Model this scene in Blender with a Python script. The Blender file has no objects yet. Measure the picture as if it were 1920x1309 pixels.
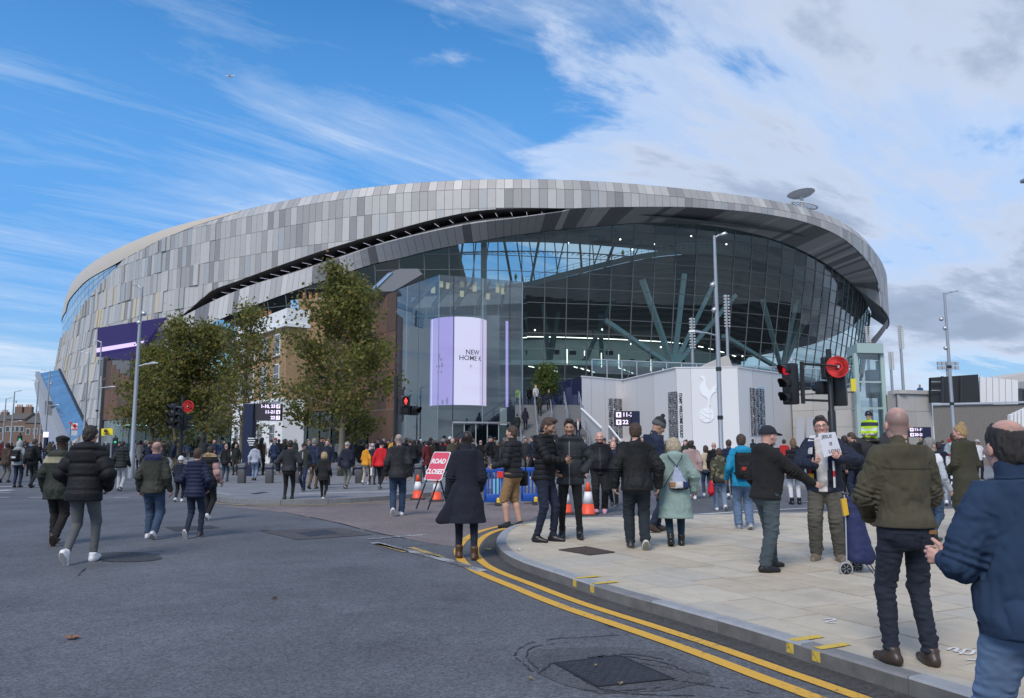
import bpy, math, random, bmesh
import numpy as np
from mathutils import Vector, Matrix
R = math.radians
SC = bpy.context.scene
COL = SC.collection
random.seed(7); RNG = np.random.default_rng(7)

# ------------------------------------------------------------------ camera
CAM_Z, FOC, PITCH = 1.65, 1440.0, math.atan((830 - 654.5) / 1440.0)
cam_d = bpy.data.cameras.new('camera'); cam = bpy.data.objects.new('camera', cam_d); COL.objects.link(cam)
cam.location = (0, 0, CAM_Z); cam.rotation_euler = (R(90) + PITCH, 0, 0)
cam_d.sensor_width = 36.0; cam_d.lens = 36.0 * FOC / 1920.0
cam_d.clip_start = 0.05; cam_d.clip_end = 20000
SC.camera = cam

# ------------------------------------------------------------------ exposure, world, sun
SC.view_settings.view_transform = 'Standard'; SC.view_settings.look = 'None'
SC.view_settings.exposure = 0.45; SC.view_settings.gamma = 1.0; SC.view_settings.use_curve_mapping = False
SUN_AZ, SUN_EL = R(205), R(46)     # azimuth clockwise from +Y, so the sun stands behind the camera, a little left
wd = bpy.data.worlds.new('World'); SC.world = wd; wd.use_nodes = True
nt = wd.node_tree; nt.nodes.clear()
class NT:
 """small node-graph helper"""
 def __init__(s, tree): s.t = tree
 def n(s, typ, ins=None, **kw):
  nd = s.t.nodes.new(typ)
  for k, v in kw.items(): setattr(nd, k, v)
  for k, v in (ins or {}).items():
   if isinstance(v, bpy.types.NodeSocket): s.t.links.new(v, nd.inputs[k])
   else: nd.inputs[k].default_value = v
  return nd
 def m(s, op, a, b=None, c=None, clamp=False):
  nd = s.t.nodes.new('ShaderNodeMath'); nd.operation = op; nd.use_clamp = clamp
  for i, v in enumerate((a, b, c)):
   if v is None: continue
   if isinstance(v, bpy.types.NodeSocket): s.t.links.new(v, nd.inputs[i])
   else: nd.inputs[i].default_value = v
  return nd.outputs[0]
 def ramp(s, fac, stops, interp='LINEAR'):
  nd = s.t.nodes.new('ShaderNodeValToRGB'); s.t.links.new(fac, nd.inputs[0])
  cr = nd.color_ramp; cr.interpolation = interp
  while len(cr.elements) < len(stops): cr.elements.new(0.5)
  for e, (p, c) in zip(cr.elements, stops):
   e.position = p; e.color = c if len(c) == 4 else (*c, 1)
  return nd.outputs[0]
 def mix(s, fac, a, b, blend='MIX'):
  nd = s.t.nodes.new('ShaderNodeMix'); nd.data_type = 'RGBA'; nd.blend_type = blend
  for i, v in ((0, fac), (6, a), (7, b)):
   if isinstance(v, bpy.types.NodeSocket): s.t.links.new(v, nd.inputs[i])
   else: nd.inputs[i].default_value = v if i == 0 else ((*v, 1) if len(v) == 3 else v)
  return nd.outputs[2]
 def link(s, a, b): s.t.links.new(a, b)
w = NT(nt)
sky = w.n('ShaderNodeTexSky', sky_type='NISHITA', sun_disc=False, sun_elevation=SUN_EL, sun_rotation=SUN_AZ,
          air_density=1.0, dust_density=0.4, ozone_density=2.0)
hsv = w.n('ShaderNodeHueSaturation', {'Color': sky.outputs[0], 'Saturation': 1.36, 'Value': 1.4})
tc = w.n('ShaderNodeTexCoord')
sep = w.n('ShaderNodeSeparateXYZ', {0: tc.outputs['Generated']})
dx, dy, dz = sep.outputs
zz = w.m('ADD', w.m('MAXIMUM', dz, 0.0), 0.16)
px_, py_ = w.m('DIVIDE', dx, zz), w.m('DIVIDE', dy, zz)
cp = w.n('ShaderNodeCombineXYZ', {0: px_, 1: py_, 2: 0.0}).outputs[0]
def wnoise(scale, rot, sc, detail, rough, dist, off=(0, 0, 0)):
 mp = w.n('ShaderNodeMapping', {'Vector': cp, 'Rotation': (0, 0, rot), 'Scale': sc, 'Location': off}, vector_type='TEXTURE')
 return w.n('ShaderNodeTexNoise', {'Vector': mp.outputs[0], 'Scale': scale, 'Detail': detail, 'Roughness': rough, 'Distortion': dist}).outputs[0]
# thin streaky cirrus
cir = wnoise(1.7, R(42), (2.3, .55, 1), 12, 0.68, 0.5, (3.1, 1.2, 0))
cirm = wnoise(0.8, R(42), (1.6, .8, 1), 3, 0.5, 0.2, (0.3, 5.2, 0))
# heaped cloud, heavier towards +X
big = wnoise(1.35, R(35), (1.5, .8, 1), 12, 0.60, 0.3, (1.35, 0.4, 0))
bank = w.m('SMOOTH_MIN', w.m('MULTIPLY', w.m('SUBTRACT', px_, 0.02), 0.30), 0.15, 0.1)
bank = w.m('MAXIMUM', bank, -0.2)
cir_d = w.m('MULTIPLY', w.ramp(w.m('ADD', w.m('ADD', cir, w.m('MULTIPLY', w.m('MAXIMUM', w.m('MULTIPLY', px_, -1.0), 0.0), 0.075)), w.m('MULTIPLY', w.m('SUBTRACT', cirm, 0.5), 0.75)), [(0.50, (0, 0, 0)), (0.64, (.30,) * 3), (0.80, (1, 1, 1))]), 0.85)
big_v = w.m('ADD', big, bank)
big_d = w.ramp(big_v, [(0.50, (0, 0, 0)), (0.575, (0.55,) * 3), (0.68, (.97,) * 3)], 'EASE')
low = w.ramp(dz, [(0.0, (1, 1, 1)), (0.22, (0, 0, 0))])
thick = w.ramp(big_v, [(0.56, (0, 0, 0)), (0.82, (1, 1, 1))])
fine = wnoise(3.4, R(20), (0.9, 1.2, 1), 8, 0.6, 0.3)
thick = w.m('MULTIPLY', thick, w.m('ADD', w.m('MULTIPLY', fine, 1.3), 0.42), clamp=True)
edge_, body_, grey = (5.6, 6.2, 7.3), (3.1, 3.75, 5.1), (2.5, 3.1, 4.2)
bigc = w.mix(w.ramp(thick, [(0.45, (0, 0, 0)), (0.95, (1, 1, 1))]), w.mix(w.ramp(big_v, [(0.58, (0, 0, 0)), (0.74, (1, 1, 1))]), edge_, body_), grey)
mid_ = w.mix(w.ramp(dz, [(0.0, (1, 1, 1)), (0.30, (.7,) * 3), (0.55, (0, 0, 0))]), hsv.outputs[0], (1.0, 2.9, 6.3))
hz_ = w.mix(w.m('MULTIPLY', w.m('POWER', low, 1.6), 0.95), mid_, (3.7, 5.5, 6.5))
c1 = w.mix(cir_d, hz_, (5.3, 6.1, 7.3))
c2 = w.mix(big_d, c1, bigc)
bg = w.n('ShaderNodeBackground', {'Color': c2, 'Strength': 0.1})
wo = w.n('ShaderNodeOutputWorld', {0: bg.outputs[0]})

sun_d = bpy.data.lights.new('sun', 'SUN'); sun_d.energy = 2.0; sun_d.angle = R(24); sun_d.color = (1.0, 0.92, 0.81)
sun = bpy.data.objects.new('sun', sun_d); COL.objects.link(sun)
_sd = Vector((math.sin(SUN_AZ) * math.cos(SUN_EL), math.cos(SUN_AZ) * math.cos(SUN_EL), math.sin(SUN_EL)))
sun.rotation_euler = _sd.to_track_quat('Z', 'Y').to_euler(); sun.location = _sd * 50

# ------------------------------------------------------------------ camera geometry -> world points
_cp, _sp = math.cos(PITCH), math.sin(PITCH)
def ray(u, v):
 x, y = (u - 960.0) / FOC, (654.5 - v) / FOC
 return x, _cp - _sp * y, _sp + _cp * y
def GP(u, v, z=0.0):
 """point of the level z that is seen at photo pixel u, v"""
 x, y, k = ray(u, v); t = (z - CAM_Z) / k
 return Vector((x * t, y * t, z))
def WP(u, v, Y):
 """point Y metres ahead seen at photo pixel u, v"""
 x, y, k = ray(u, v); t = Y / y
 return Vector((x * t, Y, CAM_Z + k * t))
def ZH(v, Y):
 return WP(960, v, Y).z

# ------------------------------------------------------------------ materials
MATS = {}
def mat(name, col, rough=0.6, metal=0.0, var=0.0, vs=4.0, bump=0.0, bs=60.0, emit=None, es=1.0, attr=False, spec=0.5, coat=0.0, stretch=None, spots=False):
 if name in MATS: return MATS[name]
 m = bpy.data.materials.new(name); m.use_nodes = True; t = m.node_tree; t.nodes.clear(); g = NT(t)
 b = g.n('ShaderNodeBsdfPrincipled', {'Roughness': rough, 'Metallic': metal, 'Specular IOR Level': spec, 'Coat Weight': coat})
 c = (*col, 1)
 src = None
 if attr:
  a = g.n('ShaderNodeAttribute', attribute_name='col'); oi = g.n('ShaderNodeObjectInfo')
  src = g.mix(1.0, a.outputs[0], oi.outputs['Color'], 'MULTIPLY')
 vec = None
 if var or bump:
  tcn = g.n('ShaderNodeTexCoord'); vec = tcn.outputs['Object']
  if stretch: vec = g.n('ShaderNodeMapping', {'Vector': vec, 'Scale': stretch}).outputs[0]
 if var:
  no = g.n('ShaderNodeTexNoise', {'Vector': vec, 'Scale': vs, 'Detail': 8, 'Roughness': 0.6})
  f = g.m('ADD', g.m('MULTIPLY', g.m('SUBTRACT', no.outputs[0], 0.5), var * 2.6), 1.0)
  cc = g.n('ShaderNodeCombineColor', {0: f, 1: f, 2: f}).outputs[0]
  src = g.mix(1.0, src if src is not None else c, cc, 'MULTIPLY')
 if spots:
  vo = g.n('ShaderNodeTexVoronoi', {'Vector': vec, 'Scale': 4.2}); k_ = g.m('MULTIPLY', g.m('LESS_THAN', vo.outputs['Distance'], 0.075), g.m('GREATER_THAN', g.n('ShaderNodeSeparateColor', {0: vo.outputs['Color']}).outputs[0], 0.55))
  n3 = g.n('ShaderNodeTexNoise', {'Vector': vec, 'Scale': 0.9, 'Detail': 7, 'Roughness': 0.65}).outputs[0]
  src = g.mix(g.m('MULTIPLY', k_, 0.45), src, (0.10, 0.095, 0.085)); src = g.mix(g.m('MULTIPLY', g.ramp(n3, [(0.50, (0, 0, 0)), (0.74, (1, 1, 1))]), 0.42), src, (0.19, 0.17, 0.135))
 if src is not None: g.link(src, b.inputs['Base Color'])
 else: b.inputs['Base Color'].default_value = c
 if bump:
  no2 = g.n('ShaderNodeTexNoise', {'Vector': vec, 'Scale': bs, 'Detail': 5, 'Roughness': 0.65})
  bp = g.n('ShaderNodeBump', {'Height': no2.outputs[0], 'Strength': bump, 'Distance': 0.02})
  g.link(bp.outputs[0], b.inputs['Normal'])
 if emit: b.inputs['Emission Color'].default_value = (*emit, 1); b.inputs['Emission Strength'].default_value = es
 o = g.n('ShaderNodeOutputMaterial', {0: b.outputs[0]})
 MATS[name] = m; return m
def glass_mat(name, tint, refl=0.0, rough=0.0, ior=1.5):
 """thin pane: tinted see-through mixed with a mirror by angle"""
 if name in MATS: return MATS[name]
 m = bpy.data.materials.new(name); m.use_nodes = True; t = m.node_tree; t.nodes.clear(); g = NT(t)
 tr = g.n('ShaderNodeBsdfTransparent', {0: (*tint, 1)}); gl = g.n('ShaderNodeBsdfGlossy', {0: (0.95, 0.97, 0.97, 1), 'Roughness': rough})
 ge = g.n('ShaderNodeNewGeometry'); dt_ = g.n('ShaderNodeVectorMath', {0: ge.outputs['Normal'], 1: ge.outputs['Incoming']}, operation='DOT_PRODUCT')
 f0 = ((ior - 1) / (ior + 1)) ** 2; om = g.m('SUBTRACT', 1.0, g.m('ABSOLUTE', dt_.outputs['Value']), clamp=True)
 fac = g.m('ADD', g.m('MULTIPLY', g.m('POWER', om, 5.0), 1 - f0), f0 + refl, clamp=True)
 mx = g.n('ShaderNodeMixShader', {0: fac, 1: tr.outputs[0], 2: gl.outputs[0]})
 g.n('ShaderNodeOutputMaterial', {0: mx.outputs[0]})
 MATS[name] = m; return m
def emat(name, col, s=1.0, sp=0.15):
 if name in MATS: return MATS[name]
 m = bpy.data.materials.new(name); m.use_nodes = True; t = m.node_tree; t.nodes.clear(); g = NT(t)
 b = g.n('ShaderNodeBsdfPrincipled', {'Base Color': (0.02, 0.02, 0.02, 1), 'Roughness': 0.5, 'Specular IOR Level': sp, 'Emission Color': (*col, 1), 'Emission Strength': s})
 g.n('ShaderNodeOutputMaterial', {0: b.outputs[0]})
 MATS[name] = m; return m

# ------------------------------------------------------------------ objects
ORG = {}
def tag(o, label=None, cat=None, group=None, kind=None):
 if label: o['label'] = label
 if cat: o['category'] = cat
 if group: o['group'] = group
 if kind: o['kind'] = kind
 return o
def thing(name, label, cat, loc=(0, 0, 0), group=None, rz=0.0):
 o = bpy.data.objects.new(name, None); COL.objects.link(o); o.location = loc; o.rotation_euler = (0, 0, rz)
 o.empty_display_size = 0.3
 ORG[o.name] = Vector(loc) if not rz else Vector((0, 0, 0))
 return tag(o, label, cat, group)
def link(name, me, parent=None, mats=None, smooth=False):
 o = bpy.data.objects.new(name, me); COL.objects.link(o)
 for m in (mats or []): me.materials.append(m)
 if parent is not None: o.parent = parent; ORG[o.name] = ORG[parent.name]
 else: ORG[o.name] = Vector((0, 0, 0))
 if smooth and len(me.polygons): me.polygons.foreach_set('use_smooth', [True] * len(me.polygons))
 return o
def copy_tree(o, parent=None):
 c = o.copy(); COL.objects.link(c)
 if parent is not None: c.parent = parent
 for ch in list(o.children): copy_tree(ch, c)
 return c
class MB:
 def __init__(s): s.v = []; s.f = []; s.mi = []; s.cur = 0
 def mat(s, i): s.cur = i; return s
 def add(s, vs, fs):
  b = len(s.v); s.v += [tuple(p) for p in vs]
  for f in fs: s.f.append([b + i for i in f]); s.mi.append(s.cur)
  return s
 def quad(s, a, b, c, d): return s.add([a, b, c, d], [(0, 1, 2, 3)])
 def poly(s, pts): return s.add(pts, [tuple(range(len(pts)))])
 def box(s, c, size, M=None):
  hx, hy, hz = size[0] / 2, size[1] / 2, size[2] / 2; c = Vector(c)
  vs = [Vector((x, y, z)) for x in (-hx, hx) for y in (-hy, hy) for z in (-hz, hz)]
  if M is not None: vs = [M @ p for p in vs]
  return s.add([p + c for p in vs], [(0, 1, 3, 2), (4, 6, 7, 5), (0, 4, 5, 1), (2, 3, 7, 6), (0, 2, 6, 4), (1, 5, 7, 3)])
 def bevbox(s, c, size, bev=0.01, M=None):
  bm = bmesh.new(); bmesh.ops.create_cube(bm, size=1.0)
  for v in bm.verts: v.co = Vector((v.co.x * size[0], v.co.y * size[1], v.co.z * size[2]))
  bmesh.ops.bevel(bm, geom=list(bm.edges), offset=bev, segments=2, affect='EDGES', profile=0.5)
  bm.verts.index_update(); c = Vector(c)
  vs = [((M @ v.co) if M is not None else v.co) + c for v in bm.verts]; fs = [[v.index for v in f.verts] for f in bm.faces]
  bm.free(); return s.add(vs, fs)
 def bar(s, a, b, wx, wz=None):
  """rectangular bar from a to b"""
  a, b = Vector(a), Vector(b); d = (b - a); L = d.length
  if L < 1e-6: return s
  q = d.normalized(); up = Vector((0, 0, 1)) if abs(q.z) < 0.95 else Vector((0, 1, 0))
  x = q.cross(up).normalized(); y = x.cross(q); wz = wz or wx
  vs = [p + x * (sx * wx / 2) + y * (sy * wz / 2) for p in (a, b) for sx, sy in ((-1, -1), (1, -1), (1, 1), (-1, 1))]
  return s.add(vs, [(0, 3, 2, 1), (4, 5, 6, 7), (0, 1, 5, 4), (1, 2, 6, 5), (2, 3, 7, 6), (3, 0, 4, 7)])
 def cyl(s, a, b, r0, r1=None, n=12, caps=True):
  a, b = Vector(a), Vector(b); r1 = r0 if r1 is None else r1
  q = (b - a).normalized(); up = Vector((0, 0, 1)) if abs(q.z) < 0.95 else Vector((1, 0, 0))
  x = q.cross(up).normalized(); y = q.cross(x)
  vs = []
  for p, r in ((a, r0), (b, r1)):
   for i in range(n):
    t = 2 * math.pi * i / n; vs.append(p + (x * math.cos(t) + y * math.sin(t)) * r)
  fs = [(i, (i + 1) % n, n + (i + 1) % n, n + i) for i in range(n)]
  if caps: fs += [tuple(range(n - 1, -1, -1)), tuple(range(n, 2 * n))]
  return s.add(vs, fs)
 def tube(s, pts, r, n=8):
  pts = [Vector(p) for p in pts]; rr = r if isinstance(r, (list, tuple)) else [r] * len(pts)
  vs = []; prev = None
  for i, p in enumerate(pts):
   q = (pts[min(i + 1, len(pts) - 1)] - pts[max(i - 1, 0)]).normalized()
   if prev is None:
    up = Vector((0, 0, 1)) if abs(q.z) < 0.9 else Vector((1, 0, 0)); x = q.cross(up).normalized()
   else: x = (prev - q * prev.dot(q)).normalized()
   prev = x; y = q.cross(x)
   vs += [p + (x * math.cos(2 * math.pi * k / n) + y * math.sin(2 * math.pi * k / n)) * rr[i] for k in range(n)]
  fs = [(i * n + k, i * n + (k + 1) % n, (i + 1) * n + (k + 1) % n, (i + 1) * n + k) for i in range(len(pts) - 1) for k in range(n)]
  fs += [tuple(range(n - 1, -1, -1)), tuple(range((len(pts) - 1) * n, len(pts) * n))]
  return s.add(vs, fs)
 def lathe(s, prof, c=(0, 0, 0), n=20, M=None):
  c = Vector(c); vs = []
  for r, z in prof:
   for i in range(n):
    t = 2 * math.pi * i / n; p = Vector((r * math.cos(t), r * math.sin(t), z)); vs.append(((M @ p) if M is not None else p) + c)
  fs = [(j * n + i, j * n + (i + 1) % n, (j + 1) * n + (i + 1) % n, (j + 1) * n + i) for j in range(len(prof) - 1) for i in range(n)]
  if len(prof) < 4 or abs(prof[0][0] - prof[-1][0]) > 1e-6: fs += [tuple(range(n - 1, -1, -1)), tuple(range((len(prof) - 1) * n, len(prof) * n))]
  return s.add(vs, fs)
 def prism(s, pts, off):
  """closed outline pts extruded by off"""
  n = len(pts); off = Vector(off); pts = [Vector(p) for p in pts]
  vs = pts + [p + off for p in pts]
  return s.add(vs, [tuple(range(n - 1, -1, -1)), tuple(range(n, 2 * n))] + [(i, (i + 1) % n, n + (i + 1) % n, n + i) for i in range(n)])
 def sphere(s, c, r, n=12, m=8, sc=(1, 1, 1)):
  prof = [(math.sin(math.pi * j / m), -math.cos(math.pi * j / m)) for j in range(m + 1)]
  c = Vector(c); vs = []
  for a, z in prof:
   for i in range(n):
    t = 2 * math.pi * i / n; vs.append(c + Vector((a * math.cos(t) * r * sc[0], a * math.sin(t) * r * sc[1], z * r * sc[2])))
  return s.add(vs, [(j * n + i, j * n + (i + 1) % n, (j + 1) * n + (i + 1) % n, (j + 1) * n + i) for j in range(m) for i in range(n)])
 def build(s, name, mats, parent=None, smooth=False, fix=True):
  me = bpy.data.meshes.new(name); mats = mats if isinstance(mats, (list, tuple)) else [mats]
  org = ORG[parent.name] if parent is not None else Vector((0, 0, 0))
  vs = np.array(s.v, dtype=float) - np.array(org) if len(s.v) else np.zeros((0, 3))
  me.from_pydata(vs.tolist(), [], s.f)
  for m in mats: me.materials.append(m)
  if len(mats) > 1: me.polygons.foreach_set('material_index', s.mi)
  if fix:
   bm = bmesh.new(); bm.from_mesh(me); bmesh.ops.remove_doubles(bm, verts=bm.verts, dist=1e-5)
   bmesh.ops.recalc_face_normals(bm, faces=bm.faces); bm.to_mesh(me); bm.free()
  if smooth:
   me.polygons.foreach_set('use_smooth', [True] * len(me.polygons))
   if smooth != 'all':
    try: me.set_sharp_from_angle(angle=R(38))
    except Exception: pass
  o = bpy.data.objects.new(name, me); COL.objects.link(o)
  if parent is not None: o.parent = parent; ORG[o.name] = org.copy()
  else: ORG[o.name] = Vector((0, 0, 0))
  return o
def text_mesh(txt, size, align='CENTER', extrude=0.004, offset=0.0, spacing=1.0, shear=0.0):
 """flat lettering in the XY plane as (verts, faces)"""
 cu = bpy.data.curves.new('lettering', 'FONT'); cu.body = txt; cu.size = size; cu.align_x = align; cu.align_y = 'CENTER'
 cu.extrude = extrude; cu.offset = offset; cu.space_character = spacing; cu.shear = shear; cu.resolution_u = 3
 o = bpy.data.objects.new('lettering', cu); COL.objects.link(o)
 dg = bpy.context.evaluated_depsgraph_get(); dg.update()
 me = bpy.data.meshes.new_from_object(o.evaluated_get(dg))
 vs = [v.co.copy() for v in me.vertices]; fs = [tuple(p.vertices) for p in me.polygons]
 COL.objects.unlink(o); bpy.data.objects.remove(o); bpy.data.curves.remove(cu); bpy.data.meshes.remove(me)
 return vs, fs
def lettering(txt, size, origin, xdir, ydir, material, parent, align='CENTER', name='lettering', **kw):
 vs, fs = text_mesh(txt, size, align, **kw)
 X, Y = Vector(xdir).normalized(), Vector(ydir).normalized(); Z = X.cross(Y); o = Vector(origin)
 return MB().add([o + X * p.x + Y * p.y + Z * p.z for p in vs], fs).build(name, material, parent, fix=False)
def spl(pts, n):
 """smooth resampled polyline through pts (n samples, by length)"""
 P = np.array([tuple(p) for p in pts], float); k = len(P)
 if k == 2:
  return [Vector(P[0] + (P[1] - P[0]) * t) for t in np.linspace(0, 1, n)]
 Q = np.vstack([2 * P[0] - P[1], P, 2 * P[-1] - P[-2]]); out = []
 for i in range(k - 1):
  p0, p1, p2, p3 = Q[i:i + 4]
  for t in np.linspace(0, 1, 24, endpoint=False):
   out.append(0.5 * (2 * p1 + (p2 - p0) * t + (2 * p0 - 5 * p1 + 4 * p2 - p3) * t * t + (3 * p1 - p0 - 3 * p2 + p3) * t ** 3))
 out.append(P[-1]); out = np.array(out)
 L = np.r_[0, np.cumsum(np.linalg.norm(np.diff(out, axis=0), axis=1))]
 s = np.linspace(0, L[-1], n)
 return [Vector([np.interp(x, L, out[:, a]) for a in range(out.shape[1])]) for x in s]
def offs(pts, d):
 """level polyline offset d to its left"""
 out = []
 for i, p in enumerate(pts):
  q = pts[min(i + 1, len(pts) - 1)] - pts[max(i - 1, 0)]; nrm = Vector((-q.y, q.x, 0)).normalized()
  out.append(p + nrm * d)
 return out
def strip(a, b, z=None):
 m = MB()
 for i in range(len(a) - 1):
  q = [Vector(a[i]), Vector(a[i + 1]), Vector(b[i + 1]), Vector(b[i])]
  if z is not None:
   for p in q: p.z = z
  m.add(q, [(0, 1, 2, 3)])
 return m
# ================================================================== GROUND
def asphalt(name, col, speck=0.10, warm=None):
 m = bpy.data.materials.new(name); m.use_nodes = True; t = m.node_tree; t.nodes.clear(); g = NT(t)
 v = g.n('ShaderNodeTexCoord').outputs['Object']
 big = g.n('ShaderNodeTexNoise', {'Vector': v, 'Scale': 0.35, 'Detail': 6, 'Roughness': 0.6}).outputs[0]
 mid = g.n('ShaderNodeTexNoise', {'Vector': v, 'Scale': 6.0, 'Detail': 6, 'Roughness': 0.7}).outputs[0]
 agg = g.n('ShaderNodeTexVoronoi', {'Vector': v, 'Scale': 58.0}, feature='F1')
 fin = g.n('ShaderNodeTexNoise', {'Vector': v, 'Scale': 160.0, 'Detail': 3, 'Roughness': 0.7}).outputs[0]
 sp = g.n('ShaderNodeTexVoronoi', {'Vector': v, 'Scale': 9.0, 'Randomness': 1.0})
 spk = g.m('LESS_THAN', sp.outputs['Distance'], 0.055)
 spk = g.m('MULTIPLY', spk, g.m('GREATER_THAN', g.n('ShaderNodeSeparateColor', {0: sp.outputs['Color']}).outputs[0], 0.72))
 f = g.m('ADD', 0.30, g.m('MULTIPLY', big, 0.86))
 f = g.m('MULTIPLY', f, g.m('ADD', 0.75, g.m('MULTIPLY', mid, 0.5)))
 f = g.m('MULTIPLY', f, g.m('ADD', 0.55, g.m('MULTIPLY', fin, 1.15)))
 f = g.m('MULTIPLY', f, g.m('ADD', 0.8, g.m('MULTIPLY', g.n('ShaderNodeSeparateColor', {0: agg.outputs['Color']}).outputs[0], 0.85)))
 st_ = g.n('ShaderNodeTexNoise', {'Vector': v, 'Scale': 0.8, 'Detail': 5, 'Roughness': 0.6, 'Distortion': 0.6}).outputs[0]
 f = g.m('MULTIPLY', f, g.m('SUBTRACT', 1.05, g.m('MULTIPLY', g.ramp(st_, [(0.50, (0, 0, 0)), (0.72, (1, 1, 1))]), 0.26)))
 cc = g.n('ShaderNodeCombineColor', {0: f, 1: f, 2: f}).outputs[0]
 c = g.mix(1.0, (*col, 1), cc, 'MULTIPLY')
 c = g.mix(g.m('MULTIPLY', spk, 0.55), c, (0.33, 0.33, 0.32))
 h = g.m('ADD', g.m('MULTIPLY', agg.outputs['Distance'], 0.7), g.m('MULTIPLY', fin, 0.5))
 bp = g.n('ShaderNodeBump', {'Height': h, 'Strength': 0.45, 'Distance': 0.008})
 b = g.n('ShaderNodeBsdfPrincipled', {'Base Color': c, 'Roughness': 0.78, 'Normal': bp.outputs[0], 'Specular IOR Level': 0.4})
 g.n('ShaderNodeOutputMaterial', {0: b.outputs[0]})
 return m
M_road = asphalt('road_asphalt', (0.100, 0.104, 0.114))
M_patch = asphalt('dark_patch_asphalt', (0.045, 0.045, 0.048))
M_buff = asphalt('buff_road_surface', (0.168, 0.140, 0.134))
M_gut = asphalt('gutter_grime', (0.060, 0.056, 0.052))
M_tar = mat('tar_seal', (0.016, 0.016, 0.017), 0.5, var=0.3, vs=30)
def worn_paint(name, col, hole=0.42, soft=0.1):
 m = bpy.data.materials.new(name); m.use_nodes = True; t = m.node_tree; t.nodes.clear(); g = NT(t)
 v = g.n('ShaderNodeTexCoord').outputs['Object']
 a = g.n('ShaderNodeTexNoise', {'Vector': v, 'Scale': 26.0, 'Detail': 8, 'Roughness': 0.75}).outputs[0]
 b0 = g.n('ShaderNodeTexNoise', {'Vector': v, 'Scale': 2.2, 'Detail': 3}).outputs[0]
 k = g.m('ADD', a, g.m('MULTIPLY', g.m('SUBTRACT', b0, 0.5), 0.5))
 fac = g.ramp(k, [(hole - soft, (0, 0, 0)), (hole + soft * 0.6, (1, 1, 1))])
 d = g.m('ADD', 0.78, g.m('MULTIPLY', a, 0.42))
 cc = g.mix(1.0, (*col, 1), g.n('ShaderNodeCombineColor', {0: d, 1: d, 2: d}).outputs[0], 'MULTIPLY')
 c = g.mix(fac, (0.085, 0.083, 0.08), cc)
 b = g.n('ShaderNodeBsdfPrincipled', {'Base Color': c, 'Roughness': 0.7})
 g.n('ShaderNodeOutputMaterial', {0: b.outputs[0]}); return m
M_yel = worn_paint('yellow_road_paint', (0.64, 0.36, 0.045), 0.36, 0.10)
M_yel_old = worn_paint('old_yellow_road_paint', (0.46, 0.32, 0.10), 0.46, 0.12)
M_wht = worn_paint('white_road_paint', (0.55, 0.55, 0.54), 0.38, 0.1)
M_wht_old = worn_paint('old_white_road_paint', (0.40, 0.40, 0.40), 0.53, 0.08)
M_iron = mat('cast_iron', (0.052, 0.053, 0.062), 0.55, 0.35, var=0.35, vs=9, bump=0.3, bs=90)
M_rust = mat('rusty_cover', (0.085, 0.055, 0.045), 0.7, 0.1, var=0.4, vs=14, bump=0.6, bs=60)
M_kerb = mat('kerb_granite', (0.30, 0.31, 0.325), 0.75, var=0.22, vs=7, bump=0.35, bs=110)
M_kerb2 = mat('kerb_granite_dark', (0.19, 0.19, 0.192), 0.78, var=0.25, vs=7, bump=0.35, bs=110)
M_kface = mat('kerb_face_dark', (0.135, 0.13, 0.122), 0.85, var=0.45, vs=5, bump=0.35, bs=80)  # upright kerb face, a darker tone than the kerb top
SL = [mat('slab_stone_%s' % n, c, 0.82, var=0.16, vs=5, bump=0.25, bs=90, spots=True) for n, c in
      (('sand', (0.47, 0.415, 0.325)), ('grey', (0.43, 0.395, 0.33)), ('pale', (0.50, 0.445, 0.355)), ('buff', (0.45, 0.385, 0.295)))]
M_mortar = mat('slab_mortar', (0.05, 0.045, 0.04), 0.9, var=0.2, vs=30)

def flat(name, pts, z, m, kind=None, parent=None):
 o = MB().poly([Vector((p[0], p[1], z)) for p in pts]).build(name, m, parent)
 return tag(o, kind=kind) if kind else o
ground = flat('road', [(-2500, -60), (2500, -60), (2500, 4000), (-2500, 4000)], 0.0, M_road, 'structure')

# ---- right-hand corner pavement
foot = [GP(*p) for p in ((934, 1039), (964, 1063), (1053, 1096), (1145, 1128), (1276, 1167), (1400, 1205), (1560, 1258), (1717, 1309))]
topc = [GP(u, v, 0.12) for u, v in ((1800, 953), (1500, 960), (1300, 964), (1080, 969), (1005, 976), (965, 984), (943, 994), (932, 1008))]
for p in topc + foot: p.z = 0
tail = foot[-1] + (foot[-1] - foot[-3]).normalized() * 6.0
kerb_ctrl = [Vector((16.5, topc[0].y + 0.5, 0))] + topc + foot + [tail]
KL = spl(kerb_ctrl, 260)                       # kerb foot line, far right -> corner -> near right
inner = offs(KL, 0.15)
if (inner[130] - Vector((6, 10, 0))).length > (KL[130] - Vector((6, 10, 0))).length: inner = offs(KL, -0.15); KSIGN = -1
else: KSIGN = 1
pavement = bpy.data.objects.new('pavement', None); COL.objects.link(pavement); tag(pavement, kind='structure'); ORG['pavement'] = Vector((0, 0, 0))
far_right = [Vector((18, -4, 0)), Vector((18, topc[0].y + 0.6, 0))]
flat('mortar_bed', [tuple(p)[:2] for p in inner] + [(18, inner[-1].y), (18, inner[0].y)], 0.108, M_mortar, None, pavement)
strip(inner, offs(KL, KSIGN * 0.62), 0.1165).build('edge_filler', SL[1], pavement)
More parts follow.
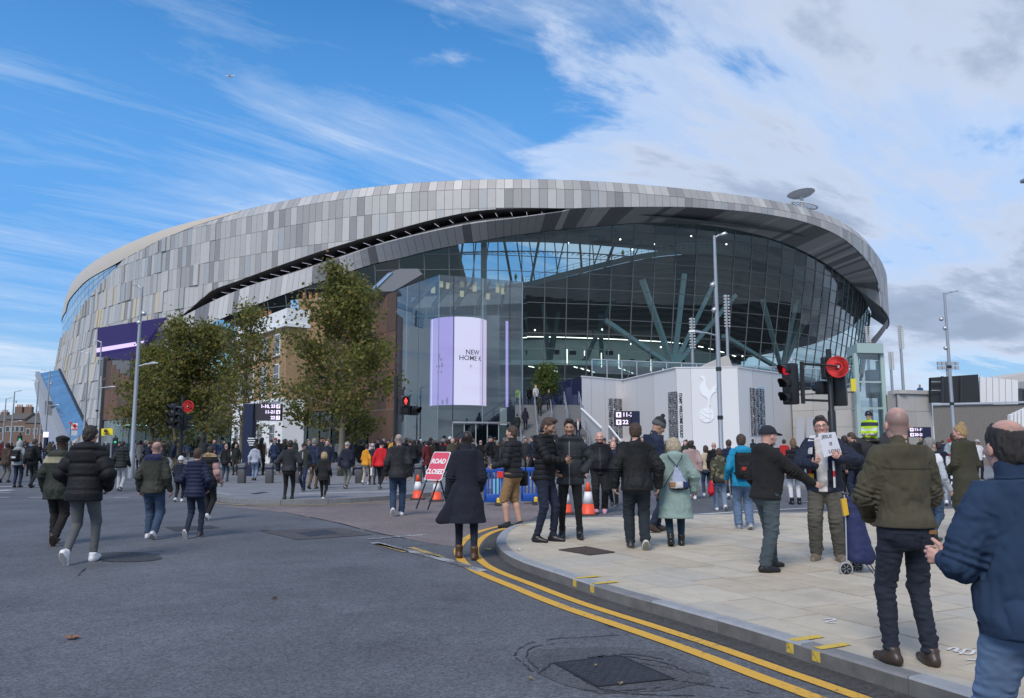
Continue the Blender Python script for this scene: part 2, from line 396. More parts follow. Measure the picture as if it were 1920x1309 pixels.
# kerb stones, one by one
L = np.r_[0, np.cumsum([(KL[i + 1] - KL[i]).length for i in range(len(KL) - 1)])]
def at_len(line, s):
 return Vector([np.interp(s, L, [p[a] for p in line]) for a in range(3)])
s = 0.0; kn = 0
while s < L[-1] - 0.2:
 ln = 0.88 + 0.1 * random.random()
 near = at_len(KL, s).length < 13
 e = min(s + ln, L[-1]); ss = np.linspace(s + 0.004, e - 0.004, 6)
 A = [at_len(KL, x) for x in ss]; B = [at_len(inner, x) for x in ss]
 h = 0.121 + random.uniform(-0.003, 0.003); ch = 0.016
 m = MB(); m.cur = 0
 A2 = [a + (b - a).normalized() * ch for a, b in zip(A, B)]
 for i in range(5):
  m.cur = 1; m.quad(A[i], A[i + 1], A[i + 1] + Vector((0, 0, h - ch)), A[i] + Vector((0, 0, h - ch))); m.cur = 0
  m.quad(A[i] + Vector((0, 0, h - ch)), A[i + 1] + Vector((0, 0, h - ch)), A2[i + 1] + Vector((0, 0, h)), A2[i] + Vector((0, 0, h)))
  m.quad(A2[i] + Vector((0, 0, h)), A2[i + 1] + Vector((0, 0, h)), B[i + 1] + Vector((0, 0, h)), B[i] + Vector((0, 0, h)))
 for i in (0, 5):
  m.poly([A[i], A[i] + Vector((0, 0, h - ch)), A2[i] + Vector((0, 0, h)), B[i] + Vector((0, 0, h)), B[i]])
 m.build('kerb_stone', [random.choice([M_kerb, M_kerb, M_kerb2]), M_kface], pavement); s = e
# paving slabs clipped to the corner outline
def clip(poly, edge_pts):
 out = poly
 for i in range(len(edge_pts)):
  a, b = edge_pts[i], edge_pts[(i + 1) % len(edge_pts)]
  n = np.array([-(b[1] - a[1]), b[0] - a[0]]); res = []
  for j in range(len(out)):
   p, q = out[j], out[(j + 1) % len(out)]
   dp, dq = np.dot(n, p - a), np.dot(n, q - a)
   if dp >= 0: res.append(p)
   if dp * dq < 0: res.append(p + (q - p) * (dp / (dp - dq)))
  out = res
  if len(out) < 3: return []
 return out
outl = [np.array([p.x, p.y]) for p in offs(KL, KSIGN * 0.153)[::2]] + [np.array([18.0, -5.0]), np.array([18.0, 18.6])]
ar = sum(outl[i][0] * outl[(i + 1) % len(outl)][1] - outl[(i + 1) % len(outl)][0] * outl[i][1] for i in range(len(outl)))
if ar < 0: outl = outl[::-1]
e1 = np.array([0.435, -0.900]); e2 = np.array([0.900, 0.435]); o0 = np.array([-0.2, 11.0])
slabs = []
for r_ in range(-16, 44):
 wrow = 0.50; sh = random.random() * 0.8
 for c_ in range(-20, 32):
  ln = 0.80
  p0 = o0 + e2 * (r_ * wrow) + e1 * (c_ * ln + sh); g_ = 0.0075
  q = [p0 + e1 * g_ + e2 * g_, p0 + e1 * (ln - g_) + e2 * g_, p0 + e1 * (ln - g_) + e2 * (wrow - g_), p0 + e1 * g_ + e2 * (wrow - g_)]
  q = clip(q, outl)
  if len(q) < 3: continue
  cx = sum(p[0] for p in q) / len(q); cy = sum(p[1] for p in q) / len(q)
  a = 0.5 * abs(sum(q[i][0] * q[(i + 1) % len(q)][1] - q[(i + 1) % len(q)][0] * q[i][1] for i in range(len(q))))
  if a < 0.004 or cy < -3: continue
  vis = cy > 2.5 and -0.1 < cx / max(cy, 0.1) < 0.72
  slabs.append((not vis, cx * cx + cy * cy, q))
slabs.sort(key=lambda t: (t[0], t[1]))
rest = MB()
for i, (hid, d, q) in enumerate(slabs):
 m = MB() if i < 292 else rest; k = random.choice([0, 0, 1, 2, 3]); dzv = random.uniform(-0.0025, 0.0025); tl = (random.uniform(-0.002, 0.002), random.uniform(-0.002, 0.002))
 top = [Vector((p[0], p[1], 0.12 + dzv + tl[0] * (j % 2))) for j, p in enumerate(q)]
 m.cur = k; n = len(q)
 m.add(top + [p - Vector((0, 0, 0.04)) for p in top], [tuple(range(n))] + [(j, n + j, n + (j + 1) % n, (j + 1) % n) for j in range(n)])
 if i < 292: m.mi = [0] * len(m.f); m.build('paving_slab', SL[k], pavement)
if rest.f: tag(rest.build('paving_slab_field', SL, pavement), kind='stuff')

# ---- double yellow lines, gutter, kerb ticks
markings = bpy.data.objects.new('road_markings', None); COL.objects.link(markings); tag(markings, kind='structure'); ORG['road_markings'] = Vector((0, 0, 0))
i0 = next(i for i, p in enumerate(KL) if p.x < 0.45 and p.y > 14)
seg = KL[i0:]
def band(line, a, b, z): return strip(offs(line, -KSIGN * a), offs(line, -KSIGN * b), z)
band(seg, 0.0, 0.24, 0.004).build('gutter', M_gut, ground)
band(seg[2:], 0.27, 0.385, 0.008).build('yellow_line', M_yel, markings)
band(seg[1:], 0.53, 0.655, 0.008).build('yellow_line', M_yel, markings)
M_tick = worn_paint('yellow_kerb_paint', (0.60, 0.42, 0.06), 0.40, 0.12)
for u, v in ((1075, 1086), (1101, 1094), (1478, 1207), (1520, 1222), (972, 985)):
 p = GP(u, v, 0.12); i = min(range(len(KL)), key=lambda k: (Vector((KL[k].x, KL[k].y, 0)) - Vector((p.x, p.y, 0))).length)
 c = KL[i]; t = (KL[i + 1] - KL[i - 1]).normalized(); nn = Vector((-t.y, t.x, 0)) * KSIGN
 m = MB(); hw = 0.04; up = Vector((0, 0, 0.1255)); lo = Vector((0, 0, 0.03))
 for a, b in ((c - nn * 0.003, None),):
  m.quad(a - t * hw + lo, a + t * hw + lo, a + t * hw + Vector((0, 0, 0.106)), a - t * hw + Vector((0, 0, 0.106)))
  m.quad(a - t * hw + nn * 0.018 + up, a + t * hw + nn * 0.018 + up, a + t * hw + nn * 0.33 + up, a - t * hw + nn * 0.33 + up)
 m.build('kerb_tick', M_tick, markings)

# ---- plaza slab across the side road
PL = [GP(u, v, 0.0) for u, v in ((385, 931), (405, 939), (450, 944.5), (530, 946.5), (640, 943.5), (735, 937.5), (820, 930), (900, 924), (1000, 920.5), (1200, 919), (1400, 918), (1600, 917), (2100, 915))]
WL = [GP(u, v, 0.0) for u, v in ((376, 926), (345, 908), (300, 893), (262, 884), (215, 870), (170, 856))]
plaza_line = spl(PL, 90); west_line = spl([PL[0]] + WL, 30)
plaza = bpy.data.objects.new('plaza_pavement', None); COL.objects.link(plaza); tag(plaza, kind='structure'); ORG['plaza_pavement'] = Vector((0, 0, 0))
def paved(name, col, sx, sy, rot=0.0, mort=0.6):
 m = bpy.data.materials.new(name); m.use_nodes = True; t = m.node_tree; t.nodes.clear(); g = NT(t)
 v = g.n('ShaderNodeTexCoord').outputs['Object']; mp = g.n('ShaderNodeMapping', {'Vector': v, 'Rotation': (0, 0, rot)})
 br = g.n('ShaderNodeTexBrick', {'Vector': mp.outputs[0], 'Color1': (*col, 1), 'Color2': (*[c * 0.86 for c in col], 1), 'Mortar': (*[c * mort for c in col], 1),
             'Scale': 1.0, 'Mortar Size': 0.008, 'Brick Width': sx, 'Row Height': sy})
 no = g.n('ShaderNodeTexNoise', {'Vector': v, 'Scale': 1.4, 'Detail': 8, 'Roughness': 0.65}).outputs[0]
 f = g.m('ADD', 0.62, g.m('MULTIPLY', no, 0.76)); cc = g.n('ShaderNodeCombineColor', {0: f, 1: f, 2: f}).outputs[0]
 c = g.mix(1.0, br.outputs[0], cc, 'MULTIPLY')
 bp = g.n('ShaderNodeBump', {'Height': br.outputs['Fac'], 'Strength': 0.3, 'Distance': -0.01})
 b = g.n('ShaderNodeBsdfPrincipled', {'Base Color': c, 'Roughness': 0.8, 'Normal': bp.outputs[0]})
 g.n('ShaderNodeOutputMaterial', {0: b.outputs[0]}); return m
M_plaza = paved('plaza_paving', (0.20, 0.207, 0.222), 0.9, 0.45, 0.1)
right_end = plaza_line[-1]
outline = west_line[::-1] + plaza_line[1:]
inn = offs(outline, 0.2)
if inn[60].y < outline[60].y: inn = offs(outline, -0.2)
flat('paving_field', [tuple(p)[:2] for p in inn] + [(60, inn[-1].y), (60, 120), (-60, 130), (inn[0].x, inn[0].y)], 0.12, M_plaza, None, plaza)
LL = np.r_[0, np.cumsum([(outline[i + 1] - outline[i]).length for i in range(len(outline) - 1)])]
def atl(line, s): return Vector([np.interp(s, LL, [p[a] for p in line]) for a in range(3)])
s = 0.0
while s < LL[-1] - 0.3:
 e = min(s + 1.25, LL[-1]); ss = np.linspace(s + 0.006, e - 0.006, 3); A = [atl(outline, x) for x in ss]; B = [atl(inn, x) for x in ss]; m = MB(); z = Vector((0, 0, 0.124))
 for i in range(2):
  m.quad(A[i], A[i + 1], A[i + 1] + z, A[i] + z); m.quad(A[i] + z, A[i + 1] + z, B[i + 1] + z, B[i] + z)
 for i in (0, 2): m.quad(A[i], A[i] + z, B[i] + z, B[i])
 m.build('kerb_stone', M_kerb2, plaza); s = e
M_stripe = mat('pale_paving_strip', (0.30, 0.305, 0.31), 0.8, var=0.2, vs=3)
for a, b, wd_ in (((560, 926), (760, 921), 0.5), ((395, 921), (432, 928), 0.12), ((430, 908), (640, 908), 0.12), ((640, 903), (800, 903), 0.25)):
 A, B = GP(*a, 0.12), GP(*b, 0.12); n_ = Vector((-(B - A).y, (B - A).x, 0)).normalized() * wd_ / 2
 MB().quad(A - n_, B - n_, B + n_, A + n_).build('paving_strip', M_stripe, plaza)
 plaza.children[-1].location.z += 0.004
flat('dark_cover', [tuple(GP(u, v, .12))[:2] for u, v in ((468, 926), (492, 922.5), (503, 923.5), (480, 927))], 0.125, M_patch, None, plaza)
# yellow line at the plaza kerb
pl2 = [p for p in plaza_line if p.x < -2.6]
def band2(line, a, b, z, sgn): return strip(offs(line, sgn * a), offs(line, sgn * b), z)
sg = 1 if offs(plaza_line, 0.3)[40].y < plaza_line[40].y else -1
band2(pl2, 0.24, 0.37, 0.008, sg).build('yellow_line', M_yel_old, markings)
for a, b in ((0.3, 0.42), (0.62, 0.74)):
 band2(west_line[8:], a, b, 0.008, sg).build('yellow_line', M_yel, markings)
# buff surfacing of the side road
buff = [GP(u, v) for u, v in ((392, 948), (470, 950), (600, 948), (735, 941), (900, 930), (1010, 927), (1030, 950), (985, 985), (930, 990), (890, 1005), (850, 1026), (800, 1018), (760, 1010), (700, 999), (650, 984), (590, 972), (520, 960), (450, 953))]
flat('buff_surfacing', [tuple(p)[:2] for p in buff], 0.004, M_buff, 'structure')
for nm, pts, mm in (('dark_patch', ((308, 989), (395, 986), (412, 990), (330, 997)), M_patch),
     ('oval_patch', [(236 + 66 * math.cos(a) + 6 * math.sin(3 * a), 1045 + 9.5 * math.sin(a)) for a in np.linspace(0, 6.28, 26)[:-1]], M_patch),
     ('trench_patch', ((485, 996), (640, 990), (700, 1003), (560, 1013)), asphalt('trench_asphalt', (0.078, 0.072, 0.072))),
     ('gully_grate', ((556, 1000), (610, 994), (636, 1000), (580, 1007)), M_iron)):
 flat(nm, [tuple(GP(u, v))[:2] for u, v in pts], 0.007 if nm != 'gully_grate' else 0.010, mm, 'structure')
# white lines
def paint(pts, wdt, m=M_wht, z=0.009, gz=0.0):
 L_ = spl([GP(u, v, gz) for u, v in pts], max(2, 8 * (len(pts) - 1)))
 return strip(offs(L_, wdt / 2), offs(L_, -wdt / 2), z + gz).build('white_line' if m is not M_yel_old else 'yellow_line', m, markings)
paint([(-60, 914), (60, 912.5), (215, 911)], 0.28); paint([(60, 906), (250, 904.5)], 0.12)
paint([(1290, 966), (1400, 959.5), (1520, 953)], 0.14); paint([(1490, 942), (1700, 934)], 0.12)
for u, v in ((68, 933), (228, 933), (5, 924), (3, 933)): paint([(u - 14, v), (u + 14, v)], 0.12)
paint([(-30, 922), (22, 919)], 0.5)
paint([(700, 1018), (760, 1032), (840, 1052), (905, 1072)], 0.16, M_wht_old); paint([(690, 1012), (760, 1006), (800, 1003)], 0.14, M_wht_old)
paint([(706, 1020), (762, 1036)], 0.11, M_yel_old); paint([(770, 1027), (830, 1046)], 0.11, M_yel_old)
# chalk marks on the slabs
M_chalk = worn_paint('white_chalk_paint', (0.62, 0.62, 0.61), 0.34, 0.08)
for pts in ([(1543, 1163), (1561, 1161), (1564, 1164), (1548, 1168), (1567, 1170)],
   [(1777, 1220), (1786, 1216), (1796, 1218), (1790, 1223), (1803, 1223)], [(1800, 1228), (1812, 1219), (1826, 1222), (1818, 1229), (1806, 1226)], [(1812, 1238), (1842, 1240)]):
 L_ = spl([GP(u, v, 0.12) for u, v in pts], 14)
 strip(offs(L_, 0.012), offs(L_, -0.012), 0.1275).build('chalk_mark', M_chalk, pavement)
# covers
def cover(name, quad, z, m, frame, ribs, label):
 P = [GP(u, v, z) for u, v in quad]; c = sum(P, Vector()) / 4
 t = thing(name, label, 'manhole cover', (c.x, c.y, z))
 def inset(k): return [c + (p - c) * k for p in P]
 O, I = inset(1.06), inset(1.0)
 m1 = MB(); zz_ = Vector((0, 0, 0.012))
 for i in range(4):
  j = (i + 1) % 4; m1.quad(O[i], O[j], O[j] + zz_, O[i] + zz_); m1.quad(O[i] + zz_, O[j] + zz_, I[j] + zz_, I[i] + zz_)
 m1.build('cover_frame', frame, t)
 J = inset(0.985); m2 = MB().prism([p + Vector((0, 0, 0.003)) for p in J], (0, 0, 0.008)); m2.build('cover_plate', m, t)
 m3 = MB()
 for a in range(ribs):
  for b in range(ribs):
   s_, q_ = (a + 0.5) / ribs, (b + 0.5) / ribs
   p = J[0].lerp(J[1], s_).lerp(J[3].lerp(J[2], s_), q_); m3.box(p + Vector((0, 0, 0.0125)), (0.035, 0.012, 0.003), Matrix.Rotation(R(45 if (a + b) % 2 else -45), 3, 'Z'))
 if ribs: tag(m3.build('tread_pattern', m, t), kind='stuff')
 return t
cover('manhole_cover', ((1044, 1246), (1162, 1232), (1258, 1274), (1122, 1288)), 0.0, M_iron, M_tar, 14, 'square dark iron manhole cover ringed by cracked asphalt near the kerb')
cover('manhole_cover', ((1050, 1032), (1098, 1026), (1150, 1036), (1106, 1041)), 0.121, M_rust, M_mortar, 8, 'brown rusty inspection cover set among the paving slabs')
flat('relaid_patch', [tuple(GP(u + 9 * math.sin(u * .9), v + 3 * math.cos(v)))[:2] for u, v in ((1000, 1262), (985, 1240), (1010, 1222), (1090, 1214), (1180, 1212), (1262, 1228), (1330, 1256), (1345, 1276), (1250, 1298), (1130, 1304), (1050, 1286))], 0.0035, asphalt('relaid_asphalt', (0.078, 0.080, 0.086)), 'structure')
# tar cracks round the near cover
rr = random.Random(3); mk = MB()
cc = GP(1150, 1260)
def crack(pts, wd0):
 L_ = spl(pts, len(pts) * 6); L2 = [p + Vector((rr.gauss(0, .007), rr.gauss(0, .007), 0)) for p in L_]
 wv = [wd0 * (0.35 + 1.1 * rr.random()) for _ in L2]
 n_ = offs(L2, 1.0); a = [p + (q - p) * w for p, q, w in zip(L2, n_, wv)]; b = [p - (q - p) * w for p, q, w in zip(L2, n_, wv)]
 for i in range(len(L2) - 1):
  if rr.random() < 0.16: continue
  q = [a[i].copy(), a[i + 1].copy(), b[i + 1].copy(), b[i].copy()]
  for p in q: p.z = 0.006
  mk.add(q, [(0, 1, 2, 3)])
for pts, wdt in (([(1000, 1262), (968, 1232), (978, 1214), (1030, 1200), (1110, 1194), (1180, 1190)], .006), ([(1010, 1258), (988, 1232), (1000, 1215), (1060, 1205)], .005),
               ([(1012, 1264), (1034, 1246), (1080, 1240), (1130, 1232), (1170, 1232), (1240, 1243), (1290, 1262)], .010), ([(1100, 1234), (1180, 1228), (1260, 1240)], .012),
               ([(1050, 1250), (1080, 1268), (1110, 1286), (1150, 1296), (1240, 1290)], .008), ([(1200, 1245), (1270, 1256), (1330, 1268)], .006),
               ([(980, 1112), (1060, 1138), (1150, 1178)], .006), ([(1262, 1276), (1340, 1288), (1420, 1300)], .006), ([(1085, 1294), (1180, 1302), (1300, 1306)], .006),
               ([(480, 995), (560, 993), (640, 990)], .02), ([(170, 1046), (240, 1038), (300, 1040)], .012), ([(172, 1052), (230, 1054), (290, 1050)], .012), ([(205, 1038), (212, 1054)], .012),
               ([(530, 960), (620, 978), (700, 998), (760, 1010)], .02), ([(146, 1080), (160, 1066)], .01)):
 crack([GP(u, v) for u, v in pts], wdt)
mk.build('road_cracks', M_tar, ground)
# fallen leaves and scraps of litter
M_leaf = mat('dead_leaf', (0.22, 0.10, 0.05), 0.8, var=0.3, vs=40); M_leaf2 = mat('pale_leaf', (0.30, 0.24, 0.12), 0.8)
M_lit = mat('litter_paper', (0.7, 0.7, 0.68), 0.7)
def leaf(u, v, size, label, m, z=0.0, cat='leaf', nm='fallen_leaf'):
 c = GP(u, v, z); t = random.random() * 6; pts = []
 for k in range(11):
  a = t + 2 * math.pi * k / 11; r_ = size * (1.0 if k % 2 == 0 else 0.55) * (0.8 + 0.4 * random.random())
  pts.append(c + Vector((math.cos(a) * r_, math.sin(a) * r_, 0.015 + 0.02 * random.random())))
 mb = MB(); top = c + Vector((0, 0, 0.008))
 mb.add([top] + pts, [(0, 1 + k, 1 + (k + 1) % 11) for k in range(11)])
 tag(mb.build(nm, m, fix=False), label, cat)
leaf(135, 1199, 0.062, 'curled brown dead leaf alone on the open asphalt', M_leaf)
leaf(515, 1124, 0.035, 'small brown leaf on the asphalt in mid road', M_leaf)
leaf(915, 1032, 0.07, 'pale leaf in the gutter beside the rounded kerb tip', M_leaf2)
leaf(1117, 1252, 0.016, 'tiny pale leaf lying on the square iron manhole cover', M_leaf2, 0.012)
leaf(995, 1277, 0.02, 'tiny pale leaf on cracked asphalt left of manhole cover', M_leaf2)
leaf(1163, 1287, 0.018, 'tiny yellow leaf at the lower edge of manhole cover', M_leaf2)
leaf(972, 1033, 0.04, 'white paper scrap on the paving near the kerb tip', M_lit, 0.12, 'litter', 'paper_scrap')
# ================================================================== STADIUM
roof_px = [(125, 560), (128, 540), (145, 515), (175, 490), (210, 470), (250, 452), (300, 432), (350, 417), (400, 406), (450, 395), (500, 384), (550, 373), (600, 363), (650, 355), (700, 349), (800, 340),
           (900, 335.5), (980, 335), (1060, 336), (1150, 341), (1250, 350), (1350, 361), (1450, 375), (1500, 385), (1550, 400), (1590, 421), (1620, 445), (1640, 470), (1652, 495), (1656, 518)]
ROOF_H = 48.0
def at_h(u, v, h):
 x, y, k = ray(u, v); t = (h - CAM_Z) / k
 return np.array([x * t, y * t])
front = np.array([at_h(u, v, ROOF_H) for u, v in roof_px])
back = np.array([(117, 248), (127, 282), (130, 325), (118, 375), (72, 420), (0, 440), (-70, 430), (-122, 392), (-143, 340), (-150, 290)], float)
loop = np.vstack([front, back])
def closed_smooth(P, n=1600, sig=10):
 Q = np.vstack([P, P[:1]]); Ls = np.r_[0, np.cumsum(np.linalg.norm(np.diff(Q, axis=0), axis=1))]
 for _ in range(2):
  s_ = np.linspace(0, Ls[-1], n, endpoint=False); D = np.stack([np.interp(s_, Ls, Q[:, a]) for a in (0, 1)], 1)
  k = np.exp(-0.5 * (np.arange(-3 * sig, 3 * sig + 1) / sig) ** 2); k /= k.sum()
  D = np.stack([np.convolve(np.r_[D[-3 * sig:, a], D[:, a], D[:3 * sig, a]], k, 'valid') for a in (0, 1)], 1)
  Q = np.vstack([D, D[:1]]); Ls = np.r_[0, np.cumsum(np.linalg.norm(np.diff(Q, axis=0), axis=1))]; sig = 6
 return D, Ls[-1]
CV, CLEN = closed_smooth(loop)
NCV = len(CV); TS = np.arange(NCV) * CLEN / NCV
tan_ = np.roll(CV, -1, 0) - np.roll(CV, 1, 0); tan_ /= np.linalg.norm(tan_, axis=1)[:, None]
NRM = np.stack([tan_[:, 1], -tan_[:, 0]], 1)
if np.dot(NRM[NCV // 8], CV[NCV // 8] - CV.mean(0)) < 0: NRM = -NRM
def plan(t, d=0.0):
 t = np.asarray(t, float) % CLEN
 def ip(A): return np.interp(t, np.r_[TS, CLEN], np.r_[A, A[:1]])
 x, y, nx, ny = ip(CV[:, 0]), ip(CV[:, 1]), ip(NRM[:, 0]), ip(NRM[:, 1])
 return x - nx * d, y - ny * d
def SP(t, d, h):
 x, y = plan(t, d); return Vector((float(x), float(y), float(h)))
# visible stretch of the plan: between the two silhouettes
az = np.arctan2(CV[:, 0], CV[:, 1]); iR = int(np.argmax(np.where(CV[:, 1] < 300, az, -9))); iL = int(np.argmin(np.where(CV[:, 1] < 330, az, 9)))
T0 = TS[iL] - CLEN if iL > NCV // 2 else TS[iL]; T1 = TS[iR]
def px2th(u, v, d):
 """plan parameter and height where the sight line of pixel u, v meets the plan offset by d"""
 tt = np.linspace(T0, T1, 900); dd = d(tt) if callable(d) else d
 x, y = plan(tt, dd); a = np.arctan2(x, y)
 am = np.maximum.accumulate(a); rx, ry, rk = ray(u, v); aq = math.atan2(rx, ry)
 t = float(np.interp(aq, am + np.arange(900) * 1e-9, tt)); d1 = float(d(np.array([t]))[0]) if callable(d) else d
 X, Y = plan(t, d1); rr_ = math.hypot(float(X), float(Y)) / math.hypot(rx, ry)
 return t, CAM_Z + rk * rr_
def curve(px, d, sm=5):
 pts = spl([(p[0], p[1], 0) for p in px], 160); th = [px2th(p.x, p.y, d) for p in pts]; th.sort()
 T = np.array([a for a, _ in th]); Hh = np.array([b for _, b in th]); T = T + np.arange(len(T)) * 1e-7
 def f(t): return np.interp(t, T, Hh)
 f.t0, f.t1 = T[0], T[-1]; return f
# skin offset (negative = proud of the roof plan)
t200, t340 = px2th(200, 600, 0)[0], px2th(345, 600, 0)[0]
def D_skin(t, h):
 fl = min(max((t340 - t) / (t340 - t200), 0), 1)
 top = max(h - 46.0, 0) / 2.0
 return -1.1 * (1 - top) - fl * max(0, 32 - h) * 0.10
T_gapR = px2th(1060, 392, -1.1)[0]; T_gapL = px2th(338, 594, -1.1)[0]; T_15 = px2th(1430, 410, -1.1)[0]
gash = curve([(338, 594), (367, 570), (400, 544), (440, 529), (513, 502), (587, 476), (660, 453), (747, 429), (820, 410), (893, 396), (967, 391), (1060, 391)], -1.1)
fasc = curve([(1060, 391.5), (1130, 389), (1220, 388), (1300, 389), (1400, 397), (1450, 404), (1500, 414), (1550, 431), (1590, 454), (1620, 483), (1640, 513), (1650, 545), (1653, 575)], -1.1)
lip_top = curve([(338, 597), (403, 564), (477, 534), (550, 513), (623, 489), (697, 463), (747, 449), (820, 432), (893, 418), (967, 409), (1058, 396.5)], -0.9)
lip_bot = curve([(300, 640), (337, 630), (367, 620), (422, 595), (477, 573), (550, 546), (623, 521), (697, 496), (747, 485), (820, 467), (912, 450), (967, 441), (1058, 430), (1130, 424), (1220, 418), (1300, 420),
                 (1350, 425), (1400, 434), (1450, 447), (1500, 466), (1550, 494), (1590, 525), (1612, 547), (1625, 563), (1631, 580)], lambda t: -1.2 + 7.0 * np.clip(((t - T_gapL) / (T_gapR - T_gapL) - .4) / .6, 0, 1) - 2.6 * np.clip((t - T_15) / (T1 - T_15), 0, 1))
def D_lip(t): return -1.2 + 7.0 * min(max(((t - T_gapL) / (T_gapR - T_gapL) - .4) / .6, 0), 1) - 2.6 * min(max((t - T_15) / (T1 - T_15), 0), 1)
ribbon_hi = curve([(240, 485), (217, 498), (172, 523), (149, 544), (132, 566), (127, 585)], -0.6)
crown_lo = curve([(450, 396), (376, 421), (340, 437), (309, 449), (261, 474), (238, 486)], -0.6)
ribbon_lo = curve([(240, 486), (227, 497), (206, 519), (172, 557), (149, 590), (134, 617)], -0.6)
t_crown = px2th(450, 396, 0)[0]; t_rib = px2th(239, 486, 0)[0]; t_left = T0
def skin_top(t):
 if t < t_rib: return float(ribbon_lo(t))
 if t < t_crown: return min(47.9, float(crown_lo(t)))
 return 48.0
def skin_bot(t):
 if t > T_gapR: return float(fasc(t))
 if t > T_gapL: return float(gash(t))
 return 0.0
stad = thing('stadium', 'huge curved stadium clad in grey panels over a tall glass front', 'stadium', (0, 150, 0))
PG = {}
for nm, c, r_ in (('pale', (0.52, 0.50, 0.47), .5), ('light', (0.455, 0.44, 0.415), .5), ('mid', (0.36, 0.345, 0.33), .5), ('dark', (0.28, 0.27, 0.265), .5), ('cream', (0.58, 0.50, 0.36), .5), ('blue', (0.40, 0.405, 0.40), .5)):
 PG[nm] = mat('cladding_' + nm, c, r_, 0.25, var=0.07, vs=1.2, spec=0.4)
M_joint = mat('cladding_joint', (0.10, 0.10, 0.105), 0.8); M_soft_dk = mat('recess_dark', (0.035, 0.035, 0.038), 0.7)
M_beige = mat('recess_beige', (0.50, 0.45, 0.40), 0.6, var=0.06, vs=2); M_steel = mat('painted_steel', (0.50, 0.56, 0.55), 0.5); M_mull = mat('mullion_grey', (0.10, 0.11, 0.115), 0.5, 0.1)
rp = random.Random(11)
# backing behind the joints
def ruled(lo, hi, dlo, dhi, ta, tb, n, name, m, parent=stad, inset=0.0, smooth=True):
 mb = MB()
 for i in range(n):
  a, b = ta + (tb - ta) * i / n, ta + (tb - ta) * (i + 1) / n
  q = [SP(a, dlo(a) + inset, lo(a)), SP(b, dlo(b) + inset, lo(b)), SP(b, dhi(b) + inset, hi(b)), SP(a, dhi(a) + inset, hi(a))]
  mb.add(q, [(0, 1, 2, 3)])
 return mb.build(name, m, parent, smooth=('all' if smooth else False))
ROWS = [0.0, 3.6, 7.2, 11.6, 16.0, 20.4, 24.8, 29.2, 33.6, 38.0, 42.4, 45.9, 48.0]
PW = 1.5
def panel_quad(t0, t1, za, zb, zc, zd, proud, mb, k):
 """one cladding panel: outer face plus returns (za,zb bottom at t0,t1; zc,zd top at t1,t0)"""
 g_ = 0.03
 def P(t, z, o): return SP(t, D_skin(t, z) - o, z)
 q = [P(t0 + g_, za + g_, proud), P(t1 - g_, zb + g_, proud), P(t1 - g_, zc - g_, proud), P(t0 + g_, zd - g_, proud)]
 r_ = [P(t0 + g_, za + g_, -0.12), P(t1 - g_, zb + g_, -0.12), P(t1 - g_, zc - g_, -0.12), P(t0 + g_, zd - g_, -0.12)]
 mb.cur = k
 mb.add(q + r_, [(0, 1, 2, 3), (0, 4, 5, 1), (1, 5, 6, 2), (2, 6, 7, 3), (3, 7, 4, 0)])
panels = []
ncol = int((T1 + 14 - (T0 - 30)) / PW); tc0 = T0 - 30
for i in range(ncol):
 t0, t1 = tc0 + i * PW, tc0 + (i + 1) * PW; tm = (t0 + t1) / 2
 hi0, hi1 = skin_top(t0), skin_top(t1); lo0, lo1 = skin_bot(t0), skin_bot(t1)
 if t0 < T_gapL < t1: lo0 = lo1
 if abs(hi0 - hi1) > 6: hi0 = hi1 = max(hi0, hi1)
 left = tm < t340
 for j in range(len(ROWS) - 1):
  z0, z1 = ROWS[j], ROWS[j + 1]
  za, zb = max(z0, lo0), max(z0, lo1); zc, zd = min(z1, hi1), min(z1, hi0)
  if zc - zb < 0.25 and zd - za < 0.25: continue
  za, zb = min(za, zd), min(zb, zc)
  zone = 0.5 + 0.5 * math.sin(tm * 0.11 + j * 1.9)
  if left: k = rp.choices(['pale', 'light', 'mid', 'cream', 'blue', 'dark'], [4, 4, 2.4, (2.2 if 13 < z0 < 34 else .1), 2, .8])[0]
  elif j >= 10: k = rp.choices(['pale', 'light', 'mid', 'dark', 'blue'], [1.5, 4, 3, 1.2, 1])[0]
  else: k = rp.choices(['pale', 'light', 'mid', 'dark', 'blue'], [4 * zone + 1, 4, 2.6, .8, .8])[0]
  if panels and panels[-1][6] == j and panels[-1][0] > t0 - PW * 1.2 and rp.random() < 0.42: k = panels[-1][5]
  pr = 0.0
  if tm < px2th(420, 500, 0)[0] and rp.random() < 0.32 and j < 11: pr = rp.choice([0.1, 0.2, 0.32])
  panels.append((t0, t1, (za, zb, zc, zd), pr, 0, k, j, min(zc - zb, zd - za) * PW))
vis_ok = lambda p: T0 < p[0] < T1
order = sorted(range(len(panels)), key=lambda i: (not vis_ok(panels[i]), -panels[i][7] / (float(np.hypot(*plan(panels[i][0])))) ** 2))
KEYS = list(PG); solo = set(order[:296]); restp = MB()
for i, p in enumerate(panels):
 mb = MB() if i in solo else restp
 panel_quad(p[0], p[1], *p[2], p[3], mb, KEYS.index(p[5]))
 if i in solo: mb.mi = [0] * len(mb.f); mb.build('cladding_panel', PG[p[5]], stad, fix=False)
tag(restp.build('cladding_panel_field', [PG[k] for k in KEYS], stad, fix=False), kind='stuff')
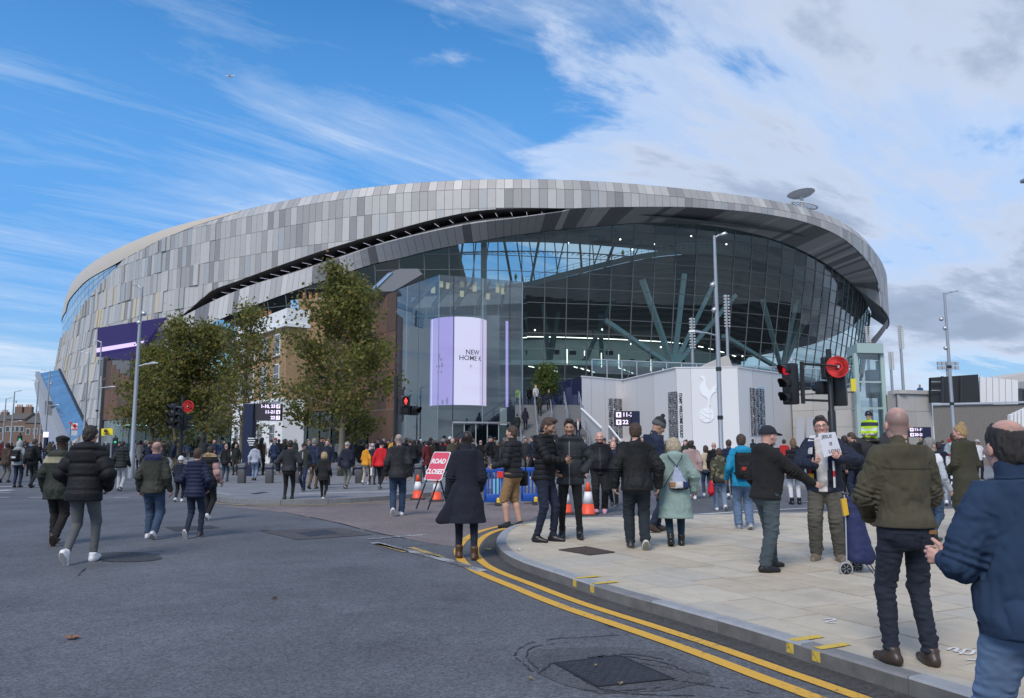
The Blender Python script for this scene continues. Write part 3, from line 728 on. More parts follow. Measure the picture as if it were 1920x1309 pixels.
# wall behind the panels
mb = MB(); nb = 420
for i in range(nb):
 a, b = T0 - 30 + (T1 + 14 - T0 + 30) * i / nb, T0 - 30 + (T1 + 14 - T0 + 30) * (i + 1) / nb
 if a < T_gapL < b: continue
 lv = 6
 for j in range(lv):
  qa = [skin_bot(a) + (min(skin_top(a), 47.9) - skin_bot(a)) * k / lv for k in (j, j + 1)]; qb = [skin_bot(b) + (min(skin_top(b), 47.9) - skin_bot(b)) * k / lv for k in (j, j + 1)]
  mb.add([SP(a, D_skin(a, qa[0]) + .1, qa[0]), SP(b, D_skin(b, qb[0]) + .1, qb[0]), SP(b, D_skin(b, qb[1]) + .1, qb[1]), SP(a, D_skin(a, qa[1]) + .1, qa[1])], [(0, 1, 2, 3)])
mb.build('backing_wall', M_joint, stad)
# smooth metal crown on the left, glazed ribbon under it
M_crown = mat('crown_metal', (0.50, 0.435, 0.345), 0.45, 0.0, var=0.05, vs=1.5, stretch=(1, 1, .2))
mb = MB(); nn_ = 90
def crown_low(t): return float(ribbon_hi(t)) if t < t_rib else min(47.85, float(crown_lo(t)))
for i in range(nn_):
 a, b = T0 - 30 + (t_crown - T0 + 30) * i / nn_, T0 - 30 + (t_crown - T0 + 30) * (i + 1) / nn_
 for j in range(6):
  def Q(t, k):
   lo = crown_low(t); f = k / 6; h = lo + (48.0 - lo) * f; bulge = -.3 * math.sin(math.pi * f) * min(1, (48 - lo) / 4)
   return SP(t, (D_skin(t, lo) - .07) * (1 - f) + bulge, h)
  mb.add([Q(a, j), Q(b, j), Q(b, j + 1), Q(a, j + 1)], [(0, 1, 2, 3)])
mb.build('roof_crown', M_crown, stad, smooth='all')
M_rib = mat('ribbon_glazing', (0.34, 0.47, 0.55), 0.06, 0.75)
for i in range(20):
 a = T0 - 4 + (t_rib - T0 + 4) * i / 20; b = T0 - 4 + (t_rib - T0 + 4) * (i + 1) / 20
 for j in range(3):
  def Q(t, k): lo, hi = float(ribbon_lo(t)), float(ribbon_hi(t)) + .3; return SP(t, -1.0, lo + (hi - lo) * k / 3)
  q = [Q(a + .09, j), Q(b - .09, j), Q(b - .09, j + 1), Q(a + .09, j + 1)]
  if (q[0] - q[3]).length > 0.5 or (q[1] - q[2]).length > .5: MB().add([p + Vector((0, 0, .06 if n_ < 2 else -.06)) for n_, p in enumerate(q)], [(0, 1, 2, 3)]).build('ribbon_pane', M_rib, stad, fix=False)
ruled(lambda t: float(ribbon_lo(t)) - .2, lambda t: float(ribbon_hi(t)) + .5, lambda t: -.8, lambda t: -.8, T0 - 30, t_rib + 1, 30, 'ribbon_frame', M_mull)
# roof deck ring and its underside
mb = MB(); nr = 160
for i in range(nr):
 a, b = CLEN * i / nr, CLEN * (i + 1) / nr
 prof = ((0.0, 48.0), (3.0, 48.9), (12, 49.0), (34, 47.0), (34, 45.6), (8, 44.0), (2.0, 43.0))
 for k in range(len(prof) - 1):
  (d0, h0), (d1, h1) = prof[k], prof[k + 1]
  if k == len(prof) - 2: h1 = min(h1, 46)
  mb.add([SP(a, d0, h0), SP(b, d0, h0), SP(b, d1, h1), SP(a, d1, h1)], [(0, 1, 2, 3)])
mb.build('roof_ring', mat('roof_sheet', (0.20, 0.21, 0.22), 0.6), stad, smooth=True)
# gash: dark underside, back wall, beige shelf, light bars
ru = lambda lo, hi, dl, dh, name, m: ruled(lo, hi, dl, dh, T_gapL, T_gapR, 90, name, m)
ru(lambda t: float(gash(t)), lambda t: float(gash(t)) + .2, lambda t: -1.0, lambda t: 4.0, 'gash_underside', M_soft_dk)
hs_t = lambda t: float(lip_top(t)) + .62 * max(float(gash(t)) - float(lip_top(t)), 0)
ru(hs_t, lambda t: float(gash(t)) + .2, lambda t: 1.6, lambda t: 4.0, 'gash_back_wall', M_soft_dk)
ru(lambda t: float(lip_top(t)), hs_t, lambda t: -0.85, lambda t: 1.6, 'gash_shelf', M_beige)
M_bar = emat('gash_light', (0.80, 0.76, 1.0), 0.7)
for i in range(30):
 t = T_gapL + (T_gapR - T_gapL) * (i + 0.6) / 30; a = SP(t, 1.0, float(gash(t)) - .02); b = SP(t + .25, 3.2, float(gash(t)) + .02)
 if gash(t) - lip_top(t) > .35: MB().bar(a, b, .045, .04).build('light_bar', M_bar, stad)
# lip / soffit panels
def lt(t): return float(lip_top(t)) if t < T_gapR else float(fasc(t)) - .05
def dt(t): return -0.9
LIPK = {'pale': mat('lip_pale', (0.52, 0.51, 0.49), .5), 'light': mat('lip_light', (0.46, 0.45, 0.44), .5), 'mid': mat('lip_mid', (0.37, 0.36, 0.355), .5, .0), 'dark': mat('lip_dark', (0.20, 0.197, 0.20), .5, .2)}
LK = list(LIPK); tl0, tl1 = px2th(300, 640, 1.2)[0], T1 + 10; nl = int((tl1 - tl0) / 1.45); lp = []; last = 'mid'
for i in range(nl):
 a, b = tl0 + (tl1 - tl0) * i / nl, tl0 + (tl1 - tl0) * (i + 1) / nl; f = (a - T_gapL) / (T_gapR - T_gapL)
 if rp.random() < (.55 if f < 1 else .8): last = rp.choices(LK, [2.5, 1.6, 3, .5] if f < .4 else [.7, 2.6, 2.6, 1.5] if f < 1.0 else [0, .7, 3, 2.4])[0]
 lp.append((a, b, last))
lm = MB(); shear = 0.5; nlp = 0
for a, b, k in lp:
 x = (a - T_gapL) / (T_gapR - T_gapL); sh = -0.2 - 2.6 * min(max(x - .9, 0) / .8, 1)
 def P(t, f, o=0):
  lo, hi = float(lip_bot(t)), lt(t if t > T_gapL else T_gapL + .01)
  if t < T_gapL: hi = hi - (T_gapL - t) * .0
  return SP(t + sh * f, (D_lip(t) * f + dt(t) * (1 - f)) + o, hi + (lo - hi) * f)
 q = [P(a + .03, .0), P(b - .03, .0), P(b - .03, .5), P(b - .03, 1), P(a + .03, 1), P(a + .03, .5)]
 mb = MB(); mb.add(q, [(0, 1, 2, 5), (5, 2, 3, 4)]); r_ = [p + Vector((0, 0, .15)) for p in q]
 mb.add(q + r_, [(0, 6, 7, 1), (3, 9, 10, 4), (1, 7, 8, 2), (2, 8, 9, 3), (4, 10, 11, 5), (5, 11, 6, 0)])
 if nlp < 298: mb.build('soffit_panel', LIPK[k], stad, fix=False); nlp += 1
 else:
  lm.cur = LK.index(k); lm.add(mb.v, mb.f)
if lm.f: tag(lm.build('soffit_panel_field', [LIPK[k] for k in LK], stad, fix=False), kind='stuff')
ruled(lambda t: float(lip_bot(t)) + .25, lambda t: lt(max(t, T_gapL + .01)) + .12, lambda t: D_lip(t) + .1, lambda t: dt(t) + .15, tl0, tl1, 150, 'soffit_backing', M_joint)
# glass front
G_base = 8.0
def D_glass(t, h):
 top = float(lip_bot(t)); f = min(max((top - h) / max(top - G_base, 1), 0), 1)
 out = 5.4
 return D_lip(t) + .35 + out * (f ** 1.15)
# cladding that sweeps down the right side behind the glass edge
mb = MB()
for i in range(24):
 a, b = T1 - 7 + 26 * i / 24, T1 - 7 + 26 * (i + 1) / 24
 for j in range(8):
  def Q(t, f): hi = float(fasc(t)) + .3; return (lambda h: SP(t, -1.0 + (D_glass(t, h) + .6) * min(1, f * 2.0), h))(hi + (20 - hi) * f)
  mb.add([Q(a, j / 8), Q(b, j / 8), Q(b, (j + 1) / 8), Q(a, (j + 1) / 8)], [(0, 1, 2, 3)])
mb.build('side_cladding', PG['mid'], stad, smooth='all')
M_glass = glass_mat('stadium_glass', (0.53, 0.67, 0.655), 0.012, 0.0, 1.5)
tg0 = T_gapL - 2; tg1 = T1 + 16; GWD = 4.6; ncg = int((tg1 - tg0) / GWD); tg_edges = [tg0 + GWD * i for i in range(ncg + 1)]
grow = [8.0] + [10.7 + 2.75 * i for i in range(14)]
panes = []; bars = MB(); hb = MB()
for i in range(ncg):
 a, b = tg_edges[i], tg_edges[i + 1]; ha, hb_ = float(lip_bot(a)), float(lip_bot(b))
 for j in range(len(grow)):
  z0 = grow[j]; z1 = grow[j + 1] if j + 1 < len(grow) else 99
  za, zb, zc, zd = min(z0, ha), min(z0, hb_), min(z1, hb_), min(z1, ha)
  if zd - za < .05 and zc - zb < .05: continue
  panes.append((a, b, za, zb, zc, zd))
  if j > 0 and z0 < min(ha, hb_): hb.bar(SP(a, D_glass(a, z0) - .04, z0), SP(b, D_glass(b, z0) - .04, z0), .1, .12)
ps = sorted(range(len(panes)), key=lambda i: -min(panes[i][5] - panes[i][2], panes[i][4] - panes[i][3]) / float(np.hypot(*plan(panes[i][0]))) ** 2 - (0 if panes[i][2] > 12 else -9))
sp_ = set(ps[:298]); rg = MB()
for i, (a, b, za, zb, zc, zd) in enumerate(panes):
 mb = MB() if i in sp_ else rg
 mb.add([SP(a, D_glass(a, za), za), SP(b, D_glass(b, zb), zb), SP(b, D_glass(b, zc), zc), SP(a, D_glass(a, zd), zd)], [(0, 1, 2, 3)])
 if i in sp_: mb.build('glass_pane', M_glass, stad, fix=False)
tag(rg.build('glass_pane_field', M_glass, stad, fix=False), kind='stuff')
for a in tg_edges:
 h1 = float(lip_bot(a)); pts = [SP(a, D_glass(a, z) - .03, z) for z in np.linspace(G_base, h1, 6)]
 mb = MB()
 for p, q in zip(pts, pts[1:]): mb.bar(p, q, .19, .24)
 mb.build('mullion', M_mull, stad)
tag(hb.build('transom_bars', M_mull, stad), kind='stuff')
# interior: raked stand with its pale edge, floors, back walls, raking columns
band = curve([(400, 570), (500, 528), (600, 490), (700, 462), (800, 440), (862, 432), (868, 540), (975, 534), (1060, 512), (1180, 483), (1260, 471), (1340, 469), (1420, 481), (1480, 506), (1540, 546), (1590, 600), (1610, 640)], 15.0)
def bh(t): return float(band(t))
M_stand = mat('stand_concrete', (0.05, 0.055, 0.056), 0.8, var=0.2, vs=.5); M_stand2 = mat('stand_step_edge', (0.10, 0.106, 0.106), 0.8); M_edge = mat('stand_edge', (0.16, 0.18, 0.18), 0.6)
tb0, tb1 = tg0 - 20, tg1 - 2; mb = MB(); NS = 16
for i in range(110):
 a, b = tb0 + (tb1 - tb0) * i / 110, tb0 + (tb1 - tb0) * (i + 1) / 110
 for s_ in range(NS):
  def Q(t, f, o=0.0): return SP(t, 15 + 26 * f, bh(t) + (25.0 - bh(t)) * f - o)
  f0, f1 = s_ / NS, (s_ + 1) / NS
  mb.cur = 0; mb.add([Q(a, f0, .9), Q(b, f0, .9), Q(b, f1), Q(a, f1)], [(0, 1, 2, 3)])
  mb.cur = 1; mb.add([Q(a, f1), Q(b, f1), Q(b, f1, .9), Q(a, f1, .9)], [(0, 1, 2, 3)])
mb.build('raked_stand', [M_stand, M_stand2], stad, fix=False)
ruled(lambda t: bh(t) - .9, lambda t: bh(t) + .25, lambda t: 14.6, lambda t: 14.6, tb0, tb1, 150, 'stand_edge_band', M_edge)
rl = MB()
for i in range(0, 150):
 t = tb0 + (tb1 - tb0) * i / 150
 if t > px2th(975, 534, 15)[0]: rl.bar(SP(t, 14.8, bh(t)), SP(t, 14.8, bh(t) + 1.3), .06); t2 = t + (tb1 - tb0) / 150; rl.bar(SP(t, 14.8, bh(t) + 1.3), SP(t2, 14.8, bh(t2) + 1.3), .07); rl.bar(SP(t, 14.8, bh(t) + .7), SP(t2, 14.8, bh(t2) + .7), .05)
rl.build('stand_railing', M_steel, stad)
FL = 17.4
M_floor = mat('concourse_floor', (0.30, 0.33, 0.33), 0.5); M_cwall = mat('concourse_wall', (0.62, 0.70, 0.68), 0.6, var=.08, vs=.6)
for lo, hi, dl, dh, nm, m in ((FL, FL, 15.2, 46, 'concourse_floor', M_floor), (FL - .9, FL, 15.1, 15.1, 'floor_edge', M_steel), (FL - .9, FL - .9, 15.2, 46, 'concourse_ceiling', mat('concourse_ceiling', (.42, .44, .46), .6)),
                              (FL, FL + 8, 40, 40, 'concourse_back_wall', M_cwall), (.12, FL, 34, 34, 'lower_back_wall', mat('lower_wall', (0.42, 0.46, 0.48), .5, var=.15, vs=.4))):
 ruled(lambda t, l=lo: l, lambda t, h=hi: h, lambda t, d=dl: d, lambda t, d=dh: d, tb0, tb1, 60, nm, m)
ruled(lambda t: .12, lambda t: G_base, lambda t: D_glass(t, G_base), lambda t: D_glass(t, G_base), tg0, tg1, 60, 'base_wall', mat('base_cladding', (0.36, 0.37, 0.38), .7))
M_cl = emat('concourse_fill_light', (1, .97, .9), 3.5)  # one glow for the added fill strips and the ceiling strip lamps
for i in range(26):
 t = px2th(990 + i * 20, 640, 20)[0]
 MB().bar(SP(t, 36, FL + 7.4), SP(t + 3.2, 36, FL + 7.4), .35, .1).build('concourse_fill_light', M_cl, stad)  # glowing strip added only to brighten the concourse back wall
 MB().bar(SP(t, 17.5 + 3 * (i % 4), FL - 1.0), SP(t + 1.5, 19.5 + 3 * (i % 4), FL - 1.0), .14, .06).build('ceiling_strip_lamp', M_cl, stad)
M_fix = mat('concourse_fittings', (0.02, 0.025, 0.03), .6)
for i in range(26):
 t = px2th(1000 + i * 17, 650, 20)[0]; d = rp.uniform(20, 38); h = rp.choice([FL + .6, FL + .6, FL + 2.6])
 MB().box(SP(t, d, h), (rp.uniform(.5, 1.8), .5, rp.uniform(.5, 1.2))).build('kiosk_fitting', M_fix, stad)
M_mint = mat('raking_column_paint', (0.88, 0.92, 0.90), 0.45)
def strut(p0, d0, p1, d1, wd_, m=M_mint):
 t0, h0 = px2th(*p0, d0); t1, h1 = px2th(*p1, d1)
 MB().bar(SP(t0, d0, h0 - 2), SP(t1, d1, h1), wd_, wd_ * .8).build('raking_column', m, stad)
for p in ((1133, 600), (1204, 524), (1283, 513), (1341, 526), (1379, 553)): strut((1262, 672), 24, p, 19.5, 1.05)
for p in ((1357, 630), (1430, 564), (1496, 553), (1540, 562), (1563, 586)): strut((1465, 680), 24, p, 19.5, 1.0)
M_dkst = mat('dark_column_paint', (.10, .14, .14), .5)
for a, b in (((1030, 662), (1046, 585)), ((1030, 662), (1018, 570)), ((1095, 662), (1150, 560)), ((1128, 664), (1126, 590))): strut(a, 22, b, 19, .9, M_dkst)
# roof trusses seen against the sky between stand and roof
tr = MB()
for i in range(15):
 u = 870 + i * 24; t, h = px2th(u, 475, 24); b = bh(t)
 p0 = SP(t, 24, 45.2); p1 = SP(t + rp.choice([-4, 4]), 30, max(b - 6, 30)); tr.bar(p0, p1, .2 if i % 3 else .4)
for d, h in ((22, 44.2), (30, 45.4), (26, 41.5)):
 for i in range(40):
  t0 = px2th(850, 475, d)[0]; a, b = t0 + i * 1.6, t0 + (i + 1) * 1.6; tr.bar(SP(a, d, h), SP(b, d, h), .2); tr.bar(SP(a, d, h), SP(b, d + 6, h + 1), .12)
tr.build('roof_truss', mat('truss_steel', (.16, .19, .2), .5), stad)
for u in (905,):
 t, h = px2th(u, 470, 8); MB().bar(SP(t, 10, 18), SP(t, 10, 46), 1.1).build('steel_column', mat('grey_column', (.30, .31, .31), .5), stad)
# small lights along the interior walkways
M_lamp = emat('walkway_lamp', (1, .97, .9), 4)
for u, v in ((1066, 456), (1163, 449), (1186, 468), (1228, 458), (1296, 443), (1362, 458), (1129, 618), (1182, 645), (1239, 651), (1392, 668), (1003, 619), (981, 620)):
 t, h = px2th(u, v, 13.5); MB().sphere(SP(t, 13.5, h), .17, 6, 4).build('walkway_lamp', M_lamp, stad)
M_tube = emat('tube_lamp', (1, .98, .92), 2.2)
for u, v0, v1 in ((1061, 656, 684), (1093, 659, 668), (1124, 663, 690), (1156, 666, 692), (1215, 675, 697)):
 t, h = px2th(u, v0, 15.5); _, h1 = px2th(u, v1, 15.5); MB().bar(SP(t, 14.4, h1), SP(t, 14.4, h), .16).build('tube_lamp', M_tube, stad)
# video banner on the left skin
M_ban = emat('banner_purple', (0.016, 0.010, 0.085), 1.0, 0.03); M_ban2 = emat('banner_lilac', (0.62, 0.50, 0.90), 1.0)
def bq(px, d, name, m, thick=.4):
 P = []
 for u, v in px: t, h = px2th(u, v, d); P.append(SP(t, d, h))
 MB().prism(P, (P[1] - P[0]).cross(P[2] - P[0]).normalized() * thick).build(name, m, stad)
bq(((183, 615), (246, 605), (246, 675), (181, 669)), -3.6, 'video_banner', M_ban); bq(((246, 605), (311, 595), (255, 663), (238, 672.5), (246, 675)), -3.6, 'video_banner', M_ban)
bq(((181, 653), (246, 642.5), (246, 650), (181, 661)), -4.2, 'banner_stripe', M_ban2, .1); bq(((246, 642.5), (270, 639), (265, 647), (246, 650)), -4.2, 'banner_stripe', M_ban2, .1)
bq(((183, 675), (238, 675), (243, 708), (186, 705)), -2.4, 'banner_base', mat('banner_base', (.13, .135, .15), .6))
# roof-edge disc on its ribbed ring platform
td, hd = px2th(1505, 392, 3)
dish = thing('roof_dish', 'tilted metal disc above a ribbed ring platform on the stadium roof rim', 'antenna', tuple(SP(td, 3, 48)))
c0 = SP(td, 3, 48.0); M_dish = mat('dish_metal', (.52, .53, .54), .5); cD = WP(1502, 364, c0.y)
tilt = Matrix.Rotation(R(-5), 3, 'Y') @ Matrix.Rotation(R(-5), 3, 'X')
MB().lathe([(.3, -.6), (2.2, -.25), (2.75, .15), (2.6, .32), (1.4, .1), (.2, 0)], cD, 28, tilt).build('disc', M_dish, dish, smooth=True)
MB().cyl(c0, cD, .5, .35, 10).build('stem', M_dish, dish)
cR = WP(1508, 385, c0.y); tl2 = Matrix.Rotation(R(15), 3, 'Y') @ Matrix.Rotation(R(8), 3, 'X'); mb = MB()
ringp = [cR + tl2 @ Vector((2.6 * math.cos(a), 2.6 * math.sin(a), 0)) for a in np.linspace(0, 2 * math.pi, 25)]
mb.tube(ringp, .16, 6); mb.build('platform_ring', M_dish, dish)
for i in range(9):
 x = -2.2 + .55 * i; yy = math.sqrt(max(.1, 2.55 ** 2 - x * x)); MB().bar(cR + tl2 @ Vector((x, -yy, 0)), cR + tl2 @ Vector((x, yy, 0)), .12).build('platform_rib', M_dish, dish)
mb = MB();
for x in (-3.1, -2.6): mb.bar(cR + Vector((x, 0, -1.4)), cR + Vector((x, 0, .9)), .14)
mb.build('rail_post', M_dish, dish)
# ================================================================== BUILDINGS ROUND THE PLAZA
M_dark = mat('dark_metal', (0.030, 0.032, 0.036), 0.45, 0.3); M_white = mat('white_paint', (0.74, 0.74, 0.73), 0.55, var=.04)
M_pane = mat('dark_window_glass', (0.02, 0.028, 0.03), 0.05, spec=1.0); M_alu = mat('aluminium', (0.55, 0.56, 0.57), 0.4, 0.7)
M_clear = glass_mat('clear_glass', (0.72, 0.79, 0.80), 0.06, 0.0, 1.42); M_lobby = glass_mat('lobby_glass', (0.34, 0.44, 0.44), 0.02, 0.0, 1.5)
PZ = 0.12
def V(x, y, z): return Vector((x, y, z))
def wallq(mb, A, B, z0, z1, th=0.2):
 """upright wall slab from plan point A to B, th thick away from the camera"""
 A, B = V(A[0], A[1], 0), V(B[0], B[1], 0); n = V(-(B - A).y, (B - A).x, 0).normalized() * th
 if n.y < 0: n = -n
 for p in (A, B): p.z = 0
 vs = [A + V(0, 0, z0), B + V(0, 0, z0), B + n + V(0, 0, z0), A + n + V(0, 0, z0)]
 mb.add(vs + [p + V(0, 0, z1 - z0) for p in vs], [(3, 2, 1, 0), (4, 5, 6, 7), (0, 1, 5, 4), (1, 2, 6, 5), (2, 3, 7, 6), (3, 0, 4, 7)])
 return mb
def pxy(u, Y): p = WP(u, 830, Y); return (p.x, Y)
def lerp2(A, B, f): return (A[0] + (B[0] - A[0]) * f, A[1] + (B[1] - A[1]) * f)

# ---- glazed entrance hall with the drum screen
hall = thing('glass_entrance_hall', 'tall frameless glass entrance hall holding a curved lilac video screen', 'entrance hall', (-5, 66, PZ))
HT = ZH(515, 62)
c_l, c_m, c_r = pxy(738, 68.5), pxy(820, 62), pxy(980, 64.8)
lf = [0, .27, .56, 1.0]; rf = [0, .17, .515, .845, 1.0]
edges_ = []
for A, B, fr in ((c_l, c_m, lf), (c_m, c_r, rf)):
 for f0, f1 in zip(fr, fr[1:]):
  P, Q = lerp2(A, B, f0), lerp2(A, B, f1); g_ = .03; d = (V(Q[0] - P[0], Q[1] - P[1], 0)).normalized() * g_
  P2, Q2 = (P[0] + d.x, P[1] + d.y), (Q[0] - d.x, Q[1] - d.y)
  lo = PZ if not (A == c_m and f0 in (.17, .515)) else 3.35
  wallq(MB(), P2, Q2, lo, HT, .03).build('glass_panel', M_clear, hall); edges_.append(P)
edges_.append(c_r)
for P in edges_:
 MB().bar(V(P[0], P[1] + .12, PZ), V(P[0], P[1] + .12, HT), .06, .09).build('glass_fin', M_dark if len(hall.children) % 2 else M_alu, hall)
bk_l, bk_r = (c_l[0] - 1, 78), (c_r[0] + .3, 75)
M_hallwall = mat('hall_wall', (0.24, 0.235, 0.26), 0.7, var=.08, vs=.5)
wallq(MB(), (c_l[0], 78), (pxy(935, 75)[0], 75), PZ, HT - 1.2, .3).build('back_wall', M_hallwall, hall)
wallq(MB(), (c_l[0] + .1, 68.8), (c_l[0] + .1, 78), PZ, HT, .1).build('side_wall', M_hallwall, hall)
wallq(MB(), c_r, (c_r[0] + .6, 75), PZ, HT, .04).build('side_glass', M_clear, hall)
MB().add([V(*c_l, HT), V(*c_m, HT), V(*c_r, HT), V(c_r[0] + .6, 75, HT), V(c_l[0], 78, HT)], [(0, 1, 2, 3, 4)]).build('glass_roof', M_clear, hall)
for i in range(6):
 f = i / 5; P = lerp2(c_m, c_r, f); Q = lerp2((c_l[0], 78), (c_r[0] + .4, 75), f); MB().bar(V(P[0], P[1] + .2, HT - .22), V(Q[0], Q[1], HT - .22), .12, .3).build('roof_beam', mat('beam_grey', (.16, .17, .18), .5), hall)
M_lant = emat('lantern', (0.85, 0.74, 0.52), 0.5)
for u, v, Y in ((827, 533, 66), (840, 536, 66.5), (866, 551, 68), (880, 536, 67), (890, 541, 67), (915, 556, 68.5), (933, 543, 67.5), (943, 546, 68), (812, 544, 67)):
 p = WP(u, v, Y); lb = MB().box(p, (.34, .34, .5)).build('hanging_lantern', M_lant, hall)
 MB().bar(p + V(0, 0, .31), V(p.x, p.y, HT - .3), .04).build('hanger', M_dark, lb)
# doors
dl, dr = lerp2(c_m, c_r, .17), lerp2(c_m, c_r, .845)
for i in range(6):
 f = i / 5; P = lerp2(dl, dr, f); MB().bar(V(P[0], P[1] - .03, PZ), V(P[0], P[1] - .03, 3.2), .07).build('door_post', M_alu, hall)
 if i < 5: Q = lerp2(dl, dr, (i + 1) / 5); wallq(MB(), lerp2(P, Q, .05), lerp2(P, Q, .95), PZ, 3.1, .03).build('glass_door', M_lobby, hall)
MB().bar(V(dl[0], dl[1] - .1, 3.28), V(dr[0], dr[1] - .1, 3.28), .22, .14).build('door_canopy', M_alu, hall)
# drum screen
dc = V(WP(859, 700, 70.0).x, 70.2, 0); RD = 2.58; z0_, z1_ = ZH(760, 68.3), ZH(596, 68.3)
M_lil = emat('screen_lilac', (0.50, 0.36, 0.85), 1.0); M_whi = emat('screen_white', (0.90, 0.74, 1.0), 1.1); M_pk = emat('screen_pink', (0.84, 0.62, 0.92), 1.0); M_lil2 = emat('screen_pale_lilac', (0.50, 0.38, 0.88), 1.0); M_sgrey = emat('screen_grey', (0.26, 0.20, 0.42), 1.0)
def DP(a, z, r=RD): return V(dc.x + r * math.sin(a), dc.y - r * math.cos(a), z)
def drum(a0, a1, m, za=z0_, zb=z1_, r=RD, name='screen_section'):
 mb = MB(); k = max(2, int((a1 - a0) / .08))
 for i in range(k):
  p, q = a0 + (a1 - a0) * i / k, a0 + (a1 - a0) * (i + 1) / k; mb.add([DP(p, za, r), DP(q, za, r), DP(q, zb, r), DP(p, zb, r)], [(0, 1, 2, 3)])
 return mb.build(name, m, hall, smooth='all')
drum(R(-100), R(-62), M_whi); drum(R(-62), R(-4), M_lil); drum(R(-4), R(52), M_whi); drum(R(52), R(100), M_pk)
drum(R(-12), R(-4), M_lil2, r=RD + .004); drum(R(-80), R(-66), M_lil2, r=RD + .006)
mb = MB().lathe([(RD - .05, z0_ - .25), (RD - .05, z0_), (RD - .02, z0_)], (dc.x, dc.y, 0), 40); mb.build('drum_rim', M_dark, hall)
MB().lathe([(RD - .1, z0_ - .1), (RD - .1, z1_)], (dc.x, dc.y, 0), 40).build('drum_core', M_dark, hall)
def drumtext(txt, size, a_mid, z, m=mat('print_ink', (.02, .02, .04), .6), r=RD + .015):
 vs, fs = text_mesh(txt, size, 'LEFT', 0.0, 0.008)
 MB().add([DP(a_mid + p.x / r, z + p.y, r) for p in vs], fs).build('screen_lettering', m, hall, fix=False)
drumtext('NEW', .62, R(18), ZH(661, 68)); drumtext('HOME K', .62, R(5), ZH(672, 68))
drumtext('C', .30, R(27), ZH(687, 68), mat('print_ink_pale', (.2, .2, .3), .6))
for (a, z, w_, h_) in ((-38, 9.3, .25, .5), (-33, 9.0, .3, .3), (-40, 8.4, .5, .2), (-30, 8.5, .2, .5), (-36, 7.9, .6, .16), (-28, 5.2, .25, .5), (-18, 5.3, .2, .7)):
 mb = MB(); pts = [DP(R(a) + w_ * .5 * math.cos(t) / RD, z + h_ * .5 * math.sin(t) + .1 * math.sin(3 * t), RD + .012) for t in np.linspace(0, 6.28, 12)[:-1]]; mb.poly(pts).build('screen_picture', M_sgrey, hall)
q = [WP(948, 602, 66.5), WP(953, 602, 66.5), WP(953, 763, 66.5), WP(948, 763, 66.5)]; MB().prism(q, (0, .3, 0)).build('side_screen', M_lil2, hall)

# ---- corten-clad block right of the house, with grey angular roof
CORT = [mat('corten_%s' % n, c, 0.75, var=.30, vs=.9, bump=.15, bs=20, stretch=(1, 1, .25)) for n, c in (('brown', (.125, .072, .050)), ('dark', (.092, .058, .045)), ('red', (.150, .080, .052)))]
M_zinc = mat('zinc_roof', (0.17, 0.175, 0.185), 0.5, 0.3, var=.06, vs=.5)
cb = thing('corten_block', 'rust brown metal clad block with angular grey roof beside the glass hall', 'building', (-16, 72, PZ))
def panels_wall(par, pts, zb, ztops, wdt, rows, name='corten_panel', mats=CORT, gap=.03, th=.1, z_rows=None):
 k = 0
 for i in range(len(pts) - 1):
  A, B = pts[i], pts[i + 1]; Ln = math.hypot(B[0] - A[0], B[1] - A[1]); n = max(1, round(Ln / wdt))
  for j in range(n):
   P, Q = lerp2(A, B, (j + gap / 2) / n), lerp2(A, B, (j + 1 - gap / 2) / n); zt = ztops[i] + (ztops[i + 1] - ztops[i]) * (j + .5) / n
   zr = [zb + (zt - zb) * r_ / rows for r_ in range(rows + 1)]
   for r_ in range(rows):
    wallq(MB(), P, Q, zr[r_] + .02, zr[r_ + 1] - .02, th).build(name, mats[(k * 7 + r_ * 3 + (k // 3)) % len(mats)], par, fix=False); k += 1
cpts = [pxy(532, 74), pxy(690, 72), pxy(738, 68.4)]
panels_wall(cb, cpts, 4.6, [ZH(575, 74), ZH(560, 72), ZH(546, 68.4)], 1.35, 3)
wallq(MB(), (cpts[0][0], cpts[0][1] + .2), (cpts[1][0], cpts[1][1] + .2), PZ, ZH(578, 74), .3).build('rear_wall', M_dark, cb)
for i in range(7):
 P, Q = lerp2(cpts[0], cpts[1], i / 7 + .01), lerp2(cpts[0], cpts[1], (i + 1) / 7 - .01); wallq(MB(), (P[0], P[1] - .05), (Q[0], Q[1] - .05), PZ, 4.5, .05).build('shopfront_pane', M_pane, cb)
wallq(MB(), lerp2(cpts[1], cpts[2], .02), cpts[2], PZ, 4.6, .2).build('corten_base', CORT[0], cb)
rfp = [(689, 548), (727, 512), (750, 504), (784, 504), (792, 514), (738, 546)]
MB().prism([WP(u, v, 69.5) for u, v in rfp], (0, 6, 0)).build('angular_roof', M_zinc, cb)
MB().prism([WP(u, v, 69.4) for u, v in ((692, 546), (728, 513), (736, 511), (703, 543))], (0, .1, 0)).build('skylight', mat('skylight_glass', (.25, .38, .55), .08, spec=1), cb)
for u0, u1, v0, v1 in ((545, 576, 560, 592), (592, 660, 556, 566), (676, 684, 560, 620)):
 MB().prism([WP(u0, v1, 71), WP(u1, v1, 71), WP(u1, v0, 71), WP(u0, v0 + 3, 71)], (0, .2, 0)).build('upper_window', mat('reflective_glass', (.45, .62, .75), .05, .6, spec=1), cb)

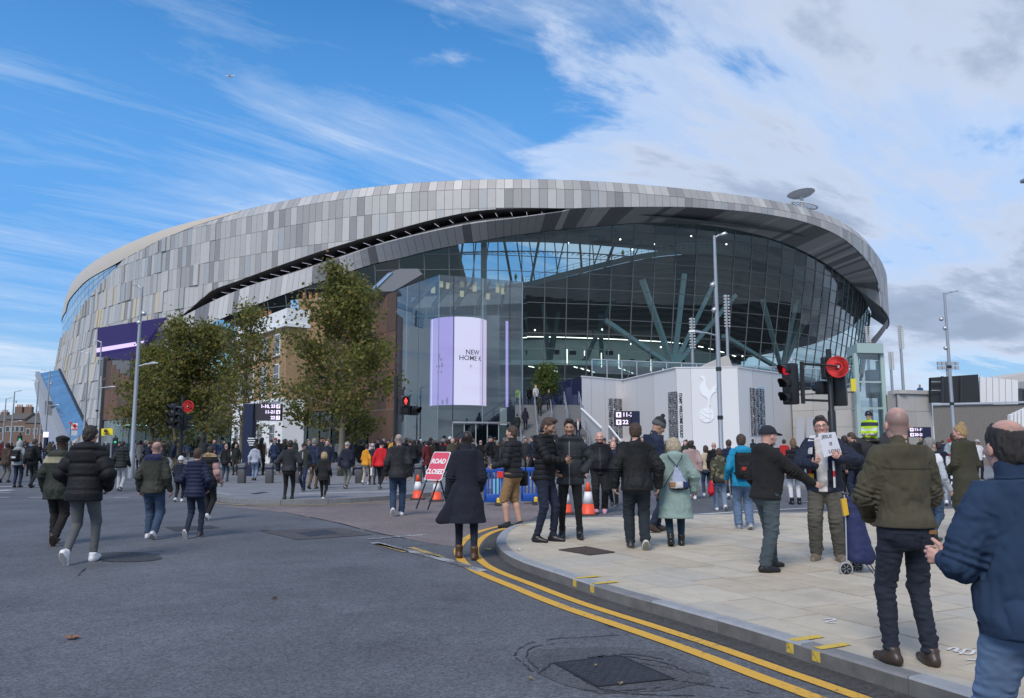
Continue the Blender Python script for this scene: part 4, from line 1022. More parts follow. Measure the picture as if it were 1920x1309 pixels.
# ---- long corten wall on the left, glazed at the foot
cw = thing('corten_wall', 'curved rust brown corten building end with sloping top at the left', 'building', (-45, 82, PZ))
wp = [pxy(184, 92), pxy(215, 88), pxy(245, 85), pxy(330, 81), pxy(468, 77)]
panels_wall(cw, wp, 4.3, [ZH(664, 92), ZH(697, 88), ZH(713, 85), ZH(713, 81), ZH(713, 77)], 1.5, 2)
for A, B in zip(wp, wp[1:]):
 n = max(2, int(math.hypot(B[0] - A[0], B[1] - A[1]) / 2))
 for j in range(n):
  P, Q = lerp2(A, B, (j + .04) / n), lerp2(A, B, (j + .96) / n); wallq(MB(), P, Q, PZ, 4.2, .05).build('shopfront_pane', M_lobby, cw)
wallq(MB(), (wp[0][0], 96), (wp[-1][0], 83), PZ, 4.3, .2).build('shop_back_wall', mat('shop_interior', (.20, .42, .36), .6, var=.6, vs=.15), cw)
MB().add([V(p[0], p[1] + .1, 4.3) for p in wp] + [V(wp[-1][0], 83, 4.3), V(wp[0][0], 96, 4.3)], [tuple(range(7))]).build('shop_ceiling', M_dark, cw)
M_shop = emat('shop_light', (.75, 1.0, .88), 1.6)
for u, Y in ((345, 81), (362, 80.5), (378, 80), (262, 86), (232, 88)):
 MB().box(WP(u, 797, Y + 1.5), (1.6, .1, .12)).build('strip_light', M_shop, cw)
for u in (195, 197): MB().cyl(V(*pxy(u - 5, 91.5), PZ), V(*pxy(u - 5, 91.5), ZH(672, 91.5)), .35, .35, 10).build('dark_column', M_dark, cw)
# grey plinth below the banner
MB().prism([WP(190, 712, 96), WP(243, 712, 96), WP(243, 676, 96), WP(188, 676, 96)], (0, 6, 0)).build('plinth_box', mat('plinth_grey', (.14, .145, .16), .6), cw)

# ---- georgian house
M_brick = bpy.data.materials.new('yellow_stock_brick'); M_brick.use_nodes = True; _t = M_brick.node_tree; _t.nodes.clear(); g = NT(_t)
_v = g.n('ShaderNodeTexCoord').outputs['Object']; _mp = g.n('ShaderNodeMapping', {'Vector': _v, 'Rotation': (R(90), 0, 0)})
_br = g.n('ShaderNodeTexBrick', {'Vector': _mp.outputs[0], 'Color1': (.36, .215, .085, 1), 'Color2': (.27, .155, .065, 1), 'Mortar': (.30, .25, .18, 1), 'Scale': 1.0, 'Mortar Size': .008, 'Brick Width': .225, 'Row Height': .075})
_no = g.n('ShaderNodeTexNoise', {'Vector': _v, 'Scale': 1.1, 'Detail': 7}).outputs[0]; _f = g.m('ADD', .6, g.m('MULTIPLY', _no, .8))
_b = g.n('ShaderNodeBsdfPrincipled', {'Base Color': g.mix(1.0, _br.outputs[0], g.n('ShaderNodeCombineColor', {0: _f, 1: _f, 2: _f}).outputs[0], 'MULTIPLY'), 'Roughness': .85}); g.n('ShaderNodeOutputMaterial', {0: _b.outputs[0]})
hs = thing('georgian_house', 'old yellow brick house with white parapet and white stucco ground floor', 'house', (-18, 58, PZ))
hA, hB = pxy(436, 65), pxy(531, 55.5); HZ = ZH(606, 55.5); ZG = ZH(752, 58)
hd_ = V(hB[0] - hA[0], hB[1] - hA[1], 0); hl = hd_.length; hd_.normalize(); hn = V(hd_.y, -hd_.x, 0)
if hn.y > 0: hn = -hn
def HP(s_, z, o=0.0): p = V(hA[0], hA[1], 0) + hd_ * s_ + hn * o; p.z = z; return p
def hbox(s0, s1, z0, z1, o0, o1, name, m, par=hs):
 vs = [HP(s0, z0, o0), HP(s1, z0, o0), HP(s1, z0, o1), HP(s0, z0, o1), HP(s0, z1, o0), HP(s1, z1, o0), HP(s1, z1, o1), HP(s0, z1, o1)]
 return MB().add(vs, [(3, 2, 1, 0), (4, 5, 6, 7), (0, 1, 5, 4), (1, 2, 6, 5), (2, 3, 7, 6), (3, 0, 4, 7)]).build(name, m, par)
hbox(0, hl, ZG, HZ, 0, -1.5, 'brick_wall', M_brick); hbox(-.1, hl + .1, HZ, HZ + 1.1, .12, -1.6, 'parapet', M_white); hbox(-.2, hl + .2, HZ - .25, HZ, .3, -1.7, 'cornice', M_white)
hbox(0, hl, PZ, ZG, .1, -1.5, 'stucco_wall', M_white); hbox(0, hl, ZG - .12, ZG + .12, .2, 0, 'string_course', M_white)
for s_ in (1.6, 4.3, 7.2, 10.0):
 if s_ > hl - .6: continue
 for z0, z1 in ((1.0, 3.0), (ZG + .5, ZG + 2.7), (ZG + 3.4, min(ZG + 5.0, HZ - .6))):
  fr = hbox(s_ - .55, s_ + .55, z0, z1, .2 if z0 < 2 else .06, -.05, 'window', M_white); hbox(s_ - .62, s_ + .62, z0 - .12, z0, .3 if z0 < 2 else .16, 0, 'sill', M_white, fr)
  for a in (-.5, .03):
   for k in range(3):
    zz0 = z0 + .08 + (z1 - z0 - .1) * k / 3; hbox(s_ + a, s_ + a + .46, zz0, zz0 + (z1 - z0 - .1) / 3 - .06, .225 if z0 < 2 else .075, 0, 'pane', M_pane, fr)
M_pot = mat('terracotta', (.42, .19, .10), .8, var=.1)
for u, Y, vt, vb, wd_ in ((492, 62, 597, 640, 1.5), (586, 64, 562, 620, 2.2)):
 b0 = WP(u, vb, Y); t0 = WP(u, vt, Y); ch = MB().box((b0.x, Y, (b0.z + t0.z) / 2 - 2), (wd_, .9, t0.z - b0.z + 4)).build('chimney', M_brick, hs)
 MB().box((b0.x, Y, t0.z - .15), (wd_ + .15, 1.05, .2)).build('chimney_cap', M_brick, ch)
 for k in range(4): x = b0.x + (k - 1.5) * wd_ / 4.2; MB().lathe([(.17, t0.z), (.14, t0.z + .1), (.13, t0.z + .55), (.16, t0.z + .6), (.12, t0.z + .6)], (x, Y, 0), 10).build('chimney_pot', M_pot, ch)

# ---- inclined glazed escalator tube on the far left
esc = thing('escalator_tube', 'blue glazed escalator tube climbing up the left side of the stadium', 'escalator', (-52, 110, 0))
EY0, EY1 = 112, 103
eb = [WP(127, 832, EY1), WP(166, 806, EY1 - 1)]; et = [WP(70, 701, EY0 + 14), WP(111, 693, EY0 + 13)]
M_tubeg = mat('tube_glass', (.075, .17, .30), .12, 0, var=.35, vs=.35, spec=.9, stretch=(.3, 1, 1)); M_tubef = mat('tube_frame', (.34, .36, .38), .5, .3)
NN = 13
for i in range(NN):
 f0, f1 = i / NN + .002, (i + 1) / NN - .002; q = [eb[0].lerp(et[0], f0), eb[1].lerp(et[1], f0), eb[1].lerp(et[1], f1), eb[0].lerp(et[0], f1)]
 MB().prism(q, (0, .15, .02)).build('glazing_panel', M_tubeg, esc)
MB().bar(eb[0], et[0], .55, .8).build('edge_beam', M_tubef, esc); MB().bar(eb[1], et[1], .3, .4).build('edge_beam', M_dark, esc)
MB().prism([eb[0] + V(-.2, .3, -.3), et[0] + V(-.2, .3, -.3), et[0] + V(-.6, .3, -1.6), eb[0] + V(-3.2, .3, 0)], (0, 1.5, 0)).build('side_panel', M_tubef, esc)
MB().prism([WP(84, 832, 112), WP(128, 832, 112), WP(90, 752, 112), WP(84, 752, 112)], (0, 1, 0)).build('escalator_mesh_screen', mat('mesh_screen', (.15, .155, .165), .6, var=.25, vs=.8), esc)

# ---- brick terrace far up the road
M_rbrick = mat('red_brick_far', (.17, .115, .09), .85, var=.15, vs=.6); M_slate = mat('slate_roof', (.10, .095, .09), .7, var=.1, vs=1)
for u0, u1, vt, Y, hue in ((-60, 8, 790, 240, 0), (8, 44, 786, 232, 1), (44, 100, 793, 225, 2)):
 b = thing('brick_house', ['leftmost far brick house at the edge of the picture', 'far brick house with the tallest chimney stack beyond the crowd', 'far low brick house with row of chimneys beside the escalator tube'][hue], 'house', (WP((u0 + u1) / 2, 830, Y).x, Y, 0), 'brick houses far up the road')
 A, B = pxy(u0, Y), pxy(u1, Y); zt = ZH(vt, Y)
 wallq(MB(), A, B, 0, zt, 8).build('wall', M_rbrick, b); MB().prism([V(A[0], Y - .3, zt), V(A[0], Y + 4, zt + 2.2), V(A[0], Y + 8.3, zt)], (B[0] - A[0], 0, 0)).build('roof', M_slate, b)
 for k in range(4):
  x = A[0] + (B[0] - A[0]) * (k + .5) / 4
  w_ = MB().box((x, Y - .02, zt * .66), (1.2, .12, 1.7)).build('window', M_white, b); MB().box((x, Y - .09, zt * .66), (1.0, .06, 1.5)).build('pane', M_pane, w_)
 for k in range(2):
  x = A[0] + (B[0] - A[0]) * (k + .45) / 2; hh = zt + (3.9 if hue == 1 else 3.0); c = MB().box((x, Y + 4, zt + 1.4), (2.2, 1.2, 2 * (hh - zt - 1.4))).build('chimney', M_rbrick, b)
  for q in range(4): MB().cyl((x - .75 + q * .5, Y + 4, hh), (x - .75 + q * .5, Y + 4, hh + .7), .17, .14, 8).build('chimney_pot', M_pot, c)

# ---- stairs up to the podium, handrails, navy hoarding, white sloping parapet
st = thing('podium_stairs', 'broad grey steps climbing to the podium right of the glass hall', 'stairs', (2.6, 52, PZ))
M_step = mat('step_stone', (.15, .153, .158), .75, var=.12, vs=3); M_nose = mat('step_nosing', (.27, .27, .275), .7); M_rail = mat('steel_rail', (.55, .56, .57), .3, .8)
sx0, sx1 = .25, 5.9; NS_ = 28; Y0s, rise, going = 54.0, .165, .36
for i in range(NS_):
 y = Y0s + i * going; z = PZ + rise * (i + 1); stp = MB().box(((sx0 + sx1) / 2, y + going / 2 + 2, (z + PZ) / 2), (sx1 - sx0, going + 4, z - PZ)) if False else MB().box(((sx0 + sx1) / 2, y + going / 2, z - rise / 2), (sx1 - sx0, going, rise))
 o = stp.build('step', M_step, st); MB().box(((sx0 + sx1) / 2, y + .03, z + .003), (sx1 - sx0, .06, .012)).build('nosing', M_nose, o)
ZPOD = PZ + rise * NS_; YPOD = Y0s + going * NS_
MB().box(((sx0 + sx1) / 2, YPOD + 7, ZPOD - .15), (sx1 - sx0, 14, .3)).build('podium_landing', M_step, st)
def rail(x, y0, y1, posts):
 z = lambda y: PZ + rise * (y - Y0s) / going; m = MB()
 m.tube([V(x, y0 - .3, z(y0) + .95), V(x, y0, z(y0) + 1.0), V(x, y1, z(y1) + 1.0), V(x, y1 + .4, z(y1) + 1.0)], .035, 8)
 m.tube([V(x, y0, z(y0) + .6), V(x, y1, z(y1) + .6)], .022, 6)
 for k in range(posts): y = y0 + (y1 - y0) * k / (posts - 1); m.cyl(V(x, y, z(y)), V(x, y, z(y) + 1.0), .03, .03, 8)
 m.build('handrail', M_rail, st)
for x in np.linspace(sx0 + .4, sx1 - .3, 5):
 rail(x, Y0s + .4, Y0s + 4.8, 4); rail(x, Y0s + 6, Y0s + 10.4, 4)
wallq(MB(), (sx1 + .05, Y0s - 1), (sx1 + .25, YPOD), PZ, PZ + .9, .3).build('string_wall', M_step, st)
pv = thing('stair_parapet', 'white sloping glass-sided parapet beside the right edge of the steps', 'parapet', (6.5, 57, PZ))
for (a, b) in (((1090, 766), (1128, 803)), ((1141, 799), (1163, 826))):
 A, B = WP(*a, 60), WP(*b, 55); MB().bar(A, B, .14, .10).build('coping', M_white, pv)
 MB().prism([A + V(0, .05, -.05), B + V(0, .05, -.05), V(B.x, B.y + .05, max(PZ, B.z - 2.2)), V(A.x, A.y + .05, A.z - 2.2)], (0, .08, 0)).build('parapet_panel', mat('parapet_panel', (.48, .49, .50), .4), pv)
nh = thing('navy_hoarding', 'navy blue printed hoarding running up beside the steps', 'hoarding', (3, 58, PZ))
M_navy = mat('navy_print', (.012, .018, .062), .35, var=.4, vs=.4); M_navy2 = mat('navy_print_pale', (.060, .075, .16), .35, var=.5, vs=.6)
nA, nB = pxy(950, 80), pxy(1091, 66)
for i in range(9):
 P, Q = lerp2(nA, nB, i / 9 + .002), lerp2(nA, nB, (i + 1) / 9 - .002); zt = ZH(745, 80) + (ZH(706, 66) - ZH(745, 80)) * (i + .5) / 9
 zt0 = ZH(745, 80) + (ZH(706, 66) - ZH(745, 80)) * i / 9; zt1 = ZH(745, 80) + (ZH(706, 66) - ZH(745, 80)) * (i + 1) / 9
 MB().prism([V(P[0], P[1], PZ), V(Q[0], Q[1], PZ), V(Q[0], Q[1], zt1), V(P[0], P[1], zt0)], (.05, .12, 0)).build('hoarding_panel', M_navy, nh)
for i, ch in enumerate('LONG LIVE'.replace(' ', '')):
 pass
nd = V(nB[0] - nA[0], nB[1] - nA[1], 0).normalized(); nno = V(nd.y, -nd.x, 0)
for f, ch, sz in ((.52, 'N', 2.6), (.62, 'I', 2.6), (.70, 'N', 2.6), (.79, 'G', 2.6)):
 P = lerp2(nA, nB, f); lettering(ch, sz, V(P[0], P[1], 4.9) + nno * .03, nd, V(0, 0, 1), M_navy2, nh, extrude=.005)
for f, w_, z0, h_ in ((.40, .5, 4.6, 1.6), (.46, .9, 3.8, 1.9), (.86, 1.1, 4.4, 2.1), (.93, .9, 3.2, 2.6), (.58, 1.6, 3.0, .9), (.76, 1.3, 2.6, 1.1)):
 P = lerp2(nA, nB, f); c = V(P[0], P[1], z0 + h_ / 2) + nno * .012; MB().quad(c - nd * w_ / 2 - V(0, 0, h_ / 2), c + nd * w_ / 2 - V(0, 0, h_ / 2), c + nd * w_ / 2 + V(0, 0, h_ / 2), c - nd * w_ / 2 + V(0, 0, h_ / 2)).build('printed_block', M_navy2, nh)

# ---- white hoarding with the emblem and type panels
wh = thing('white_hoarding', 'tall white hoarding with pale cockerel emblem and black type strips', 'hoarding', (14, 55, PZ))
M_hw = [mat('hoarding_white', (.72, .715, .71), .5, var=.03, vs=.4), mat('hoarding_grey', (.63, .625, .63), .5, var=.03, vs=.4), mat('hoarding_pale', (.735, .725, .73), .5, var=.03, vs=.4)]
hc = [(1092, 706, 66), (1170, 713, 69.5), (1271, 690, 58), (1388, 689, 57.6), (1491, 704, 64.5)]
hpl = []
for (u0, v0, y0), (u1, v1, y1), cuts in zip(hc, hc[1:], ([0, .22, .55, .8, 1], [0, .3, .62, 1], [0, .24, .66, 1], [0, .25, .6, 1])):
 A, B = pxy(u0, y0), pxy(u1, y1); za, zb = ZH(v0, y0), ZH(v1, y1); hpl.append((A, B))
 for c0, c1 in zip(cuts, cuts[1:]):
  P, Q = lerp2(A, B, c0 + .002), lerp2(A, B, c1 - .002)
  MB().prism([V(*P, PZ), V(*Q, PZ), V(*Q, za + (zb - za) * c1), V(*P, za + (zb - za) * c0)], (0, .15, 0)).build('hoarding_panel', random.choice(M_hw), wh)
 MB().bar(V(*A, za + .03) + V(0, .07, 0), V(*B, zb + .03) + V(0, .07, 0), .22, .08).build('capping', M_hw[2], wh)
def on_h(seg, u, v, o=.03):
 A, B = hpl[seg]; d = V(B[0] - A[0], B[1] - A[1], 0); n = V(d.y, -d.x, 0).normalized(); n = -n if n.y > 0 else n
 x, y, k = ray(u, v); det = x * d.y - y * d.x; t = (A[0] * d.y - A[1] * d.x) / det; return V(x * t, y * t, CAM_Z + k * t) + n * o
M_emb = mat('emblem_white', (.84, .865, .87), .5)
E = lambda x, y, o=.03: on_h(2, 1230 + x / 6.4, 660 + y / 6.4, o)
cock = [(525, 298), (552, 292), (580, 296), (583, 316), (600, 332), (598, 372), (606, 420), (640, 474), (662, 456), (686, 420), (736, 408), (716, 428), (742, 438), (704, 452), (736, 470), (696, 486), (668, 520), (652, 548), (644, 590), (640, 622), (658, 632), (640, 640), (634, 672),
  (618, 672), (624, 620), (622, 572), (600, 545), (566, 528), (538, 492), (522, 446), (527, 402), (553, 372), (568, 346), (558, 326), (540, 314)]
MB().prism([E(x, y, .02) for x, y in cock], E(0, 0, .045) - E(0, 0, .02)).build('emblem_cockerel', M_emb, wh)
MB().prism([E(610 + 88 * math.cos(a), 760 + 88 * math.sin(a), .02) for a in np.linspace(0, 6.283, 33)[:-1]], E(0, 0, .045) - E(0, 0, .02)).build('emblem_ball', M_emb, wh)
for pts in ([(530, 740), (580, 770), (640, 800), (680, 810)], [(560, 700), (610, 740), (690, 740)], [(545, 815), (600, 790), (650, 790)], [(640, 690), (655, 740), (648, 800), (620, 845)]):
 MB().tube([E(x, y, .047) for x, y in pts], .018, 5).build('emblem_seam', M_hw[1], wh)
M_ink = mat('type_ink', (.018, .018, .028), .6); M_tpw = mat('type_white', (.66, .67, .69), .6); M_tpb = mat('type_sky', (.36, .55, .70), .6)
rt = random.Random(5)
def typestrip(seg, u0, u1, v0, v1, bluehalf=False):
 b = MB().poly([on_h(seg, u0, v1, .02), on_h(seg, u1, v1, .02), on_h(seg, u1, v0, .02), on_h(seg, u0, v0, .02)]).build('type_strip', M_tpw, wh)
 if bluehalf: MB().poly([on_h(seg, (u0 + u1) / 2 + 3, v1, .024), on_h(seg, u1, v1, .024), on_h(seg, u1, v0, .024), on_h(seg, (u0 + u1) / 2 + 3, v0, .024)]).build('type_strip_blue', M_tpb, wh)
 A, B = hpl[seg]; dx_ = V(B[0] - A[0], B[1] - A[1], 0).normalized(); p0, p1 = on_h(seg, u0, v0, .03), on_h(seg, u1, v0, .03); wd = (p1 - p0).length; ht = p0.z - on_h(seg, u0, v1, .03).z; nc = max(1, round(wd / .3)); cw_ = wd / nc
 for c in range(nc):
  x = p0 + dx_ * cw_ * (c + .5); z = 0.05; dark = (c + seg) % 2; k = c + seg
  if dark: MB().box(V(x.x, x.y, x.z - ht / 2) + dx_.cross(V(0, 0, 1)) * .004, (cw_ * .92, .006, ht * .98), V(1, 0, 0).rotation_difference(dx_).to_matrix()).build('type_block', M_ink, wh)
  while z < ht - .5:
   tx = ('WELCOME', 'DOLSO', 'ITAMY')[k % 3]; k += 1; sz = cw_ * rt.choice([1.0, 1.15]); vs, fs = text_mesh(tx, sz, 'LEFT', .002, .012); L_ = max(q.x for q in vs)
   if z + L_ > ht - .03: sz *= (ht - z - .04) / L_; vs = [q * ((ht - z - .04) / L_) for q in vs]; L_ = ht - z - .04
   o_ = V(x.x, x.y, x.z - z) + dx_.cross(V(0, 0, 1)) * .012; MB().add([o_ + V(0, 0, -q.x) + dx_ * q.y for q in vs], fs).build('printed_type', M_tpw if dark else M_ink, wh, fix=False); z += L_ + .07
typestrip(0, 1140, 1166, 746, 822); typestrip(1, 1253, 1270.5, 735, 828); typestrip(2, 1271.8, 1279, 736, 828); typestrip(3, 1405, 1432, 726, 818, True)
lettering('WELCOME', .16, on_h(1, 1262, 787, .034), V(hpl[1][1][0] - hpl[1][0][0], hpl[1][1][1] - hpl[1][0][1], 0), V(0, 0, 1), M_tpw, wh)
pk = MB().prism([WP(1317, 689, 68), WP(1374, 689, 68), WP(1366, 667, 68), WP(1360, 667, 68)], (0, 6, 0)); pk.build('stair_head_gable', mat('pale_stone', (.50, .47, .43), .7), wh)

# balustrade of the podium
bl = thing('podium_balustrade', 'glass balustrade with steel posts along the podium edge', 'balustrade', (16, 76, 5))
for i in range(16):
 u0, u1 = 1110 + i * 28, 1110 + (i + 1) * 28; a, b = WP(u0, 700 + i * 1.2, 76), WP(u1, 701 + i * 1.2, 76)
 MB().prism([a, b, b + V(0, 0, 1.35), a + V(0, 0, 1.35)], (0, .03, 0)).build('glass_panel', M_clear, bl); MB().bar(a + V(0, -.05, -1), a + V(0, -.05, 1.4), .08).build('post', M_alu, bl)
 MB().bar(a + V(0, -.05, 1.4), b + V(0, -.05, 1.4), .08).build('top_rail', M_alu, bl)

# ---- pale clad podium wall on the right with the lift tower
pw = thing('podium_wall', 'pale stone clad podium wall with coping right of the white hoarding', 'wall', (26, 60, PZ))
M_clad = [mat('cladding_stone_%d' % i, c, .7, var=.05, vs=1.5) for i, c in enumerate(((.42, .40, .375), (.45, .43, .40), (.39, .372, .35)))]
def cladwall(par, pts, ztop, wdt=1.9, rows=4):
 zt = ztop
 for A, B in zip(pts, pts[1:]):
  Ln = math.hypot(B[0] - A[0], B[1] - A[1]); n = max(1, round(Ln / wdt))
  for j in range(n):
   for r_ in range(rows):
    wallq(MB(), lerp2(A, B, (j + .006) / n), lerp2(A, B, (j + .994) / n), PZ + (zt - PZ) * r_ / rows + .01, PZ + (zt - PZ) * (r_ + 1) / rows - .01, .12).build('cladding_slab', random.choice(M_clad), par, fix=False)
  wallq(MB(), (A[0], A[1] + .15), (B[0], B[1] + .15), PZ, zt, .2).build('core_wall', M_joint, par)
  wallq(MB(), (A[0], A[1] - .15), (B[0], B[1] - .15), zt, zt + .28, .6).build('coping', M_clad[1], par)
cladwall(pw, [pxy(1488, 64), pxy(1612, 60)], ZH(732, 59));
cladwall(pw, [pxy(1668, 58.5), pxy(1690, 57), pxy(1752, 58)], ZH(739, 57.5))
for u0, u1 in ((1493, 1508), (1512, 1528)):
 MB().prism([WP(u0, 850, 62), WP(u1, 850, 62), WP(u1, 783, 62), WP(u0, 783, 62)], (0, .1, 0)).build('service_door', mat('service_door', (.42, .43, .46), .5), pw)
lt_ = thing('lift_tower', 'pale green steel and glass lift tower above the podium wall', 'lift tower', (WP(1640, 830, 60).x, 60, PZ))
M_lg = mat('lift_steel', (.36, .47, .44), .5); lz0, lz1 = PZ, ZH(664, 59)
lc = [pxy(1592, 62), pxy(1612, 58.5), pxy(1662, 58.8), pxy(1655, 64)]
for i, P in enumerate(lc): MB().bar(V(*P, lz0), V(*P, lz1), .3).build('corner_post', M_lg, lt_)
for A, B in zip(lc, lc[1:]):
 for z0, z1 in ((lz0, 4.2), (4.3, 6.2), (6.3, lz1)):
  wallq(MB(), lerp2(A, B, .03), lerp2(A, B, .97), z0, z1 - .05, .04).build('glass_panel', M_clear, lt_)
 for z in (4.25, 6.25): MB().bar(V(*A, z), V(*B, z), .14).build('rail', M_lg, lt_)
MB().add([V(p[0], p[1] - .4, lz1) for p in lc] + [V(p[0], p[1] - .4, lz1 + .75) for p in lc], [(0, 1, 2, 3), (7, 6, 5, 4), (0, 1, 5, 4), (1, 2, 6, 5), (2, 3, 7, 6), (3, 0, 4, 7)]).build('canopy', M_lg, lt_)
MB().box(WP(1638, 720, 61), (.9, .9, 2.2)).build('lift_car', M_alu, lt_)
yb = WP(1600, 722, 57.6); tag(MB().box(yb, (.36, .08, .95)).build('yellow_sign', mat('sign_yellow', (.75, .60, .04), .5)), 'small yellow sign panel beside the lift tower', 'sign')

# ---- corrugated wall, black board, white fins, far building
crg = thing('corrugated_wall', 'grey ribbed metal wall at the right behind the crowd', 'wall', (WP(1840, 830, 52).x, 52, PZ))
M_crg = mat('ribbed_metal', (.215, .20, .185), .6, .1, var=.06, vs=.8)
gA, gB = pxy(1754, 54), pxy(1990, 50); zt = ZH(757, 53); m = MB(); NR = 92
for i in range(NR):
 P, Q = lerp2(gA, gB, i / NR), lerp2(gA, gB, (i + .55) / NR); wallq(m, P, Q, PZ, zt - (0.0 if i < 46 else .1), .14)
tag(m.build('rib', M_crg, crg, fix=False), kind='stuff'); wallq(MB(), (gA[0], gA[1] + .07), (gB[0], gB[1] + .07), PZ, zt - .12, .2).build('wall_sheet', M_crg, crg)
MB().bar(V(gA[0], gA[1], zt), V(gB[0], gB[1], zt), .3, .12).build('capping', M_alu, crg)
bb = thing('black_board', 'large black screen board standing above the ribbed wall', 'board', tuple(WP(1790, 757, 57)))
q = [WP(1746, 755, 57), WP(1838, 756, 56), WP(1834, 702, 56), WP(1746, 708, 57)]; MB().prism(q, (0, .35, 0)).build('board', mat('board_black', (.012, .014, .018), .55), bb)
for u in (1765, 1800): MB().bar(WP(u, 755, 56.3) + V(0, -.12, 0), WP(u, 706, 56.3) + V(0, -.12, 0), .16).build('rib', mat('board_rib', (.03, .034, .04), .5), bb)
for v in (716, 732): MB().bar(WP(1746, v, 56.7), WP(1764, v, 56.6), .05).build('bracket', M_alu, bb)
wf = thing('white_fin_screen', 'row of upright white panels above the ribbed wall', 'screen wall', tuple(WP(1875, 757, 58)))
for i in range(6):
 u0 = 1838 + i * 12; MB().prism([WP(u0, 757 + i * .5, 58), WP(u0 + 11.2, 757.5 + i * .5, 58), WP(u0 + 10.6, 708 + i * 1.1, 58), WP(u0 - .5, 706 + i * 1.1, 58)], (.1, .3, 0)).build('white_panel', M_white, wf)
fb = thing('far_office', 'pale sloping-roofed building with dark windows at the right edge', 'building', tuple(WP(1920, 757, 75)))
MB().prism([WP(1872, 760, 75), WP(1990, 760, 75), WP(1990, 688, 75), WP(1872, 710, 75)], (0, 10, 0)).build('wall', mat('pale_render', (.52, .49, .46), .7, var=.04), fb)
MB().prism([WP(1905, 757, 66), WP(1960, 757, 66), WP(1960, 713, 66), WP(1905, 716, 66)], (0, 2, 0)).build('grey_storey', mat('grey_panel', (.30, .31, .33), .6), fb)
for k in range(4): u0 = 1907 + k * 12; MB().prism([WP(u0, 757, 65.8), WP(u0 + 10, 757, 65.8), WP(u0 + 10, 728, 65.8), WP(u0, 729, 65.8)], (0, .1, 0)).build('window', M_pane, fb)
rw = thing('striped_barrier_wall', 'curved pale ribbed wall low at the right edge behind heads', 'wall', tuple(WP(1905, 830, 46)))
for i in range(7):
 u0 = 1895 + i * 7; vt = 778 - 3.2 * i; MB().prism([WP(u0, 850, 46), WP(u0 + 4.5, 850, 46), WP(u0 + 4.5, vt - 2, 46), WP(u0, vt, 46)], (0, .3, 0)).build('pale_rib', M_white, rw)
MB().prism([WP(1893, 850, 46.4), WP(1950, 850, 46.4), WP(1950, 752, 46.4), WP(1893, 780, 46.4)], (0, .2, 0)).build('backing', mat('slate_grey', (.16, .18, .20), .6), rw)

